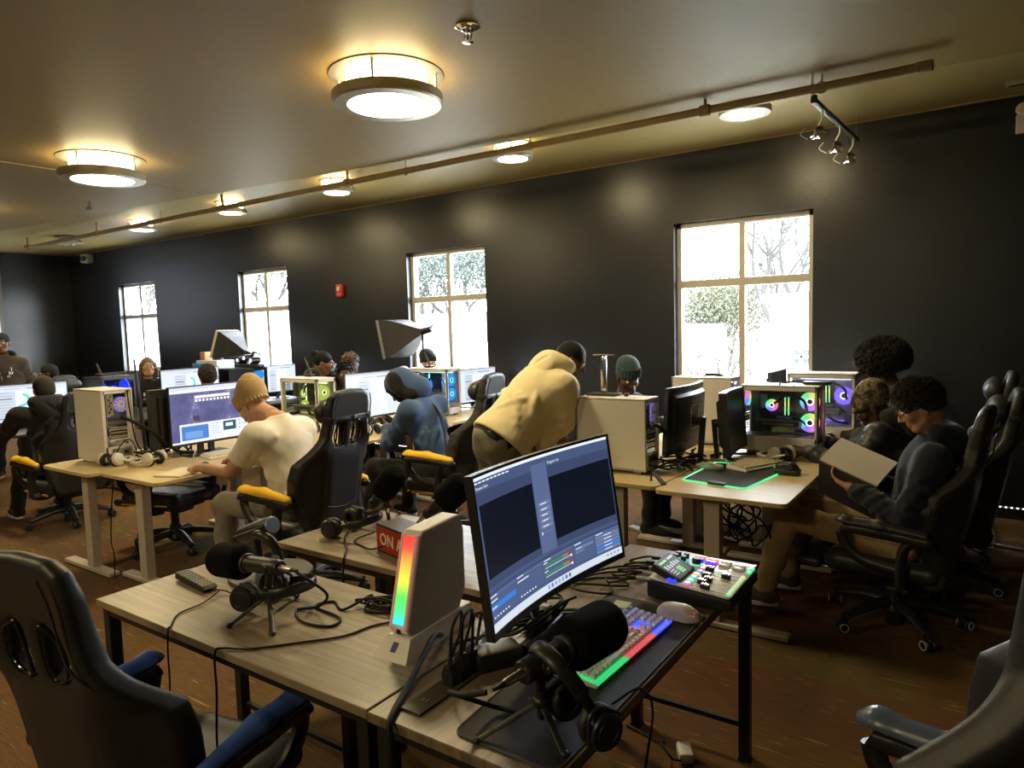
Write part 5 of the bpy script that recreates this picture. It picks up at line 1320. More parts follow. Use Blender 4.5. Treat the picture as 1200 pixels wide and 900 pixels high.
# --- power outlet panel in the desk, plugs, strip, adapter
o = thing('outlet_panel', 'dark power outlet panel set into the desk beside the monitor', 'outlet', (-1.105, 1.32, TZ))
q = MB(); q.box((0, 0, .003), (.062, .36, .006), mat('outlet_plate', (.045, .04, .033), .4), .0015); q.build('plate', o, smooth=False)
q = MB()
for s in (1, -1): q.box((s*.006, -.125, .0065), (.006, .014, .001), mat('usb_gold', (.45, .36, .18), .3, .8))
q.build('usb_ports', o, smooth=False)
for k, (yy, hh) in enumerate(((.0, .05), (.045, .058), (.09, .05))):
    p = thing('power_plug', ['black power plug in the desk outlet nearest the camera', 'middle black power plug in the desk outlet', 'black power plug in the desk outlet nearest the curved monitor'][k], 'plug', (-1.105, 1.29+yy, TZ+.006), 0, 'desk outlet plugs')
    q = MB(); q.prism([(-.017, 0), (.017, 0), (.019, hh*.5), (.009, hh), (-.009, hh), (-.019, hh*.5)], .03, BLACK, Matrix(((1, 0, 0, 0), (0, 0, -1, .015), (0, 1, 0, 0), (0, 0, 0, 1))), bev=.004); q.cyl((0, 0, hh-.004), (0, .004, hh+.03), .006, .0045, BLACK, 10); q.build('body', p, smooth=False)
    q = MB(); e = V((0, .004, hh+.028)); q.tube([e, e+V((.0, .01, .06)), e+V((-.02, .07, .08-.02*k)), e+V((-.05, .10, .0)), e+V((-.03+.01*k, .03, -.05)), e+V((-.06, .16, -.06)), e+V((-.10, .28, -.08))], .0042, RUBBER, 8, 6); q.build('cord', p)
o = thing('power_adapter', 'black power adapter under the left corner of the curved monitor', 'adapter', (-1.07, 1.44, TZ), R(-30))
q = MB(); q.box((0, 0, .026), (.075, .13, .05), BLACK, .01); q.build('body', o); q = MB(); q.tube([(-.01, -.065, .03), (-.05, -.10, .03), (-.12, -.08, .02), (-.15, .0, .012)], .005, RUBBER, 8); q.build('cord', o)
o = thing('power_strip', 'black power strip with a white plug behind the curved monitor\'s lower edge', 'power strip', (-1.05, 1.62, TZ), R(8))
q = MB(); q.box((0, 0, .02), (.06, .24, .036), BLACK, .006); q.build('body', o)
q = MB()
for k in range(3): q.cyl((0, -.07+.05*k, .038), (0, -.07+.05*k, .0395), .012, m=DARKMET, seg=14)
q.build('sockets', o)
q = MB(); q.box((0, .05, .06), (.028, .03, .05), WHITE, .005); q.build('white_plug', o)
cable('white cable lying behind the lit keyboard', [(-1.04, 1.70, TZ+.06), (-1.0, 1.76, TZ+.05), (-.97, 1.74, TZ+.02), (-.95, 1.80, TZ+.012), (-.93, 1.83, TZ+.02)], .0028, WHITE, group=None)
for k in range(5):
    rn = random.Random(60+k); pts = [(-1.08+rn.uniform(-.05, .07), 1.55+rn.uniform(-.05, .25), TZ+.02+rn.uniform(0, .07)) for _ in range(7)]
    cable('black cable tangled under the curved monitor', pts, .004, group='cables under the curved monitor')
# long cables over the front desk
cable('thick black cable draped over the front desk edge beside the outlet panel', [(-1.30, 1.49, TZ+.006), (-1.28, 1.43, TZ+.03), (-1.235, 1.33, TZ+.02), (-1.175, 1.20, TZ+.008), (-1.118, 1.09, TZ+.008), (-1.10, 1.068, TZ-.02), (-1.095, 1.065, TZ-.12), (-1.09, 1.07, .30), (-1.12, 1.15, .01)], .0085, group='cables over the front desk')
cable('thin black cable hanging over the front desk edge by the remote', [(-2.19, 1.35, TZ+.012), (-2.15, 1.26, TZ+.006), (-2.14, 1.17, TZ+.004), (-2.07, 1.105, TZ+.004), (-2.05, 1.085, TZ-.0), (-2.05, 1.08, TZ-.12), (-2.06, 1.1, .35), (-2.1, 1.3, .01)], .0028, group='cables over the front desk')
cable('thin black cable from the remote side curling under the headphones', [(-2.22, 1.34, TZ+.014), (-2.17, 1.36, TZ+.01), (-2.10, 1.36, TZ+.004), (-2.02, 1.36, TZ+.004)], .0028, group='cables over the front desk')
cable('long black cable looping from the left microphone across the front desk', [(-1.745, 1.33, .905), (-1.70, 1.34, .885), (-1.69, 1.40, .82), (-1.76, 1.42, TZ+.02), (-1.83, 1.39, TZ+.004), (-1.74, 1.34, TZ+.004), (-1.64, 1.36, TZ+.004), (-1.66, 1.42, TZ+.004), (-1.80, 1.44, TZ+.004), (-1.78, 1.50, TZ+.004), (-1.70, 1.47, TZ+.004), (-1.66, 1.56, TZ+.03), (-1.63, 1.50, TZ+.006), (-1.55, 1.53, TZ+.004), (-1.44, 1.60, TZ+.006), (-1.34, 1.72, TZ-.02)], .0045, group='cables over the front desk')
cable('black cable crossing the front desk and dropping over its near edge', [(-1.33, 1.70, TZ-.02), (-1.40, 1.58, TZ+.008), (-1.52, 1.45, TZ+.004), (-1.55, 1.34, TZ+.004), (-1.63, 1.24, TZ+.004), (-1.72, 1.14, TZ+.004), (-1.79, 1.10, TZ+.005), (-1.80, 1.082, TZ-.005), (-1.80, 1.08, TZ-.10), (-1.82, 1.1, .3), (-1.8, 1.3, .01)], .0034, group='cables over the front desk')
for k in range(4):
    rn = random.Random(20+k); pts = []
    for j in range(9): pts.append((-1.56+.12*math.cos(j*1.3+k)+rn.uniform(-.04, .08), 1.56+.035*math.sin(j*1.3+k*1.7), TZ+.004+.010*(j % 3)+(.03 if j == 4 else 0)))
    cable('black cable coiled at the far edge of the front desk', pts, .0038, group='coiled cables on the front desk')
cable('black cable running down from the tilted microphone on the ON AIR desk', [(-2.475, 2.305, .75), (-2.42, 2.2, .76), (-2.3, 2.02, TZ+.006), (-2.16, 1.9, TZ+.006), (-2.10, 1.835, TZ+.004), (-2.095, 1.822, TZ-.03), (-2.06, 1.79, .6), (-1.95, 1.72, .45), (-1.9, 1.68, .3)], .0045, group='cables on the ON AIR desk')
cable('black cable lying from the headphones towards the ON AIR sign', [(-2.20, 2.10, TZ+.02), (-2.22, 2.0, TZ+.006), (-2.12, 1.96, TZ+.005), (-2.03, 1.93, TZ+.02), (-1.98, 1.99, TZ+.04)], .0035, group='cables on the ON AIR desk')
for k in range(5):
    rn = random.Random(90+k); pts = [(-1.31+rn.uniform(-.02, .08), 1.78+rn.uniform(-.05, .25), TZ-.1+rn.uniform(-.02, .2)-j*.09) for j in range(6)]
    cable('black cable hanging in the gap behind the mini computer', pts, .0045, group='cables behind the mini computer')
cable('black cable with plug end curving over the large mouse pad', [(-.80, 1.04, .925), (-.85, 1.03, .91), (-.93, 1.08, .87), (-.955, 1.18, .80), (-.93, 1.24, TZ+.02), (-.89, 1.26, TZ+.012)], .0058, group=None)
cable('black headphone cord dropping over the right edge of the monitor desk', [(-.69, 1.36, .78), (-.65, 1.42, .80), (-.63, 1.45, .74), (-.632, 1.40, .6), (-.64, 1.36, .4), (-.7, 1.4, .03), (-.85, 2.0, .006), (-.95, 2.3, .006)], .003, group=None)
q = MB(); q.box((0, 0, .75*0), (.16, .13, .004), mat('blue_paper', (.45, .55, .68), .7)); tag(q.build('paper_sheet', None, (-1.40, 1.97, TZ+.002), .3), 'pale blue sheet of paper behind the white mini computer', 'paper')
q = MB(); q.box((0, 0, 0), (.3, .22, .004), mat('cream_paper', (.62, .56, .42), .7)); tag(q.build('paper_sheet', None, (-1.52, 2.28, TZ+.002), .1), 'cream sheet of paper at the far end of the ON AIR desk', 'paper')
# --- floor plug and bits
o = thing('plug_pack', 'white power plug with black cord lying on the carpet by the desk leg', 'plug', (-.915, 2.40, 0), R(30))
q = MB(); q.box((0, 0, .022), (.055, .09, .042), WHITE, .01); q.build('body', o); q = MB(); q.tube([(-.02, -.04, .015), (-.06, -.08, .05), (-.09, -.02, .07), (-.07, .03, .04), (-.1, .1, .006), (-.2, .2, .006)], .004, RUBBER, 8); q.build('cord', o)

# --- headset helper and table clutter on the birch desks
def headset(label, loc, rz, m=None, flat=True):
    m = m or mat('white_headset', (.62, .58, .50), .45)
    o = thing('headset', label, 'headset', loc, rz, 'white headsets')
    for s in (1, -1):
        q = MB(); F = frame((s*.05, 0, .046), (s, 0, .25)); q.lathe([(0, 0), (.04, 0), (.048, .012), (.042, .03), (.02, .036), (0, .037)], m, F, 22); c = q.build('ear_cup', o)
        q = MB(); q.torus((s*.04, 0, .044), .034, .014, BLACK, (0, PI/2-s*.25, 0), 20, 8); q.build('ear_pad', c)
    q = MB(); pts = [(-.07, .02, .05)]+[(-.09*math.cos(PI*k/8), .05+.11*math.sin(PI*k/8), .03) for k in range(9)]+[(.07, .02, .05)]
    q.tube(pts, .016, m, 8, 2, sy=.6); q.tube([(a*.86, .05+(b-.05)*.88, c) for a, b, c in pts[2:-2]], .013, BLACK, 8, 2, sy=.6); q.build('headband', o)
    q = MB(); q.tube([(-.085, -.01, .03), (-.12, -.06, .05), (-.1, -.12, .07)], .006, m, 8); q.build('boom_microphone', o)
    return o
headset('white gaming headset with black band on the writing person\'s desk', (-4.80, 2.53, TZ), R(110))
headset('white headset hanging against the ports of the left white tower', (-5.06, 2.36, TZ), R(20))
headset('white headset on the desk beside the blue hoodie', (-4.36, 4.20, TZ), R(80))
headset('white headset on the green-edged mouse pad', (-1.07, 4.50, TZ+.005), R(60))
headset('white headset in front of the violet-lit tower', (-.93, 5.20, TZ), R(85))
q = MB(); q.box((0, 0, .006), (.20, .27, .012), mat('notebook_paper', (.66, .58, .42), .7), .001); tag(q.build('notebook', None, (-4.34, 2.46, TZ), R(20), smooth=False), 'open cream notebook under the writing hand', 'notebook')
q = MB(); q.box((0, 0, .004), (.22, .3, .008), mat('paper_white', (.72, .68, .62), .7)); tag(q.build('paper_sheet', None, (-4.42, 4.5, TZ), R(4), smooth=False), 'white paper with a red stripe in front of the blue hoodie', 'paper')
q = MB(); q.box((0, 0, .0), (.14, .18, .002), mat('red_print', (.55, .16, .18), .7)); tag(q.build('leaflet', None, (-4.36, 4.43, TZ+.009), R(8)), 'small red and white leaflet on the blue hoodie\'s desk', 'leaflet')
q = MB(); q.box((0, 0, .012), (.12, .16, .024), BLACK, .008); tag(q.build('card_reader', None, (-1.78, 3.98, TZ), .2), 'small black box behind the phone-stand tower', 'box')
o = thing('phone_tripod', 'small black stand foot on the birch desk corner beside the beige tower', 'stand', (-1.56, 3.64, TZ))
q = MB(); q.tube([(-.015, .0, .0), (-.01, .0, .10)], .006, BLACK, 8, 1); q.raw([(-.02, 0, .055), (.0, -.0, .055), (.10, -.06, .004), (.08, -.08, .004), (-.02, .002, .06), (.0, .002, .06), (.10, -.058, .012), (.08, -.078, .012)], [(0, 1, 2, 3), (4, 5, 6, 7), (0, 1, 5, 4), (2, 3, 7, 6), (1, 2, 6, 5), (0, 3, 7, 4)], BLACK); q.build('foot', o)
o = thing('desk_ring', 'white oval charger ring beside the switched-off monitor', 'charger', (-1.40, 4.12, TZ))
q = MB(); q.torus((0, 0, .012), .055, .012, WHITE, (0, 0, 0), 28, 8, (1.3, .9, 1)); q.build('body', o)
def tangle(label, c, ext, n, group, seed, r=.006):
    for k in range(n):
        rn = random.Random(seed+k); pts = []; x = rn.uniform(-1, 1); hang = c[2] < TZ
        for j in range(9):
            t = j/8*2-1; x = .6*x+.5*rn.uniform(-1, 1)
            z = c[2]+(rn.uniform(-1, 1)*ext[2] if not hang else ext[2]*(1-1.8*(1-t*t)*rn.uniform(.6, 1))+rn.uniform(-.02, .02))
            pts.append((c[0]+x*ext[0], c[1]+t*ext[1]+rn.uniform(-.03, .03), max(TZ+.008 if not hang else .02, z)))
        cable(label, pts, r, group=group)
tangle('black cable tangled between the two back-to-back curved monitors', (-1.55, 4.1, TZ+.045), (.16, .28, .035), 6, 'cables between the back-to-back monitors', 200)
tangle('black cable hanging under the right birch desks', (-1.15, 4.0, .5), (.22, .3, .2), 7, 'cables under the right birch desks', 300)
tangle('black cable tangled behind the headset on the left birch desk', (-4.98, 2.72, TZ+.05), (.1, .22, .045), 5, 'cables behind the left headset', 400)
tangle('black cable hanging below the blue hoodie\'s desk', (-4.45, 4.0, .45), (.12, .2, .25), 6, 'cables below the middle desk', 500)
tangle('black cable under the monitor beside the blue hoodie', (-4.72, 4.5, TZ+.04), (.1, .35, .035), 4, 'cables under the white-page monitor', 600)
cable('thick black cable bundle from the ports of the left white tower', [(-5.09, 2.47, TZ+.33), (-5.0, 2.5, TZ+.30), (-4.93, 2.62, TZ+.2), (-4.9, 2.75, TZ+.06), (-4.92, 2.9, TZ+.02)], .012, group='cables of the left white tower')
cable('thin black cable hanging down the back of the left white tower', [(-5.2, 2.60, TZ+.53), (-5.08, 2.52, TZ+.50), (-5.07, 2.53, TZ+.3), (-5.05, 2.55, TZ+.12), (-4.98, 2.6, TZ+.02)], .005, group='cables of the left white tower')
cable('black cable looping over the lower back of the left white tower', [(-5.085, 2.4, TZ+.02), (-5.07, 2.42, TZ+.10), (-5.06, 2.48, TZ+.17), (-5.06, 2.53, TZ+.13), (-5.05, 2.55, TZ+.01)], .004, group='cables of the left white tower')
cable('thick black cable bundle from the back of the beige tower', [(-1.65, 3.86, TZ+.29), (-1.60, 3.88, TZ+.26), (-1.57, 3.95, TZ+.16), (-1.55, 4.05, TZ+.05), (-1.52, 4.2, TZ+.02)], .011, group='cables of the beige tower')
cable('thin black cable from the lower back of the beige tower', [(-1.65, 3.88, TZ+.08), (-1.60, 3.9, TZ+.07), (-1.55, 3.9, TZ+.06), (-1.53, 3.98, TZ+.01)], .006, group='cables of the beige tower')
cable('thin black cable hanging by the leg of the left birch desk', [(-4.9, 2.3, .70), (-4.93, 2.28, .45), (-4.92, 2.26, .25), (-4.85, 2.24, .18), (-4.82, 2.22, .02)], .004, group=None)
cable('pale power cord running along the carpet by the window wall', [(-.35, 5.95, .012), (.0, 5.85, .012), (.6, 5.72, .012), (1.6, 5.6, .012)], .011, mat('pale_cord', (.5, .42, .28), .5), group=None)
cable('black cord dangling to the carpet by the window wall', [(-.0, 6.6, .08), (.03, 6.3, .06), (.06, 6.0, .01), (.05, 5.8, .006)], .005, group=None)
q = MB(); q.box((0, 0, .01), (.45, .07, .02), mat('cable_cover', (.32, .33, .30), .5), .006); tag(q.build('cable_cover', None, (-2.15, 4.93, 0), R(-24)), 'grey floor cable cover on the carpet below the beige tower\'s desk', 'cable cover')

# ------------------------------------------------------------------ studio lights and far-row clutter
CLOTH = mat('softbox_cloth', (.03, .032, .036), .6); DIFF = mat('softbox_white', (.62, .56, .42), .7); CLOTHG = mat('softbox_inner_grey', (.22, .24, .26), .5)
def softbox(label, tip, face_c, up, w, h, stand=None, cloth=CLOTH, front=DIFF):
    tip, fc = V(tip), V(face_c); o = thing('softbox', label, 'studio light', (tip.x, tip.y, 0))
    d = (fc-tip).normalized(); u = V(up); u = (u-d*u.dot(d)).normalized(); r = d.cross(u); T = Matrix.Translation((-tip.x, -tip.y, 0))
    q = MB(); q.M = T; cs = [fc+u*(a*h/2)+r*(b*w/2) for a, b in ((1, 1), (1, -1), (-1, -1), (-1, 1))]; m_ = [tip+u*(a*.03)+r*(b*.03) for a, b in ((1, 1), (1, -1), (-1, -1), (-1, 1))]
    vs = []; N = 5
    for i in range(N+1):
        t = i/N
        for k in range(4): p = m_[k].lerp(cs[k], t); c_ = tip.lerp(fc, t); vs.append(c_+(p-c_)*(1+.22*math.sin(PI*t)))
    q.raw(vs, [(4*i+k, 4*i+(k+1) % 4, 4*i+4+(k+1) % 4, 4*i+4+k) for i in range(N) for k in range(4)]+[(0, 3, 2, 1)], cloth); q.build('cloth_shell', o, smooth=False)
    q = MB(); q.M = T; e = d*.03; q.raw([c-e for c in cs]+[c+e*.4 for c in cs]+[fc+e*1.2], [(k, (k+1) % 4, 4+(k+1) % 4, 4+k) for k in range(4)]+[(4+k, 4+(k+1) % 4, 8) for k in range(4)], front); q.build('diffuser', o, smooth=False)
    q = MB(); q.M = T; q.cyl(tip-d*.13, tip+d*.02, .035, .04, DARKMET, 14, .006); q.cyl(tip-d*.06-u*.02, tip-d*.16+u*.05, .008, m=BLACK, seg=8); q.build('lamp_head', o)
    q = MB(); q.cyl((0, 0, .4), (0, 0, tip.z-.02), .013, m=BLACK, seg=10); q.cyl((0, 0, .3), (0, 0, .9), .017, m=BLACK, seg=10); q.build('stand_pole', o)
    for k in range(3):
        a = 2.1*k+.4; q = MB(); q.tube([(0, 0, .45), (.42*math.cos(a), .42*math.sin(a), .01)], .009, BLACK, 8, 1); q.build('stand_leg', o)
    return o
softbox('black softbox studio light tilted down in front of the third window', (-5.50, 6.15, 1.60), (-5.93, 6.1, 1.52), (.5, .05, 1), .5, .46, cloth=CLOTH, front=CLOTHG)
softbox('softbox studio light with cream front tilted left of the second window', (-8.78, 6.05, 1.36), (-9.14, 5.95, 1.50), (.35, .1, 1), .44, .40)
o = thing('desk_lamp', 'white round desk lamp beside the blue hood', 'lamp', (-5.25, 5.55, TZ))
q = MB(); q.lathe([(0, 0), (.07, 0), (.07, .012), (.012, .02), (.012, .38)], WHITE, seg=20); q.build('stand', o); q = MB(); q.ell((-.02, -.02, .43), (.085, .085, .06), mat('lamp_white', (.7, .7, .72), .3), rot=(.3, -.5, 0)); q.ell((.02, 0, .40), (.03, .03, .05), WHITE); q.build('shade', o)
o = thing('camera_rig', 'camera rig with tiny violet lights on the dark tower near the second window', 'camera', (-7.93, 5.50, TZ+.45))
q = MB(); q.box((0, 0, .03), (.5, .12, .05), BLACK, .015); q.build('base', o)
for k in range(3):
    q = MB(); q.cyl((-.14+.14*k, -.07, .10+.03*(k % 2)), (-.14+.14*k, .05, .10+.03*(k % 2)), .045, m=BLACK, seg=16); q.lathe([(0, .0), (.022, 0), (.024, -.006)], VIOHUB if k else emis('rig_white', (.8, .85, 1), 1.2), frame((-.14+.14*k, -.072, .10+.03*(k % 2)), (0, 1, 0)), 14, False); q.build('lens_unit', o)
q = MB(); q.tube([(.05, 0, .1), (.10, 0, .2), (.25, 0, .17)], .012, BLACK, 8); q.build('arm', o)
o = thing('printer', 'black flat device with a headset on it below the farthest window', 'printer', (-9.6, 5.05, TZ), R(15))
q = MB(); q.box((0, 0, .15), (.75, .4, .30), BLACK, .015); q.build('body', o); q = MB(); q.box((0, 0, .305), (.72, .38, .012), DARKMET, .004); q.build('lid', o)
o = thing('headset', 'black headset lying on the flat black device below the farthest window', 'headset', (-9.58, 5.05, TZ+.31), R(20))
q = MB(); q.torus((0, 0, .05), .13, .02, BLACK, (0, 0, 0), 28, 8, (1.2, .8, 1.6)); q.build('headband', o)
for s in (1, -1): q = MB(); q.ell((s*.13, -.03, .05), (.04, .05, .05), BLACK); q.build('ear_cup', o)
o = thing('shelf_unit', 'dark shelf with blue-white boxes by the far wall', 'shelf', (-9.9, 6.35, 0))
q = MB(); q.box((0, 0, 1.10), (1.5, .5, .03), BLACK, .004)
for s in (1, -1): q.box((s*.7, 0, .55), (.04, .45, 1.1), BLACK, .004)
q.box((0, 0, .6), (1.4, .45, .03), BLACK, .004); q.build('frame', o)
def smallbox(name, label, cat, x, y, z, d, m): q = MB(); q.box((0, 0, d[2]/2), d, m, .008); return tag(q.build(name, None, (x, y, z)), label, cat)
smallbox('box', 'pale box with blue panel on the far shelf', 'box', -9.95, 6.3, 1.115, (.55, .3, .12), mat('pale_box', (.45, .52, .58), .5))
smallbox('box', 'small blue carton beside the pale box on the far shelf', 'box', -10.1, 6.1, 1.115, (.18, .08, .08), mat('blue_carton', (.06, .2, .5), .4))
smallbox('wooden_block', 'small tan cube standing on the far shelf', 'block', -10.15, 6.28, 1.235, (.13, .13, .13), mat('tan_wood', (.40, .22, .09), .6))
smallbox('box', 'white carton on the sill of the farthest window', 'box', -12.5, 6.74, .963, (.35, .1, .12), WHITE)
o = thing('glass_carafe', 'small glass carafe on the pale box by the far wall', 'carafe', (-9.85, 6.3, 1.235))
q = MB(); q.lathe([(0, 0), (.075, .0), (.08, .03), (.05, .13), (.06, .19)], mat('smoked_glass', (.06, .065, .07), .1, alpha=.7), seg=20, cap=False); q.build('vessel', o); q = MB(); q.torus((.08, 0, .1), .04, .01, DARKMET, (PI/2, 0, 0)); q.build('handle', o)
o = thing('round_table', 'small dark round table with cup between the far screens', 'table', (-8.7, 5.6, 0))
q = MB(); q.lathe([(0, TZ-.02), (.35, TZ-.02), (.36, TZ-.01), (.35, TZ), (0, TZ)], DARKTOP, seg=36); q.build('tabletop', o); q = MB(); q.cyl((0, 0, .02), (0, 0, TZ-.02), .035, m=BLACK, seg=14); q.lathe([(0, 0), (.25, 0), (.24, .02), (0, .03)], BLACK, seg=28); q.build('pedestal', o)

# ================================================================== PEOPLE
def skin(name, c): return mat('skin_'+name, c, .5, spec=.4, mottle=.06, mscale=30)
SK_D = skin('deep', (.075, .036, .020)); SK_M = skin('brown', (.16, .080, .045)); SK_L = skin('light', (.52, .29, .19)); SK_T = skin('tan', (.44, .235, .14))
def cloth(name, c, rough=.9, sheen=.15): return mat('cloth_'+name, c, rough, spec=.2, sheen=sheen, bump=.25, bscale=260)
EYEW = mat('eye_white', (.75, .72, .68), .2); IRIS = mat('iris_dark', (.03, .018, .01), .15)
def nrm(v): v = np.array(v, float); return v/np.linalg.norm(v)
def basis(look, tilt=0):
    g = nrm(look); r = nrm(np.cross(g, (0, 0, 1))); u = np.cross(r, g)
    if tilt: r, u = r*math.cos(tilt)+u*math.sin(tilt), u*math.cos(tilt)-r*math.sin(tilt)
    return np.stack([r, g, u], 1)           # columns: right, forward, up
def head_sdf(S, c, B):
    c = np.array(c, float); w = lambda x, y, z: c+B@np.array((x, y, z))
    S.ell(w(0, -.012, .03), (.075, .093, .088), B, k=0); S.ell(w(0, .022, -.03), (.060, .068, .080), B, k=.03)
    S.ell(w(0, .052, -.092), (.032, .030, .024), B, k=.025)
    for s in (1, -1):
        S.cap(w(s*.056, -.005, -.05), w(s*.03, .05, -.092), .018, .018, k=.025); S.ell(w(s*.043, .058, -.018), (.022, .022, .022), B, k=.02)
        S.ell(w(s*.031, .094, .008), (.017, .014, .011), B, k=.012, op='s')
        S.ell(w(s*.077, -.008, -.008), (.010, .020, .032), B, k=.006); S.cap(w(s*.012, .092, -.03), w(s*.015, .09, -.032), .009, k=.008)
    S.cap(w(-.034, .078, .030), w(.034, .078, .030), .012, k=.015); S.cap(w(0, .088, .016), w(0, .109, -.026), .009, .0125, k=.012)
    S.cap(w(-.02, .083, -.056), w(.02, .083, -.056), .009, k=.008); S.cap(w(-.017, .082, -.068), w(.017, .082, -.068), .0095, k=.006)
def hand_sdf(S, wr, d, pn, side, curl=.6, spread=.12, thumb=.6):
    """wr wrist point, d finger direction, pn palm normal (out of the palm); side=+1: thumb lies on d x pn"""
    wr = np.array(wr, float); d = nrm(d); pn = np.array(pn, float); pn = nrm(pn-d*(pn@d)); t = np.cross(d, pn)*side
    P = lambda a, b, c: wr+d*a+t*b+pn*c
    S.cap(P(-.05, 0, 0), P(.01, 0, 0), .028, .026, k=0)
    for b in (-.027, -.009, .010, .028): S.cap(P(.012, b*.7, 0), P(.082, b, -.002), .015, .0115, k=.014)
    S.cap(P(.02, .018, .006), P(.05, .034, .012), .018, .015, k=.018)
    for i, (b, L, r) in enumerate(((-.029, .062, .0078), (-.010, .078, .0088), (.010, .082, .0092), (.029, .074, .009))):
        p = P(.084, b, -.001); ang = 0.; dirb = spread*(i-1.3)*.35; seg = (.44, .32, .24)
        for j, f in enumerate(seg):
            ang += curl*(.75 if j == 0 else 1.0); v = (d*math.cos(ang)+pn*math.sin(ang))+t*dirb*math.cos(ang); v = nrm(v)
            p2 = p+v*L*f*1.12; S.cap(p, p2, r*(1.0-.07*j), r*(.95-.08*j), k=.005); p = p2
    p = P(.03, .034, .012); v = nrm(d*.62+t*.72+pn*.35*thumb); p2 = p+v*.038; S.cap(p, p2, .0125, .0108, k=.01)
    v = nrm(d*.9+t*.25+pn*.55*thumb); p3 = p2+v*.033; S.cap(p2, p3, .0105, .0092, k=.005); S.cap(p3, p3+nrm(d*.95+pn*.5*thumb)*.018, .0092, .008, k=.004)
class Person:
    def __init__(s, name, label, pelvis, neck, head, look, f, sk, top, legs=None, pants=None, shoes=None, arms=None, tilt=0, sleeve='long', vox=.011, hands=(), fat=1.0, bag=1.0, standing=False, group=None, hem=.0, wr=.004):
        s.P, s.N, s.H = (np.array(v, float) for v in (pelvis, neck, head)); s.f = nrm((f[0], f[1], 0)); s.r = np.array((s.f[1], -s.f[0], 0.))
        s.B = basis(look, tilt); s.u = nrm(s.N-s.P); s.g = np.cross(s.u, s.r); s.TB = np.stack([s.r, s.g, s.u], 1)
        s.org = np.array((s.P[0], s.P[1], 0.)); s.bag = bag; s.vox = vox; s.arms = arms or {}; s.legs = legs or {}; s.fat = fat
        s.o = thing(name, label, 'person', tuple(s.org), 0, group); s.T = Matrix.Translation(tuple(-s.org))
        s.sh = {k: s.N-s.u*.055+s.r*(.175*q)+s.g*.0 for k, q in (('L', -1), ('R', 1))}
        for k in 'LR':
            if k in s.arms and len(s.arms[k]) == 3: s.sh[k] = np.array(s.arms[k][0], float); s.arms[k] = s.arms[k][1:]
        q = MB(); q.M = s.T
        # body: head, neck, trunk, limbs in one surface, then finely modelled hands
        S = s.grid(.10, vox); s.trunk(S, .88); 
        S.cap(s.N-s.u*.03, s.H+s.B@np.array((0, -.03, -.06)), .056, .052, k=.03)
        for k in s.arms: e, w_ = (np.array(v, float) for v in s.arms[k]); S.cap(s.sh[k], e, .052, .043, k=.02); S.cap(e, w_, .044, .029, k=.012)
        for k in s.legs:
            h, kn, an = s.leg(k); S.cap(h, kn, .07, .048, k=.03); S.cap(kn, an, .05, .034, k=.02)
        S.into(q, sk)
        S = SDF(s.H-.16, s.H+.16, .0058); head_sdf(S, s.H, s.B); S.cap(s.N-s.u*.0, s.H+s.B@np.array((0, -.03, -.06)), .056, .052, k=.03); S.into(q, sk)
        for (k, d, pn, side, curl, th) in hands:
            w_ = np.array(s.arms[k][1], float); S = SDF(w_-.2, w_+.2, .0038); hand_sdf(S, w_+nrm(d)*.005, d, pn, side, curl, thumb=th); S.into(q, sk)
        s.body = q.build('body', s.o, ang=80)
        for sd in (1, -1):
            q = MB(); q.M = s.T; c = s.H+s.B@np.array((sd*.031, .080, .008)); q.ell(tuple(c), .0125, EYEW, seg=12, rings=8); q.ell(tuple(c+s.B@np.array((0, .0085, 0))), (.0062, .0062, .0062), IRIS, seg=10, rings=6); q.build('eye', s.o)
        s.top(top, sleeve, hem, wr) if top else None
        if pants: s.pants(pants, wr)
        if shoes: s.shoes(shoes)
    def grid(s, m, vox, pts=None):
        A = [s.P, s.N, s.H, s.sh['L'], s.sh['R']]
        for k in s.arms: A += [np.array(v, float) for v in s.arms[k]]
        for k in s.legs: A += list(s.leg(k))
        A = np.array(A); return SDF(A.min(0)-m-.12, A.max(0)+m+.06, vox)
    def leg(s, k):
        q = -1 if k == 'L' else 1; h = s.P+s.r*(.095*q)-np.array((0, 0, .03)); kn, an = (np.array(v, float) for v in s.legs[k]); return h, kn, an
    def trunk(s, S, i):
        B = s.TB; C = lambda t: s.P+(s.N-s.P)*t; F = s.fat
        S.ell(C(.66)+s.g*.01, np.array((.172, .118, .19))*i*F, B, k=0); S.ell(C(.30)+s.g*.005*F, np.array((.158, .118, .17))*i*F, B, k=.05); S.ell(s.P, np.array((.172, .132, .13))*i*F, B, k=.05)
        S.cap(s.sh['L'], s.sh['R'], .062*i, k=.06); S.cap(C(.75), s.N, .085*i, .058*i, k=.05)
    def top(s, m, sleeve, hem, wr):
        S = s.grid(.12, .0095); s.trunk(S, 1.05*s.bag)
        for k in s.arms:
            e, w_ = (np.array(v, float) for v in s.arms[k]); sh = s.sh[k]
            if sleeve == 'short': S.cap(sh, sh+(e-sh)*.62, .072, .074, k=.11)
            else:
                g_ = s.bag; S.cap(sh, e, .074*g_, .060*g_, k=.07); ww = w_-nrm(w_-e)*.015; S.cap(e, ww, .058*g_, .045, k=.025); S.ell(e, (.061*g_,)*3, k=.03)
                if sleeve == 'puff':
                    for t in (.15, .45, .75): S.ell(sh+(e-sh)*t, .072, k=.02); S.ell(e+(ww-e)*t, .06, k=.02)
                S.cap(ww-nrm(w_-e)*.03, ww, .044, .04, k=.01)
        s.folds(S, 16, int(abs(s.P[0])*1000), sleeve); S.wrinkle(wr*.2, 130, 30, 70, 2.)
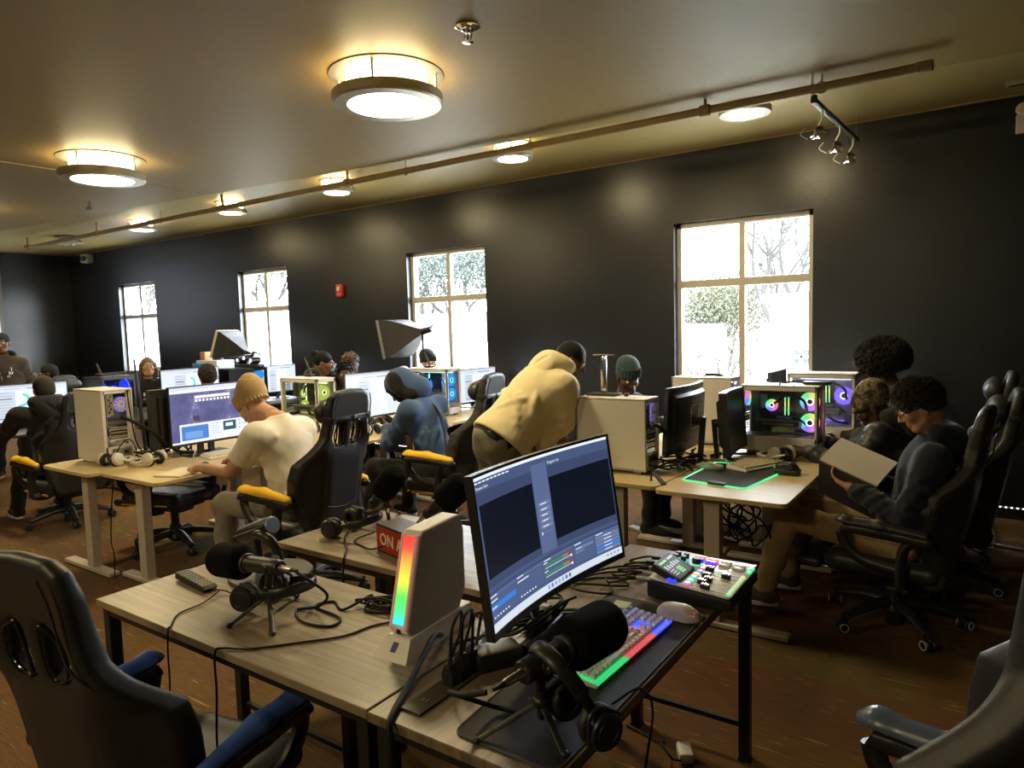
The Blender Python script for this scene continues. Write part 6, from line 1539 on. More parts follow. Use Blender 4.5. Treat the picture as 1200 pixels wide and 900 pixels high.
        if sleeve == 'short':
            for k in s.arms:
                e = np.array(s.arms[k][0], float); sh = s.sh[k]; c = sh+(e-sh)*.62; S.ell(c+nrm(e-sh)*.06, (.075, .075, .075), k=0, op='s')
        if s.legs or hem: 
            c = s.P-s.u*(.07+hem); S.plane(c, -s.u)
        # neckline
        S.ell(s.N+s.u*.075, (.07, .07, .075), s.TB, k=.01, op='s')
        q = MB(); q.M = s.T; S.into(q, m); s.topo = q.build('shirt' if sleeve == 'short' else 'jacket' if sleeve == 'puff' else 'sweatshirt', s.o, ang=80); return s.topo
    def folds(s, S, n, seed, sleeve='long'):
        rn = random.Random(seed); B = s.TB; C = lambda t: s.P+(s.N-s.P)*t
        for i in range(n):
            t0, a0 = rn.uniform(.0, .75), rn.uniform(0, 2*PI); dt, da = rn.choice((-1, 1))*rn.uniform(.08, .3), rn.uniform(.3, .8); pp = []
            for j in range(5):
                t, a = min(.85, max(-.08, t0+dt*j/4)), a0+da*j/4; k_ = s.bag*s.fat*1.05*(1 if t > .45 else .93)
                pp.append(C(t)+B@np.array((.166*k_*math.cos(a), .118*k_*math.sin(a)+.005, 0)))
            for j in range(4): S.cap(pp[j], pp[j+1], .010, .010, k=.03)
        for k in (s.arms if sleeve != 'short' else ()):
            e, w_ = (np.array(v, float) for v in s.arms[k])
            for a_, b_, r_, m_ in ((s.sh[k], e, .068*s.bag, 4), (e, w_, .053*s.bag, 6)):
                d = nrm(b_-a_); x = nrm(np.cross(d, (.3, .2, 1))); y = np.cross(d, x); L = np.linalg.norm(b_-a_)
                for i in range(m_):
                    t = (i+.7)/(m_+.3)*L; p0 = rn.uniform(0, 6.28); r2 = r_*(1-.12*i/m_)
                    pr = [a_+d*(t+.022*math.sin(j*.9+p0))+(x*math.cos(p0+j*.75)+y*math.sin(p0+j*.75))*r2 for j in range(5)]
                    for j in range(4): S.cap(pr[j], pr[j+1], .009, .009, k=.025)
    def pants(s, m, wr):
        S = s.grid(.12, .0105); S.ell(s.P-s.u*.02, np.array((.178, .14, .13))*s.fat, s.TB, k=0)
        for k in s.legs:
            h, kn, an = s.leg(k); S.cap(h, kn, .094, .070, k=.05); S.cap(kn, an+nrm(kn-an)*.03, .070, .060, k=.03)
        S.wrinkle(wr*1.2, 30, 33, 36, 2.1); S.plane(s.P+np.array((0, 0, .12)), (s.u[0]*.3, s.u[1]*.3, 1))
        q = MB(); q.M = s.T; S.into(q, m); s.pan = q.build('trousers', s.o, ang=80)
    def shoes(s, m, sole=None):
        sole = sole or mat('shoe_sole', (.55, .53, .50), .6)
        for k in s.legs:
            _, kn, an = s.leg(k); f = s.f; z0 = an[2]-.085; S = SDF(an-.24, an+.24, .006)
            c = np.array((an[0], an[1], z0)); Bf = np.stack([s.r, f, (0, 0, 1)], 1)
            S.ell(c+f*.05+(0, 0, .045), (.044, .135, .045), Bf, k=0); S.cap(c-f*.03+(0, 0, .05), c-f*.02+(0, 0, .10), .045, .042, k=.03); S.plane(c+(0, 0, .018), (0, 0, -1))
            q = MB(); q.M = s.T; S.into(q, m); sh = q.build('shoe', s.o, ang=60)
            q = MB(); q.M = s.T; pr = [(.046*math.cos(t)*(1 if math.sin(t) < 0 else .95), .135*math.sin(t)) for t in np.linspace(0, 2*PI, 25)[:-1]]
            q.prism(pr, .026, sole, Matrix.Translation(tuple(c+f*.05)) @ Matrix(np.vstack([np.hstack([Bf, [[0], [0], [0]]]), [0, 0, 0, 1]]).tolist()), bev=.005); q.build('sole', sh, ang=40)
    # ---- things worn on the head
    def part(s, name, fn, m, box=.26, vox=.0065, ang=80):
        S = SDF(s.H-box, s.H+box, vox); fn(S, lambda x, y, z: s.H+s.B@np.array((x, y, z)), s.B); q = MB(); q.M = s.T; S.into(q, m); return q.build(name, s.o, ang=ang)
    def short_hair(s, m, grow=.006, curls=0, seed=1, size=.012, low=-.05, front=.062, rise=0.):
        def fn(S, w, B):
            S.ell(w(0, -.012, .032), (.077+grow, .096+grow, .090+grow+rise), B, k=0); S.ell(w(0, -.05, -.02), (.066+grow, .05+grow, .06), B, k=.03)
            rn = random.Random(seed)
            for i in range(curls):
                a = rn.uniform(0, 2*PI); z = rn.uniform(-.35, 1); q_ = math.sqrt(max(0, 1-z*z)); p = w((.078+grow)*q_*math.cos(a), -.012+(.097+grow)*q_*math.sin(a), .032+(.091+grow+rise)*z)
                S.ell(p, size*rn.uniform(.6, 1.25), k=.004)
            S.plane(w(0, front+.03, .045), B@np.array((0, .9, -.55))); S.plane(w(0, 0, low), B@np.array((0, .25, -1.)))
            for sd in (1, -1): S.ell(w(sd*.085, .03, -.03), (.035, .042, .055), B, k=.005, op='s')
        return s.part('hair', fn, m, .24, .005)
    def curls(s, m, c, r, n, L, th, seed, zmin=-.15):
        rn = random.Random(seed); q = MB(); q.M = s.T
        for i in range(n):
            z = rn.uniform(zmin, 1); a = rn.uniform(0, 2*PI); q_ = math.sqrt(1-z*z)
            if math.sin(a)*q_ > .62 and z < .35: continue
            d = np.array((q_*math.cos(a), q_*math.sin(a), z)); p0 = np.array(c)+d*np.array(r)*.97; t1 = nrm(np.cross(d, (rn.gauss(0, 1), rn.gauss(0, 1), rn.gauss(0, 1)))); t2 = np.cross(d, t1)
            pts = [tuple(s.H+s.B@(p0+d*L*f*.75+(t1*math.cos(f*5)+t2*math.sin(f*5)-t1)*L*.3)) for f in (0, .33, .66, 1)]
            q.tube(pts, th, m, 4, 1)
        return q.build('hair_curls', s.o)
    def beanie(s, m, slouch=.02, low=.035, cuff=.05, ribs=True):
        def fn(S, w, B):
            S.ell(w(0, -.018, .048), (.092, .112, .092+slouch*.5), B, k=0); S.ell(w(0, -.06-slouch*.6, .10), (.07, .075, .05+slouch), B, k=.06)
            S.plane(w(0, 0, low-.018), B@np.array((0, .28, -1.)))
            for i in range(40 if ribs else 0):
                a = 2*PI*i/28; S.cap(w(.088*math.cos(a), -.014+.108*math.sin(a), low-.01+.03*math.sin(a)*1), w(.086*math.cos(a), -.018+.105*math.sin(a), low+cuff+.03*math.sin(a)), .0065, k=.006)
            if not ribs: S.cap(w(-.08, .045, low), w(.08, .045, low), .016, k=.02); S.cap(w(-.06, .09, low+.01), w(.06, .09, low+.01), .014, k=.02)
        o = s.part('beanie', fn, m, .26, .005); return o
def PB(m): return m
# 1 writing person in white T-shirt
WT = cloth('white_cotton', (.70, .66, .58)); TAN = cloth('tan_knit', (.40, .27, .13)); GREYD = cloth('grey_denim', (.25, .225, .175))
p = Person('person', 'person in white T-shirt and tan beanie bent over writing at the birch desk', (-3.52, 2.75, .58), (-3.66, 2.73, 1.10), (-3.865, 2.69, 1.175), (-.74, -.12, -.66), (-1, 0), SK_L, WT,
    legs={'L': ((-4.02, 2.55, .56), (-4.0, 2.52, .11)), 'R': ((-3.98, 2.93, .57), (-4.02, 2.95, .11))}, pants=GREYD, shoes=cloth('black_shoe', (.02, .02, .02)),
    arms={'L': ((-3.65, 2.555, 1.01), (-3.80, 2.46, .80), (-4.20, 2.50, .785)), 'R': ((-3.68, 2.91, 1.0), (-3.90, 3.02, .82), (-4.2, 2.80, .785))}, sleeve='short',
    hands=[('L', (-1, .12, -.05), (.1, .55, -1), 1, .75, 1.2), ('R', (-1, -.2, -.05), (0, -.3, -1), -1, .6, .8)], hem=.05, wr=.005)
p.beanie(TAN, .04, .022, .06)
def stub(S, w, B):
    S.ell(w(0, .04, -.075), (.052, .058, .045), B, k=0); S.ell(w(0, -.05, -.01), (.068, .052, .05), B, k=.02); S.plane(w(0, 0, -.045), B@np.array((0, -.6, 1.)))
q = MB(); q.M = p.T; w_ = np.array((-4.14, 2.505, .786)); F = frame(tuple(w_), (-1, .0, -.02)); q.torus((0, 0, 0), .031, .008, BLACK, None, 24, 8); q.v = [tuple((p.T @ F @ (p.T.inverted() @ V(v)))) for v in q.v]; q.build('wristband', p.o)
tag(MB().cyl((0, 0, 0), (.035, .02, .13), .004, m=WHITE, seg=8).build('pen', None, (-4.325, 2.515, TZ+.018)), 'white pen held in the writing hand', 'pen')
# 2 person in blue hoodie
BH = cloth('denim_blue_fleece', (.045, .085, .185)); BLK = cloth('black_cotton', (.010, .010, .011)); 
p = Person('person', 'person in blue hoodie, hood up, bent over a phone', (-3.50, 4.06, .56), (-3.69, 4.05, 1.09), (-3.865, 4.03, 1.175), (-.66, -.12, -.74), (-1, 0), SK_D, BH,
    legs={'L': ((-4.02, 3.87, .55), (-4.10, 3.86, .11)), 'R': ((-3.98, 4.24, .56), (-4.15, 4.38, .11))}, pants=BLK, shoes=cloth('black_shoe', (.02, .02, .02)),
    arms={'L': ((-3.62, 3.86, 1.02), (-3.82, 3.84, .76), (-3.99, 4.00, .85)), 'R': ((-3.66, 4.24, 1.02), (-3.85, 4.32, .78), (-3.98, 4.12, .85))},
    hands=[('L', (-.7, .35, .35), (.2, .8, .45), 1, .55, .8), ('R', (-.7, -.3, .35), (.2, -.8, .45), -1, .55, .8)], hem=.02)
def hood_up(S, w, B):
    S.ell(w(0, -.02, .03), (.108, .125, .118), B, k=0); S.cap(w(0, -.06, .0), w(0, -.10, -.13), .10, .11, k=.05); S.ell(w(0, .13, -.02), (.085, .085, .12), B, k=.02, op='s'); S.ell(w(0, .01, -.03), (.082, .10, .10), B, k=.01, op='s')
hd = p.part('hood', hood_up, BH, .32, .007)
def lining(S, w, B): S.torus if 0 else None; S.cap(w(-.075, .04, -.09), w(-.088, .05, .03), .014, k=0); S.cap(w(-.088, .05, .03), w(0, .055, .125), .014, k=.02); S.cap(w(.088, .05, .03), w(0, .055, .125), .014, k=.02); S.cap(w(.075, .04, -.09), w(.088, .05, .03), .014, k=.02)
ob = p.part('hood_lining', lining, BLK, .3, .006)
p.part('hood_panel', lambda S, w, B: (S.ell(w(-.075, -.045, .005), (.047, .075, .112), B, k=0), S.cap(w(-.07, -.04, -.06), w(-.075, -.085, -.15), .05, .055, k=.03)), BLK, .3, .006)
q = MB(); q.M = p.T; q.tube([tuple(p.P+p.u*a+p.g*b_+p.r*c_) for a, b_, c_ in ((.36, .13, -.05), (.50, .09, -.02), (.545, .0, .02), (.50, -.085, .03), (.38, -.145, .02), (.2, -.158, -.02), (.03, -.155, -.08))], .022, BLK, 8, 6, sy=.35); q.build('bag_strap', p.o)
o = thing('phone', 'dark phone held in both hands by the person in the blue hoodie', 'phone', (-4.075, 4.06, .90), R(90)); q = MB(); q.box((0, 0, 0), (.14, .008, .07), BLACK, .003, rot=(-.7, 0, 0)); q.build('body', o); q = MB(); q.box((0, -.0035, .003), (.13, .002, .063), mat('phone_glass', (.02, .02, .025), .1), rot=(-.7, 0, 0)); q.build('screen', o)
# 3 standing person in cream hoodie
CR = cloth('cream_fleece', (.70, .60, .36)); OLIVE = cloth('olive_denim', (.16, .145, .10)); HAIRB = mat('hair_black', (.007, .006, .006), .7, spec=.25, bump=.6, bscale=500); HAIRBR = mat('hair_brown', (.020, .012, .008), .65, spec=.3, bump=.6, bscale=500)
p = Person('person', 'standing person in cream hoodie bent forward beside the beige tower', (-2.52, 3.50, .93), (-2.33, 3.84, 1.33), (-2.27, 3.965, 1.405), (.70, .52, -.48), (.45, .9), SK_M, CR,
    legs={'L': ((-2.66, 3.55, .48), (-2.70, 3.52, .10)), 'R': ((-2.50, 3.40, .48), (-2.50, 3.36, .10))}, pants=OLIVE, shoes=cloth('black_shoe', (.02, .02, .02)),
    arms={'R': ((-2.17, 3.70, 1.245), (-2.20, 3.73, 1.03), (-2.32, 3.66, .87)), 'L': ((-2.49, 3.90, 1.25), (-2.50, 4.02, 1.05), (-2.36, 4.0, .92))},
    hands=[('R', (-.3, .3, -1), (.6, .8, 0), -1, .5, .6), ('L', (.1, -.2, -1), (0, -.8, 0), 1, .4, .6)], fat=1.16, bag=1.16, hem=-.055, wr=.006)
p.short_hair(HAIRB, .003, 0, low=-.035, front=.055)
def hood_down(S, w, B): pass
def hood_back(p, m, sz=1., name='hood'):
    c = p.N-p.g*.055+p.u*.005; S = SDF(c-.3, c+.3, .008); B = p.TB
    for t in np.linspace(-1.75, 1.75, 13):
        a = np.array((math.sin(t)*.100, -math.cos(t)*.075+.005, .045-.02*math.cos(t))); tp = 1-.35*(abs(t)/1.75)**2; S.ell(p.N+B@a*sz, (.042*sz*tp, .042*sz*tp, .06*sz*tp), B, k=.03)
    S.ell(c-p.g*.035-p.u*.045, np.array((.115, .045, .10))*sz, B, k=.06); S.cap(c-p.g*.085+p.u*.02-p.r*.07, c-p.g*.10-p.u*.07, .008, k=.02, op='s'); S.cap(c-p.g*.085+p.u*.02+p.r*.07, c-p.g*.10-p.u*.07, .008, k=.02, op='s'); S.ell(p.H, (.10, .115, .12), p.B, k=.01, op='s'); S.cap(p.N-p.u*.05, p.H, .062, k=.01, op='s')
    q = MB(); q.M = p.T; S.into(q, m); return q.build(name, p.o, ang=80)
hood_back(p, CR, 1.15)
S = p.grid(.14, .011); S.ell(p.P+p.u*.02, np.array((.180, .142, .15))*1.22, p.TB, k=0); S.plane(p.P-p.u*.055, -p.u); S.plane(p.P+p.u*.09, p.u)
q = MB(); q.M = p.T; S.into(q, BLK); q.build('undershirt', p.o, ang=80)
# 4 kid in teal beanie
TEAL = cloth('teal_knit', (.035, .065, .075)); DKJ = cloth('dark_jacket', (.018, .018, .020))
p = Person('person', 'person in dark teal beanie peeking over the beige tower', (-2.48, 4.95, .55), (-2.36, 4.93, 1.05), (-2.30, 4.905, 1.215), (.62, -.62, -.42), (1, -.2), SK_D, DKJ, arms={'R': ((-2.2, 4.72, .82), (-2.05, 4.85, .86)), 'L': ((-2.2, 5.1, .82), (-2.05, 5.0, .86))},
    legs={'L': ((-2.08, 5.07, .52), (-2.1, 5.07, .11)), 'R': ((-2.08, 4.82, .52), (-2.1, 4.82, .11))}, pants=BLK, shoes=BLK, hem=.03, vox=.013)
p.beanie(TEAL, .0, .03, .05)
# 5 big afro
OLJ = cloth('olive_jacket', (.055, .048, .034)); AFRO = mat('hair_afro', (.011, .010, .009), .9, bump=.8, bscale=220)
p = Person('person', 'person with a big rounded afro in an olive jacket facing the violet tower', (-.42, 5.54, .48), (-.52, 5.53, 1.06), (-.645, 5.52, 1.245), (-.93, -.22, -.25), (-1, 0), SK_M, OLJ, arms={'L': ((-.72, 5.30, .80), (-.95, 5.40, .80)), 'R': ((-.72, 5.75, .80), (-.95, 5.65, .80))},
    legs={'L': ((-.87, 5.44, .48), (-.9, 5.44, .11)), 'R': ((-.87, 5.66, .48), (-.9, 5.66, .11))}, pants=BLK, shoes=BLK, hands=[('L', (-1, 0, -.05), (0, .1, -1), 1, .4, .6)], hem=.03, vox=.013)
def afro(S, w, B):
    rn = random.Random(4); S.ell(w(0, -.03, .085), (.150, .160, .130), B, k=0)
    for i in range(900):
        z = rn.uniform(-.75, 1); a = rn.uniform(0, 2*PI); q_ = math.sqrt(1-z*z); k_ = rn.uniform(.95, 1.12); S.ell(w(.150*k_*q_*math.cos(a), -.03+.160*k_*q_*math.sin(a), .085+.130*k_*z), rn.uniform(.008, .019), k=.003)
    S.ell(w(0, .11, -.045), (.07, .075, .085), B, k=.01, op='s')
p.part('hair', afro, AFRO, .34, .006); p.curls(AFRO, (0, -.03, .085), (.165, .175, .145), 1500, .034, .0026, 8, zmin=-.6)
hood_back(p, OLJ, 1.15)
# 6 camouflage hat
CAMO = mat('cloth_camo', (.1, .08, .05), .9); nt = CAMO.node_tree; n_ = nt.nodes.new('ShaderNodeTexNoise'); n_.inputs['Scale'].default_value = 26; n_.inputs['Detail'].default_value = 3; tc_ = nt.nodes.new('ShaderNodeTexCoord'); r_ = nt.nodes.new('ShaderNodeValToRGB'); r_.color_ramp.interpolation = 'CONSTANT'
for i_, (p_, c_) in enumerate(((0, (.03, .025, .018)), (.42, (.09, .065, .035)), (.5, (.22, .17, .10)), (.6, (.12, .085, .045)))):
    e_ = r_.color_ramp.elements[i_] if i_ < 2 else r_.color_ramp.elements.new(p_); e_.position = p_; e_.color = (*c_, 1)
nt.links.new(tc_.outputs['Object'], n_.inputs['Vector']); nt.links.new(n_.outputs['Fac'], r_.inputs[0]); nt.links.new(r_.outputs[0], nt.nodes['Principled BSDF'].inputs['Base Color'])
PUF = mat('black_puffer', (.018, .019, .021), .4, sheen=.1, bump=.15, bscale=60)
p = Person('person', 'person in camouflage hat and black puffer jacket leaning over the desk edge', (-.33, 4.86, .46), (-.49, 4.86, .975), (-.615, 4.855, 1.06), (-.82, -.12, -.55), (-1, 0), SK_D, PUF, arms={'L': ((-.55, 4.66, .92), (-.66, 4.56, .72), (-.95, 4.62, .80)), 'R': ((-.56, 5.04, .90), (-.75, 5.08, .74), (-1.0, 4.98, .80))}, sleeve='puff',
    legs={'L': ((-.8, 4.76, .48), (-.82, 4.74, .11)), 'R': ((-.8, 4.97, .48), (-.82, 4.98, .11))}, pants=BLK, shoes=BLK, hands=[('L', (-1, .1, .05), (0, .3, -1), 1, .5, .8)], hem=.03)
p.beanie(CAMO, .02, .028, .035, False); hood_back(p, cloth('dark_hood', (.03, .032, .03)), 1.1)
# 7 reader
NAVY = cloth('navy_fleece', (.013, .018, .030)); KH = cloth('khaki_twill', (.37, .27, .13)); 
p = Person('person', 'person with curly hair and glasses reading a large open book in a gaming chair', (-.34, 4.10, .47), (-.225, 4.09, 1.01), (-.295, 4.075, 1.165), (-.86, -.14, -.42), (-1, -.03), SK_T, NAVY,
    legs={'L': ((-.90, 3.955, .555), (-1.03, 3.93, .12)), 'R': ((-.84, 4.22, .60), (-.98, 4.25, .12))}, pants=KH, shoes=cloth('grey_shoe', (.06, .06, .065)),
    arms={'L': ((-.22, 3.89, .93), (-.335, 3.835, .645), (-.575, 3.93, .735)), 'R': ((-.25, 4.28, .93), (-.38, 4.36, .66), (-.60, 4.24, .76))},
    hands=[('L', (-.8, .38, .35), (.15, .35, .95), 1, .42, .9), ('R', (-.8, -.25, .4), (.1, -.3, .95), -1, .42, .9)], hem=.02, wr=.005)
p.short_hair(HAIRBR, .013, 1100, 3, .0075, -.012, .068, .018); p.curls(HAIRBR, (0, -.012, .042), (.094, .112, .115), 700, .024, .0026, 5)
hood_back(p, NAVY, 1.0)
q = MB(); q.M = p.T
for sd in (1, -1):
    w = lambda x, y, z: tuple(p.H+p.B@np.array((x, y, z)))
    q.tube([w(sd*(.031+.022*c), .108-.004*abs(c), .006+.017*s_) for c, s_ in ((1, .6), (.6, 1), (-.6, 1), (-1, .5), (-.9, -.6), (-.4, -1), (.5, -1), (1, -.5))], .002, BLACK, 6, 2, close=True); q.tube([w(sd*.054, .102, .012), w(sd*.076, .05, .012), w(sd*.084, -.005, .01), w(sd*.08, -.03, -.012)], .0022, BLACK, 6, 2)
q.tube([w(.009, .11, .012), w(0, .113, .014), w(-.009, .11, .012)], .002, BLACK, 6, 2); q.build('glasses', p.o)
PAPER = mat('book_paper', (.78, .75, .70), .8); COVER = mat('book_cover', (.018, .017, .018), .4)
bk = thing('book', 'large open book with dark cover held by the reader in glasses', 'book', (-.56, 4.05, .82))
def leaf(D, C, v, th, m, sag):
    """a leaf hinged on the spine D-C that runs out along v"""
    D, C, v = V(D), V(C), V(v); nn = (C-D).cross(v).normalized(); n = 8; vs = []; fs = []; q = MB(); q.M = Matrix.Translation((.56, -4.05, -.82))
    for i in range(n+1):
        t = i/n; b_ = v*t+nn*(math.sin(t*PI)*sag)
        for e in (D, C): vs += [e+b_, e+b_+nn*th*(1-.1*t)]
    for i in range(n):
        a = 4*i; b = a+4; fs += [(a, a+2, b+2, b), (a+1, b+1, b+3, a+3), (a, b, b+1, a+1), (a+2, a+3, b+3, b+2)]
    fs += [(0, 1, 3, 2), (4*n, 4*n+2, 4*n+3, 4*n+1)]; q.raw(vs, fs, m); return q
D_, C_ = (-.757, 4.0, .864), (-.479, 4.0, .748); vr = (.075, .20, .095); vl = (.01, -.075, -.15)
leaf(D_, C_, vr, .012, PAPER, .012).build('page_block', bk, ang=50); leaf(tuple(V(D_)-V((0, -.004, .006))), tuple(V(C_)-V((0, -.004, .006))), tuple(V(vr)*1.03), .004, COVER, .012).build('cover', bk, ang=50)
leaf(tuple(V(D_)+V((0, .002, 0))), tuple(V(C_)+V((0, .002, 0))), vl, .012, PAPER, .006).build('page_block', bk, ang=50); leaf(D_, C_, tuple(V(vl)*1.03), -.004, COVER, .006).build('cover', bk, ang=50)
# 8 black hoodie, back view
p = Person('person', 'person with short brown hair in black hoodie seen from behind at the far left', (-6.86, 2.76, .48), (-6.97, 2.75, 1.03), (-7.0, 2.745, 1.18), (-.97, .15, -.2), (-1, 0), SK_L, cloth('black_fleece', (.012, .012, .013)),
    legs={'L': ((-7.30, 2.63, .50), (-7.25, 2.55, .11)), 'R': ((-7.32, 2.9, .50), (-7.3, 2.95, .11))}, pants=BLK, shoes=BLK, arms={'L': ((-7.0, 2.53, .97), (-7.28, 2.44, .72), (-7.6, 2.55, .79)), 'R': ((-7.0, 2.98, .97), (-7.2, 3.1, .72), (-7.55, 3.02, .79))}, hands=[('L', (-1, .1, -.05), (0, .1, -1), 1, .3, .6)], hem=.02)
p.short_hair(HAIRBR, .008, 0, 5, .011, -.05, .07); hood_back(p, MATS['cloth_black_fleece'], 1.1)
def far(label, head, look, f, sk, m, hair=None, **k):
    H = np.array(head, float); f_ = nrm((*f, 0)); r_ = np.array((f_[1], -f_[0], 0)); b_ = np.array((H[0], H[1], 0)); k['pants'] = BLK; k['shoes'] = BLK
    k['legs'] = {q: (tuple(b_+f_*.36+r_*s_*.12+(0, 0, .5)), tuple(b_+f_*.4+r_*s_*.12+(0, 0, .11))) for q, s_ in (('L', -1), ('R', 1))}
    return Person('person', label, (H[0]-.05*f[0], H[1]-.05*f[1], H[2]-.70), tuple(H+(-.05*f[0], -.05*f[1], -.185)), head, look, f, sk, m, vox=.016, hem=.05, **k)
def armsfor(H, f, z=.8):
    H = np.array(H, float); f = nrm((*f, 0)); r = np.array((f[1], -f[0], 0)); a = {}
    for k, q in (('L', -1), ('R', 1)): a[k] = (tuple(H+r*.24*q+f*.1-(0, 0, .48)), tuple(H+r*.12*q+f*.38-(0, 0, H[2]-z)))
    return a
h = (-9.9, 3.95, 1.195); p = far('dark-haired head seen beyond the person in the black hoodie', h, (-.5, -.85, 0), (-1, -.3), SK_D, BLK, arms=armsfor(h, (-1, -.3))); p.short_hair(HAIRB, .004)
h = (-9.6, 3.36, 1.60); GRYH = cloth('grey_fleece', (.085, .075, .068))
p = Person('person', 'standing person in grey hoodie with white print at the left edge', (-9.62, 3.38, .93), (-9.6, 3.37, 1.42), h, (.85, -.5, -.05), (.8, -.6), SK_M, GRYH, legs={'L': ((-9.5, 3.5, .5), (-9.55, 3.5, .1)), 'R': ((-9.6, 3.25, .5), (-9.65, 3.25, .1))}, pants=BLK, shoes=BLK, arms={'L': ((-9.52, 3.62, 1.13), (-9.35, 3.6, .9)), 'R': ((-9.68, 3.1, 1.1), (-9.45, 3.1, .9))}, hem=.05, vox=.016, fat=1.1)
p.short_hair(HAIRB, .004); hood_back(p, BLK, .95)
q = MB(); q.M = p.T; rn = random.Random(3); F = Matrix.Translation((-9.60, 3.36, 1.22))
for k in range(16):
    c = V((-9.60+.147*.8+rn.uniform(-.0, .01), 3.36-.147*.6, 1.22))+V((.6, .8, 0))*rn.uniform(-.10, .14)+V((0, 0, rn.uniform(-.09, .09))); M = Matrix.Translation(c) @ Euler((0, rn.uniform(0, 3), R(-37))).to_matrix().to_4x4(); q.box((0, 0, 0), (.05, .012, .016), mat('print_white', (.75, .72, .68), .7), rot=None) if 0 else q.raw([(-.025, -.012, -.008), (.025, -.012, -.008), (.025, -.012, .008), (-.025, -.012, .008)], [(0, 1, 2, 3)], mat('print_white', (.75, .72, .68), .7), M)
q.build('chest_print', p.o, smooth=False)
h = (-9.1, 4.80, 1.235); p = far('girl with long light brown hair and glasses in a dark T-shirt, below the farthest window', h, (.93, -.36, 0), (1, -.3), SK_L, BLK, arms=armsfor(h, (1, -.3))); HLB = mat('hair_light_brown', (.14, .082, .045), .5, bump=.5, bscale=400)
def longhair(S, w, B):
    S.ell(w(0, -.016, .034), (.086, .104, .096), B, k=0)
    for sd in (1, -1):
        S.cap(w(sd*.078, .0, .02), w(sd*.092, .0, -.16), .032, .03, k=.03); S.cap(w(sd*.06, -.05, .0), w(sd*.07, -.03, -.2), .04, .035, k=.03)
    S.plane(w(0, .075, .065), B@np.array((0, .9, -.45))); S.ell(w(0, .07, -.05), (.065, .07, .12), B, k=.005, op='s')
p.part('hair', longhair, HLB, .3, .0065)
q = MB(); q.M = p.T
for sd in (1, -1): q.tube([tuple(p.H+p.B@np.array((sd*(.031+.022*c), .106, .006+.016*s_))) for c, s_ in ((1, 0), (.5, 1), (-.5, 1), (-1, 0), (-.5, -1), (.5, -1))], .0022, BLACK, 6, 2, close=True)
q.build('glasses', p.o)
q = MB(); q.M = p.T; FM = Matrix.Translation(tuple(p.N-p.u*.19+p.g*.135)) @ Matrix(np.vstack([np.hstack([np.stack([-p.r, p.u, p.g], 1), [[0], [0], [0]]]), [0, 0, 0, 1]]).tolist())
q.text('lllllll', .06, mat('print_white', (.75, .72, .68), .7), FM) if 0 else [q.quad(-.09+.028*k, .0, -.07+.028*k, .045-.012*(k % 2), .0, mat('print_white', (.75, .72, .68), .7), FM) for k in range(7)]+[q.quad(-.07+.03*k, -.06, -.052+.03*k, -.03, .0, mat('print_white', (.75, .72, .68), .7), FM) for k in range(5)]
q.build('shirt_print', p.o, smooth=False)
h = (-7.0, 4.33, 1.185); p = far('curly-haired head with a white headset behind the night-sky monitor', h, (-.95, .3, 0), (-1, .2), SK_L, BLK, arms=armsfor(h, (-1, .2))); p.short_hair(HAIRBR, .012, 500, 9, .008)
q = MB(); q.M = p.T; c = p.H+p.B@np.array((.09, .0, 0)); q.ell(tuple(c), (.03, .03, .045), WHITE); q.build('earphone', p.o)
h = (-5.86, 4.97, 1.30); p = far('woman with black hair in a bun wearing a dark jacket with pink-lined hood', h, (.70, .60, -.28), (.8, .4), SK_M, DKJ, arms=armsfor(h, (.8, .4)))
def bun(S, w, B):
    S.ell(w(0, -.02, .03), (.084, .104, .094), B, k=0); S.ell(w(0, -.115, .075), (.042, .04, .038), B, k=.01);  S.plane(w(0, .072, .05), B@np.array((0, .85, -.5)))
    for sd in (1, -1): S.ell(w(sd*.085, .035, -.04), (.035, .045, .06), B, k=.005, op='s')
p.part('hair', bun, HAIRB, .28, .006); hood_back(p, DKJ, 1.45)
PINK = cloth('pink_lining', (.42, .20, .14))
q = MB(); q.M = p.T; q.tube([tuple(p.N+p.TB@np.array(v)) for v in ((.09, .06, -.08), (.125, .0, .02), (.10, -.08, .085), (0, -.115, .10), (-.10, -.08, .085), (-.125, 0, .02), (-.09, .06, -.08))], .022, PINK, 10, 4); q.build('hood_lining', p.o)
h = (-5.84, 5.23, 1.16); p = far('person with tight braids and a headset low behind the white-page monitor', h, (.75, -.65, -.1), (1, -.5), SK_M, BLK, arms=armsfor(h, (1, -.5)))
def braids(S, w, B):
    S.ell(w(0, -.018, .032), (.083, .102, .094), B, k=0)
    for i in range(-4, 5): 
        for j in range(7):
            t = -.4+j*.42; S.ell(w(i*.018, -.018+.104*math.cos(t)*1, .034+.096*math.sin(t+.0)), .0095, k=.004)
    for i in (-3, -2, 2, 3): S.cap(w(i*.026, -.06, .0), w(i*.03, -.07, -.16), .012, k=.01)
    S.plane(w(0, .07, .05), B@np.array((0, .85, -.5)))
p.part('hair', braids, HAIRB, .28, .006)
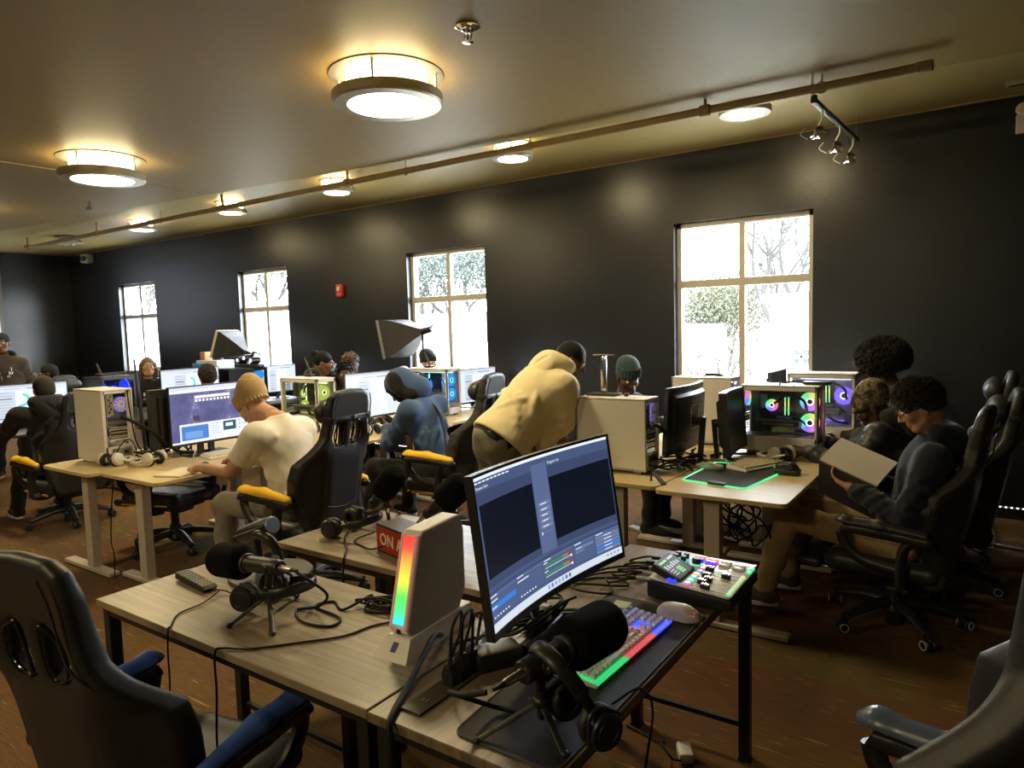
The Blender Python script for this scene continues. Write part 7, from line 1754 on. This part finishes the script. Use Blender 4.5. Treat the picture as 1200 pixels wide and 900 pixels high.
q = MB(); q.M = p.T; q.tube([tuple(p.H+p.B@np.array((.095*math.cos(t), -.01, .03+.105*math.sin(t)))) for t in np.linspace(0, PI, 11)], .009, DARKMET, 8, 2); q.build('headset_band', p.o)
h = (-6.1, 5.57, 1.255); p = far('brown-haired head behind the braided-hair person', h, (-.3, .95, 0), (.6, .8), SK_M, BLK, arms=armsfor(h, (.6, .8))); p.short_hair(mat('hair_auburn', (.075, .038, .018), .55, bump=.6, bscale=400), .014, 80, 12, .012)
h = (-5.42, 6.15, 1.235); p = far('dark-capped head against the third window', h, (.8, -.2, -.1), (1, -.3), SK_L, DKJ, arms=armsfor(h, (1, -.3))); p.beanie(cloth('dark_cap', (.02, .023, .028)), .01, .02, .03)

# ================================================================== LIGHT, SKY, CAMERA
w = bpy.data.worlds.new('sky'); SC.world = w; w.use_nodes = True
bg = w.node_tree.nodes['Background']; bg.inputs[0].default_value = (.84, .92, 1.0, 1); bg.inputs[1].default_value = 26.0
cd = bpy.data.cameras.new('camera'); cam = bpy.data.objects.new('camera', cd); COL.objects.link(cam)
cd.sensor_fit = 'HORIZONTAL'; cd.sensor_width = 36; cd.lens = 36*816.7/1200; cd.clip_start = .05; cd.clip_end = 300
yaw, pit, rol = -.6045, .08365, -.02806
f_ = V((math.sin(yaw)*math.cos(pit), math.cos(yaw)*math.cos(pit), -math.sin(pit))); r_ = V((math.cos(yaw), -math.sin(yaw), 0)); u_ = r_.cross(f_)
r2 = r_*math.cos(rol)+u_*math.sin(rol); u2 = u_*math.cos(rol)-r_*math.sin(rol)
cam.matrix_world = Matrix(((r2.x, u2.x, -f_.x, 0), (r2.y, u2.y, -f_.y, 0), (r2.z, u2.z, -f_.z, 1.64), (0, 0, 0, 1)))
SC.camera = cam
vs = SC.view_settings; vs.view_transform = 'Standard'; vs.look = 'None'; vs.gamma = 1; vs.exposure = 0.5; vs.use_curve_mapping = False
SC.display_settings.display_device = 'sRGB'
cy_ = SC.cycles; cy_.max_bounces = 8; cy_.diffuse_bounces = 4; cy_.transparent_max_bounces = 12; cy_.sample_clamp_indirect = 6
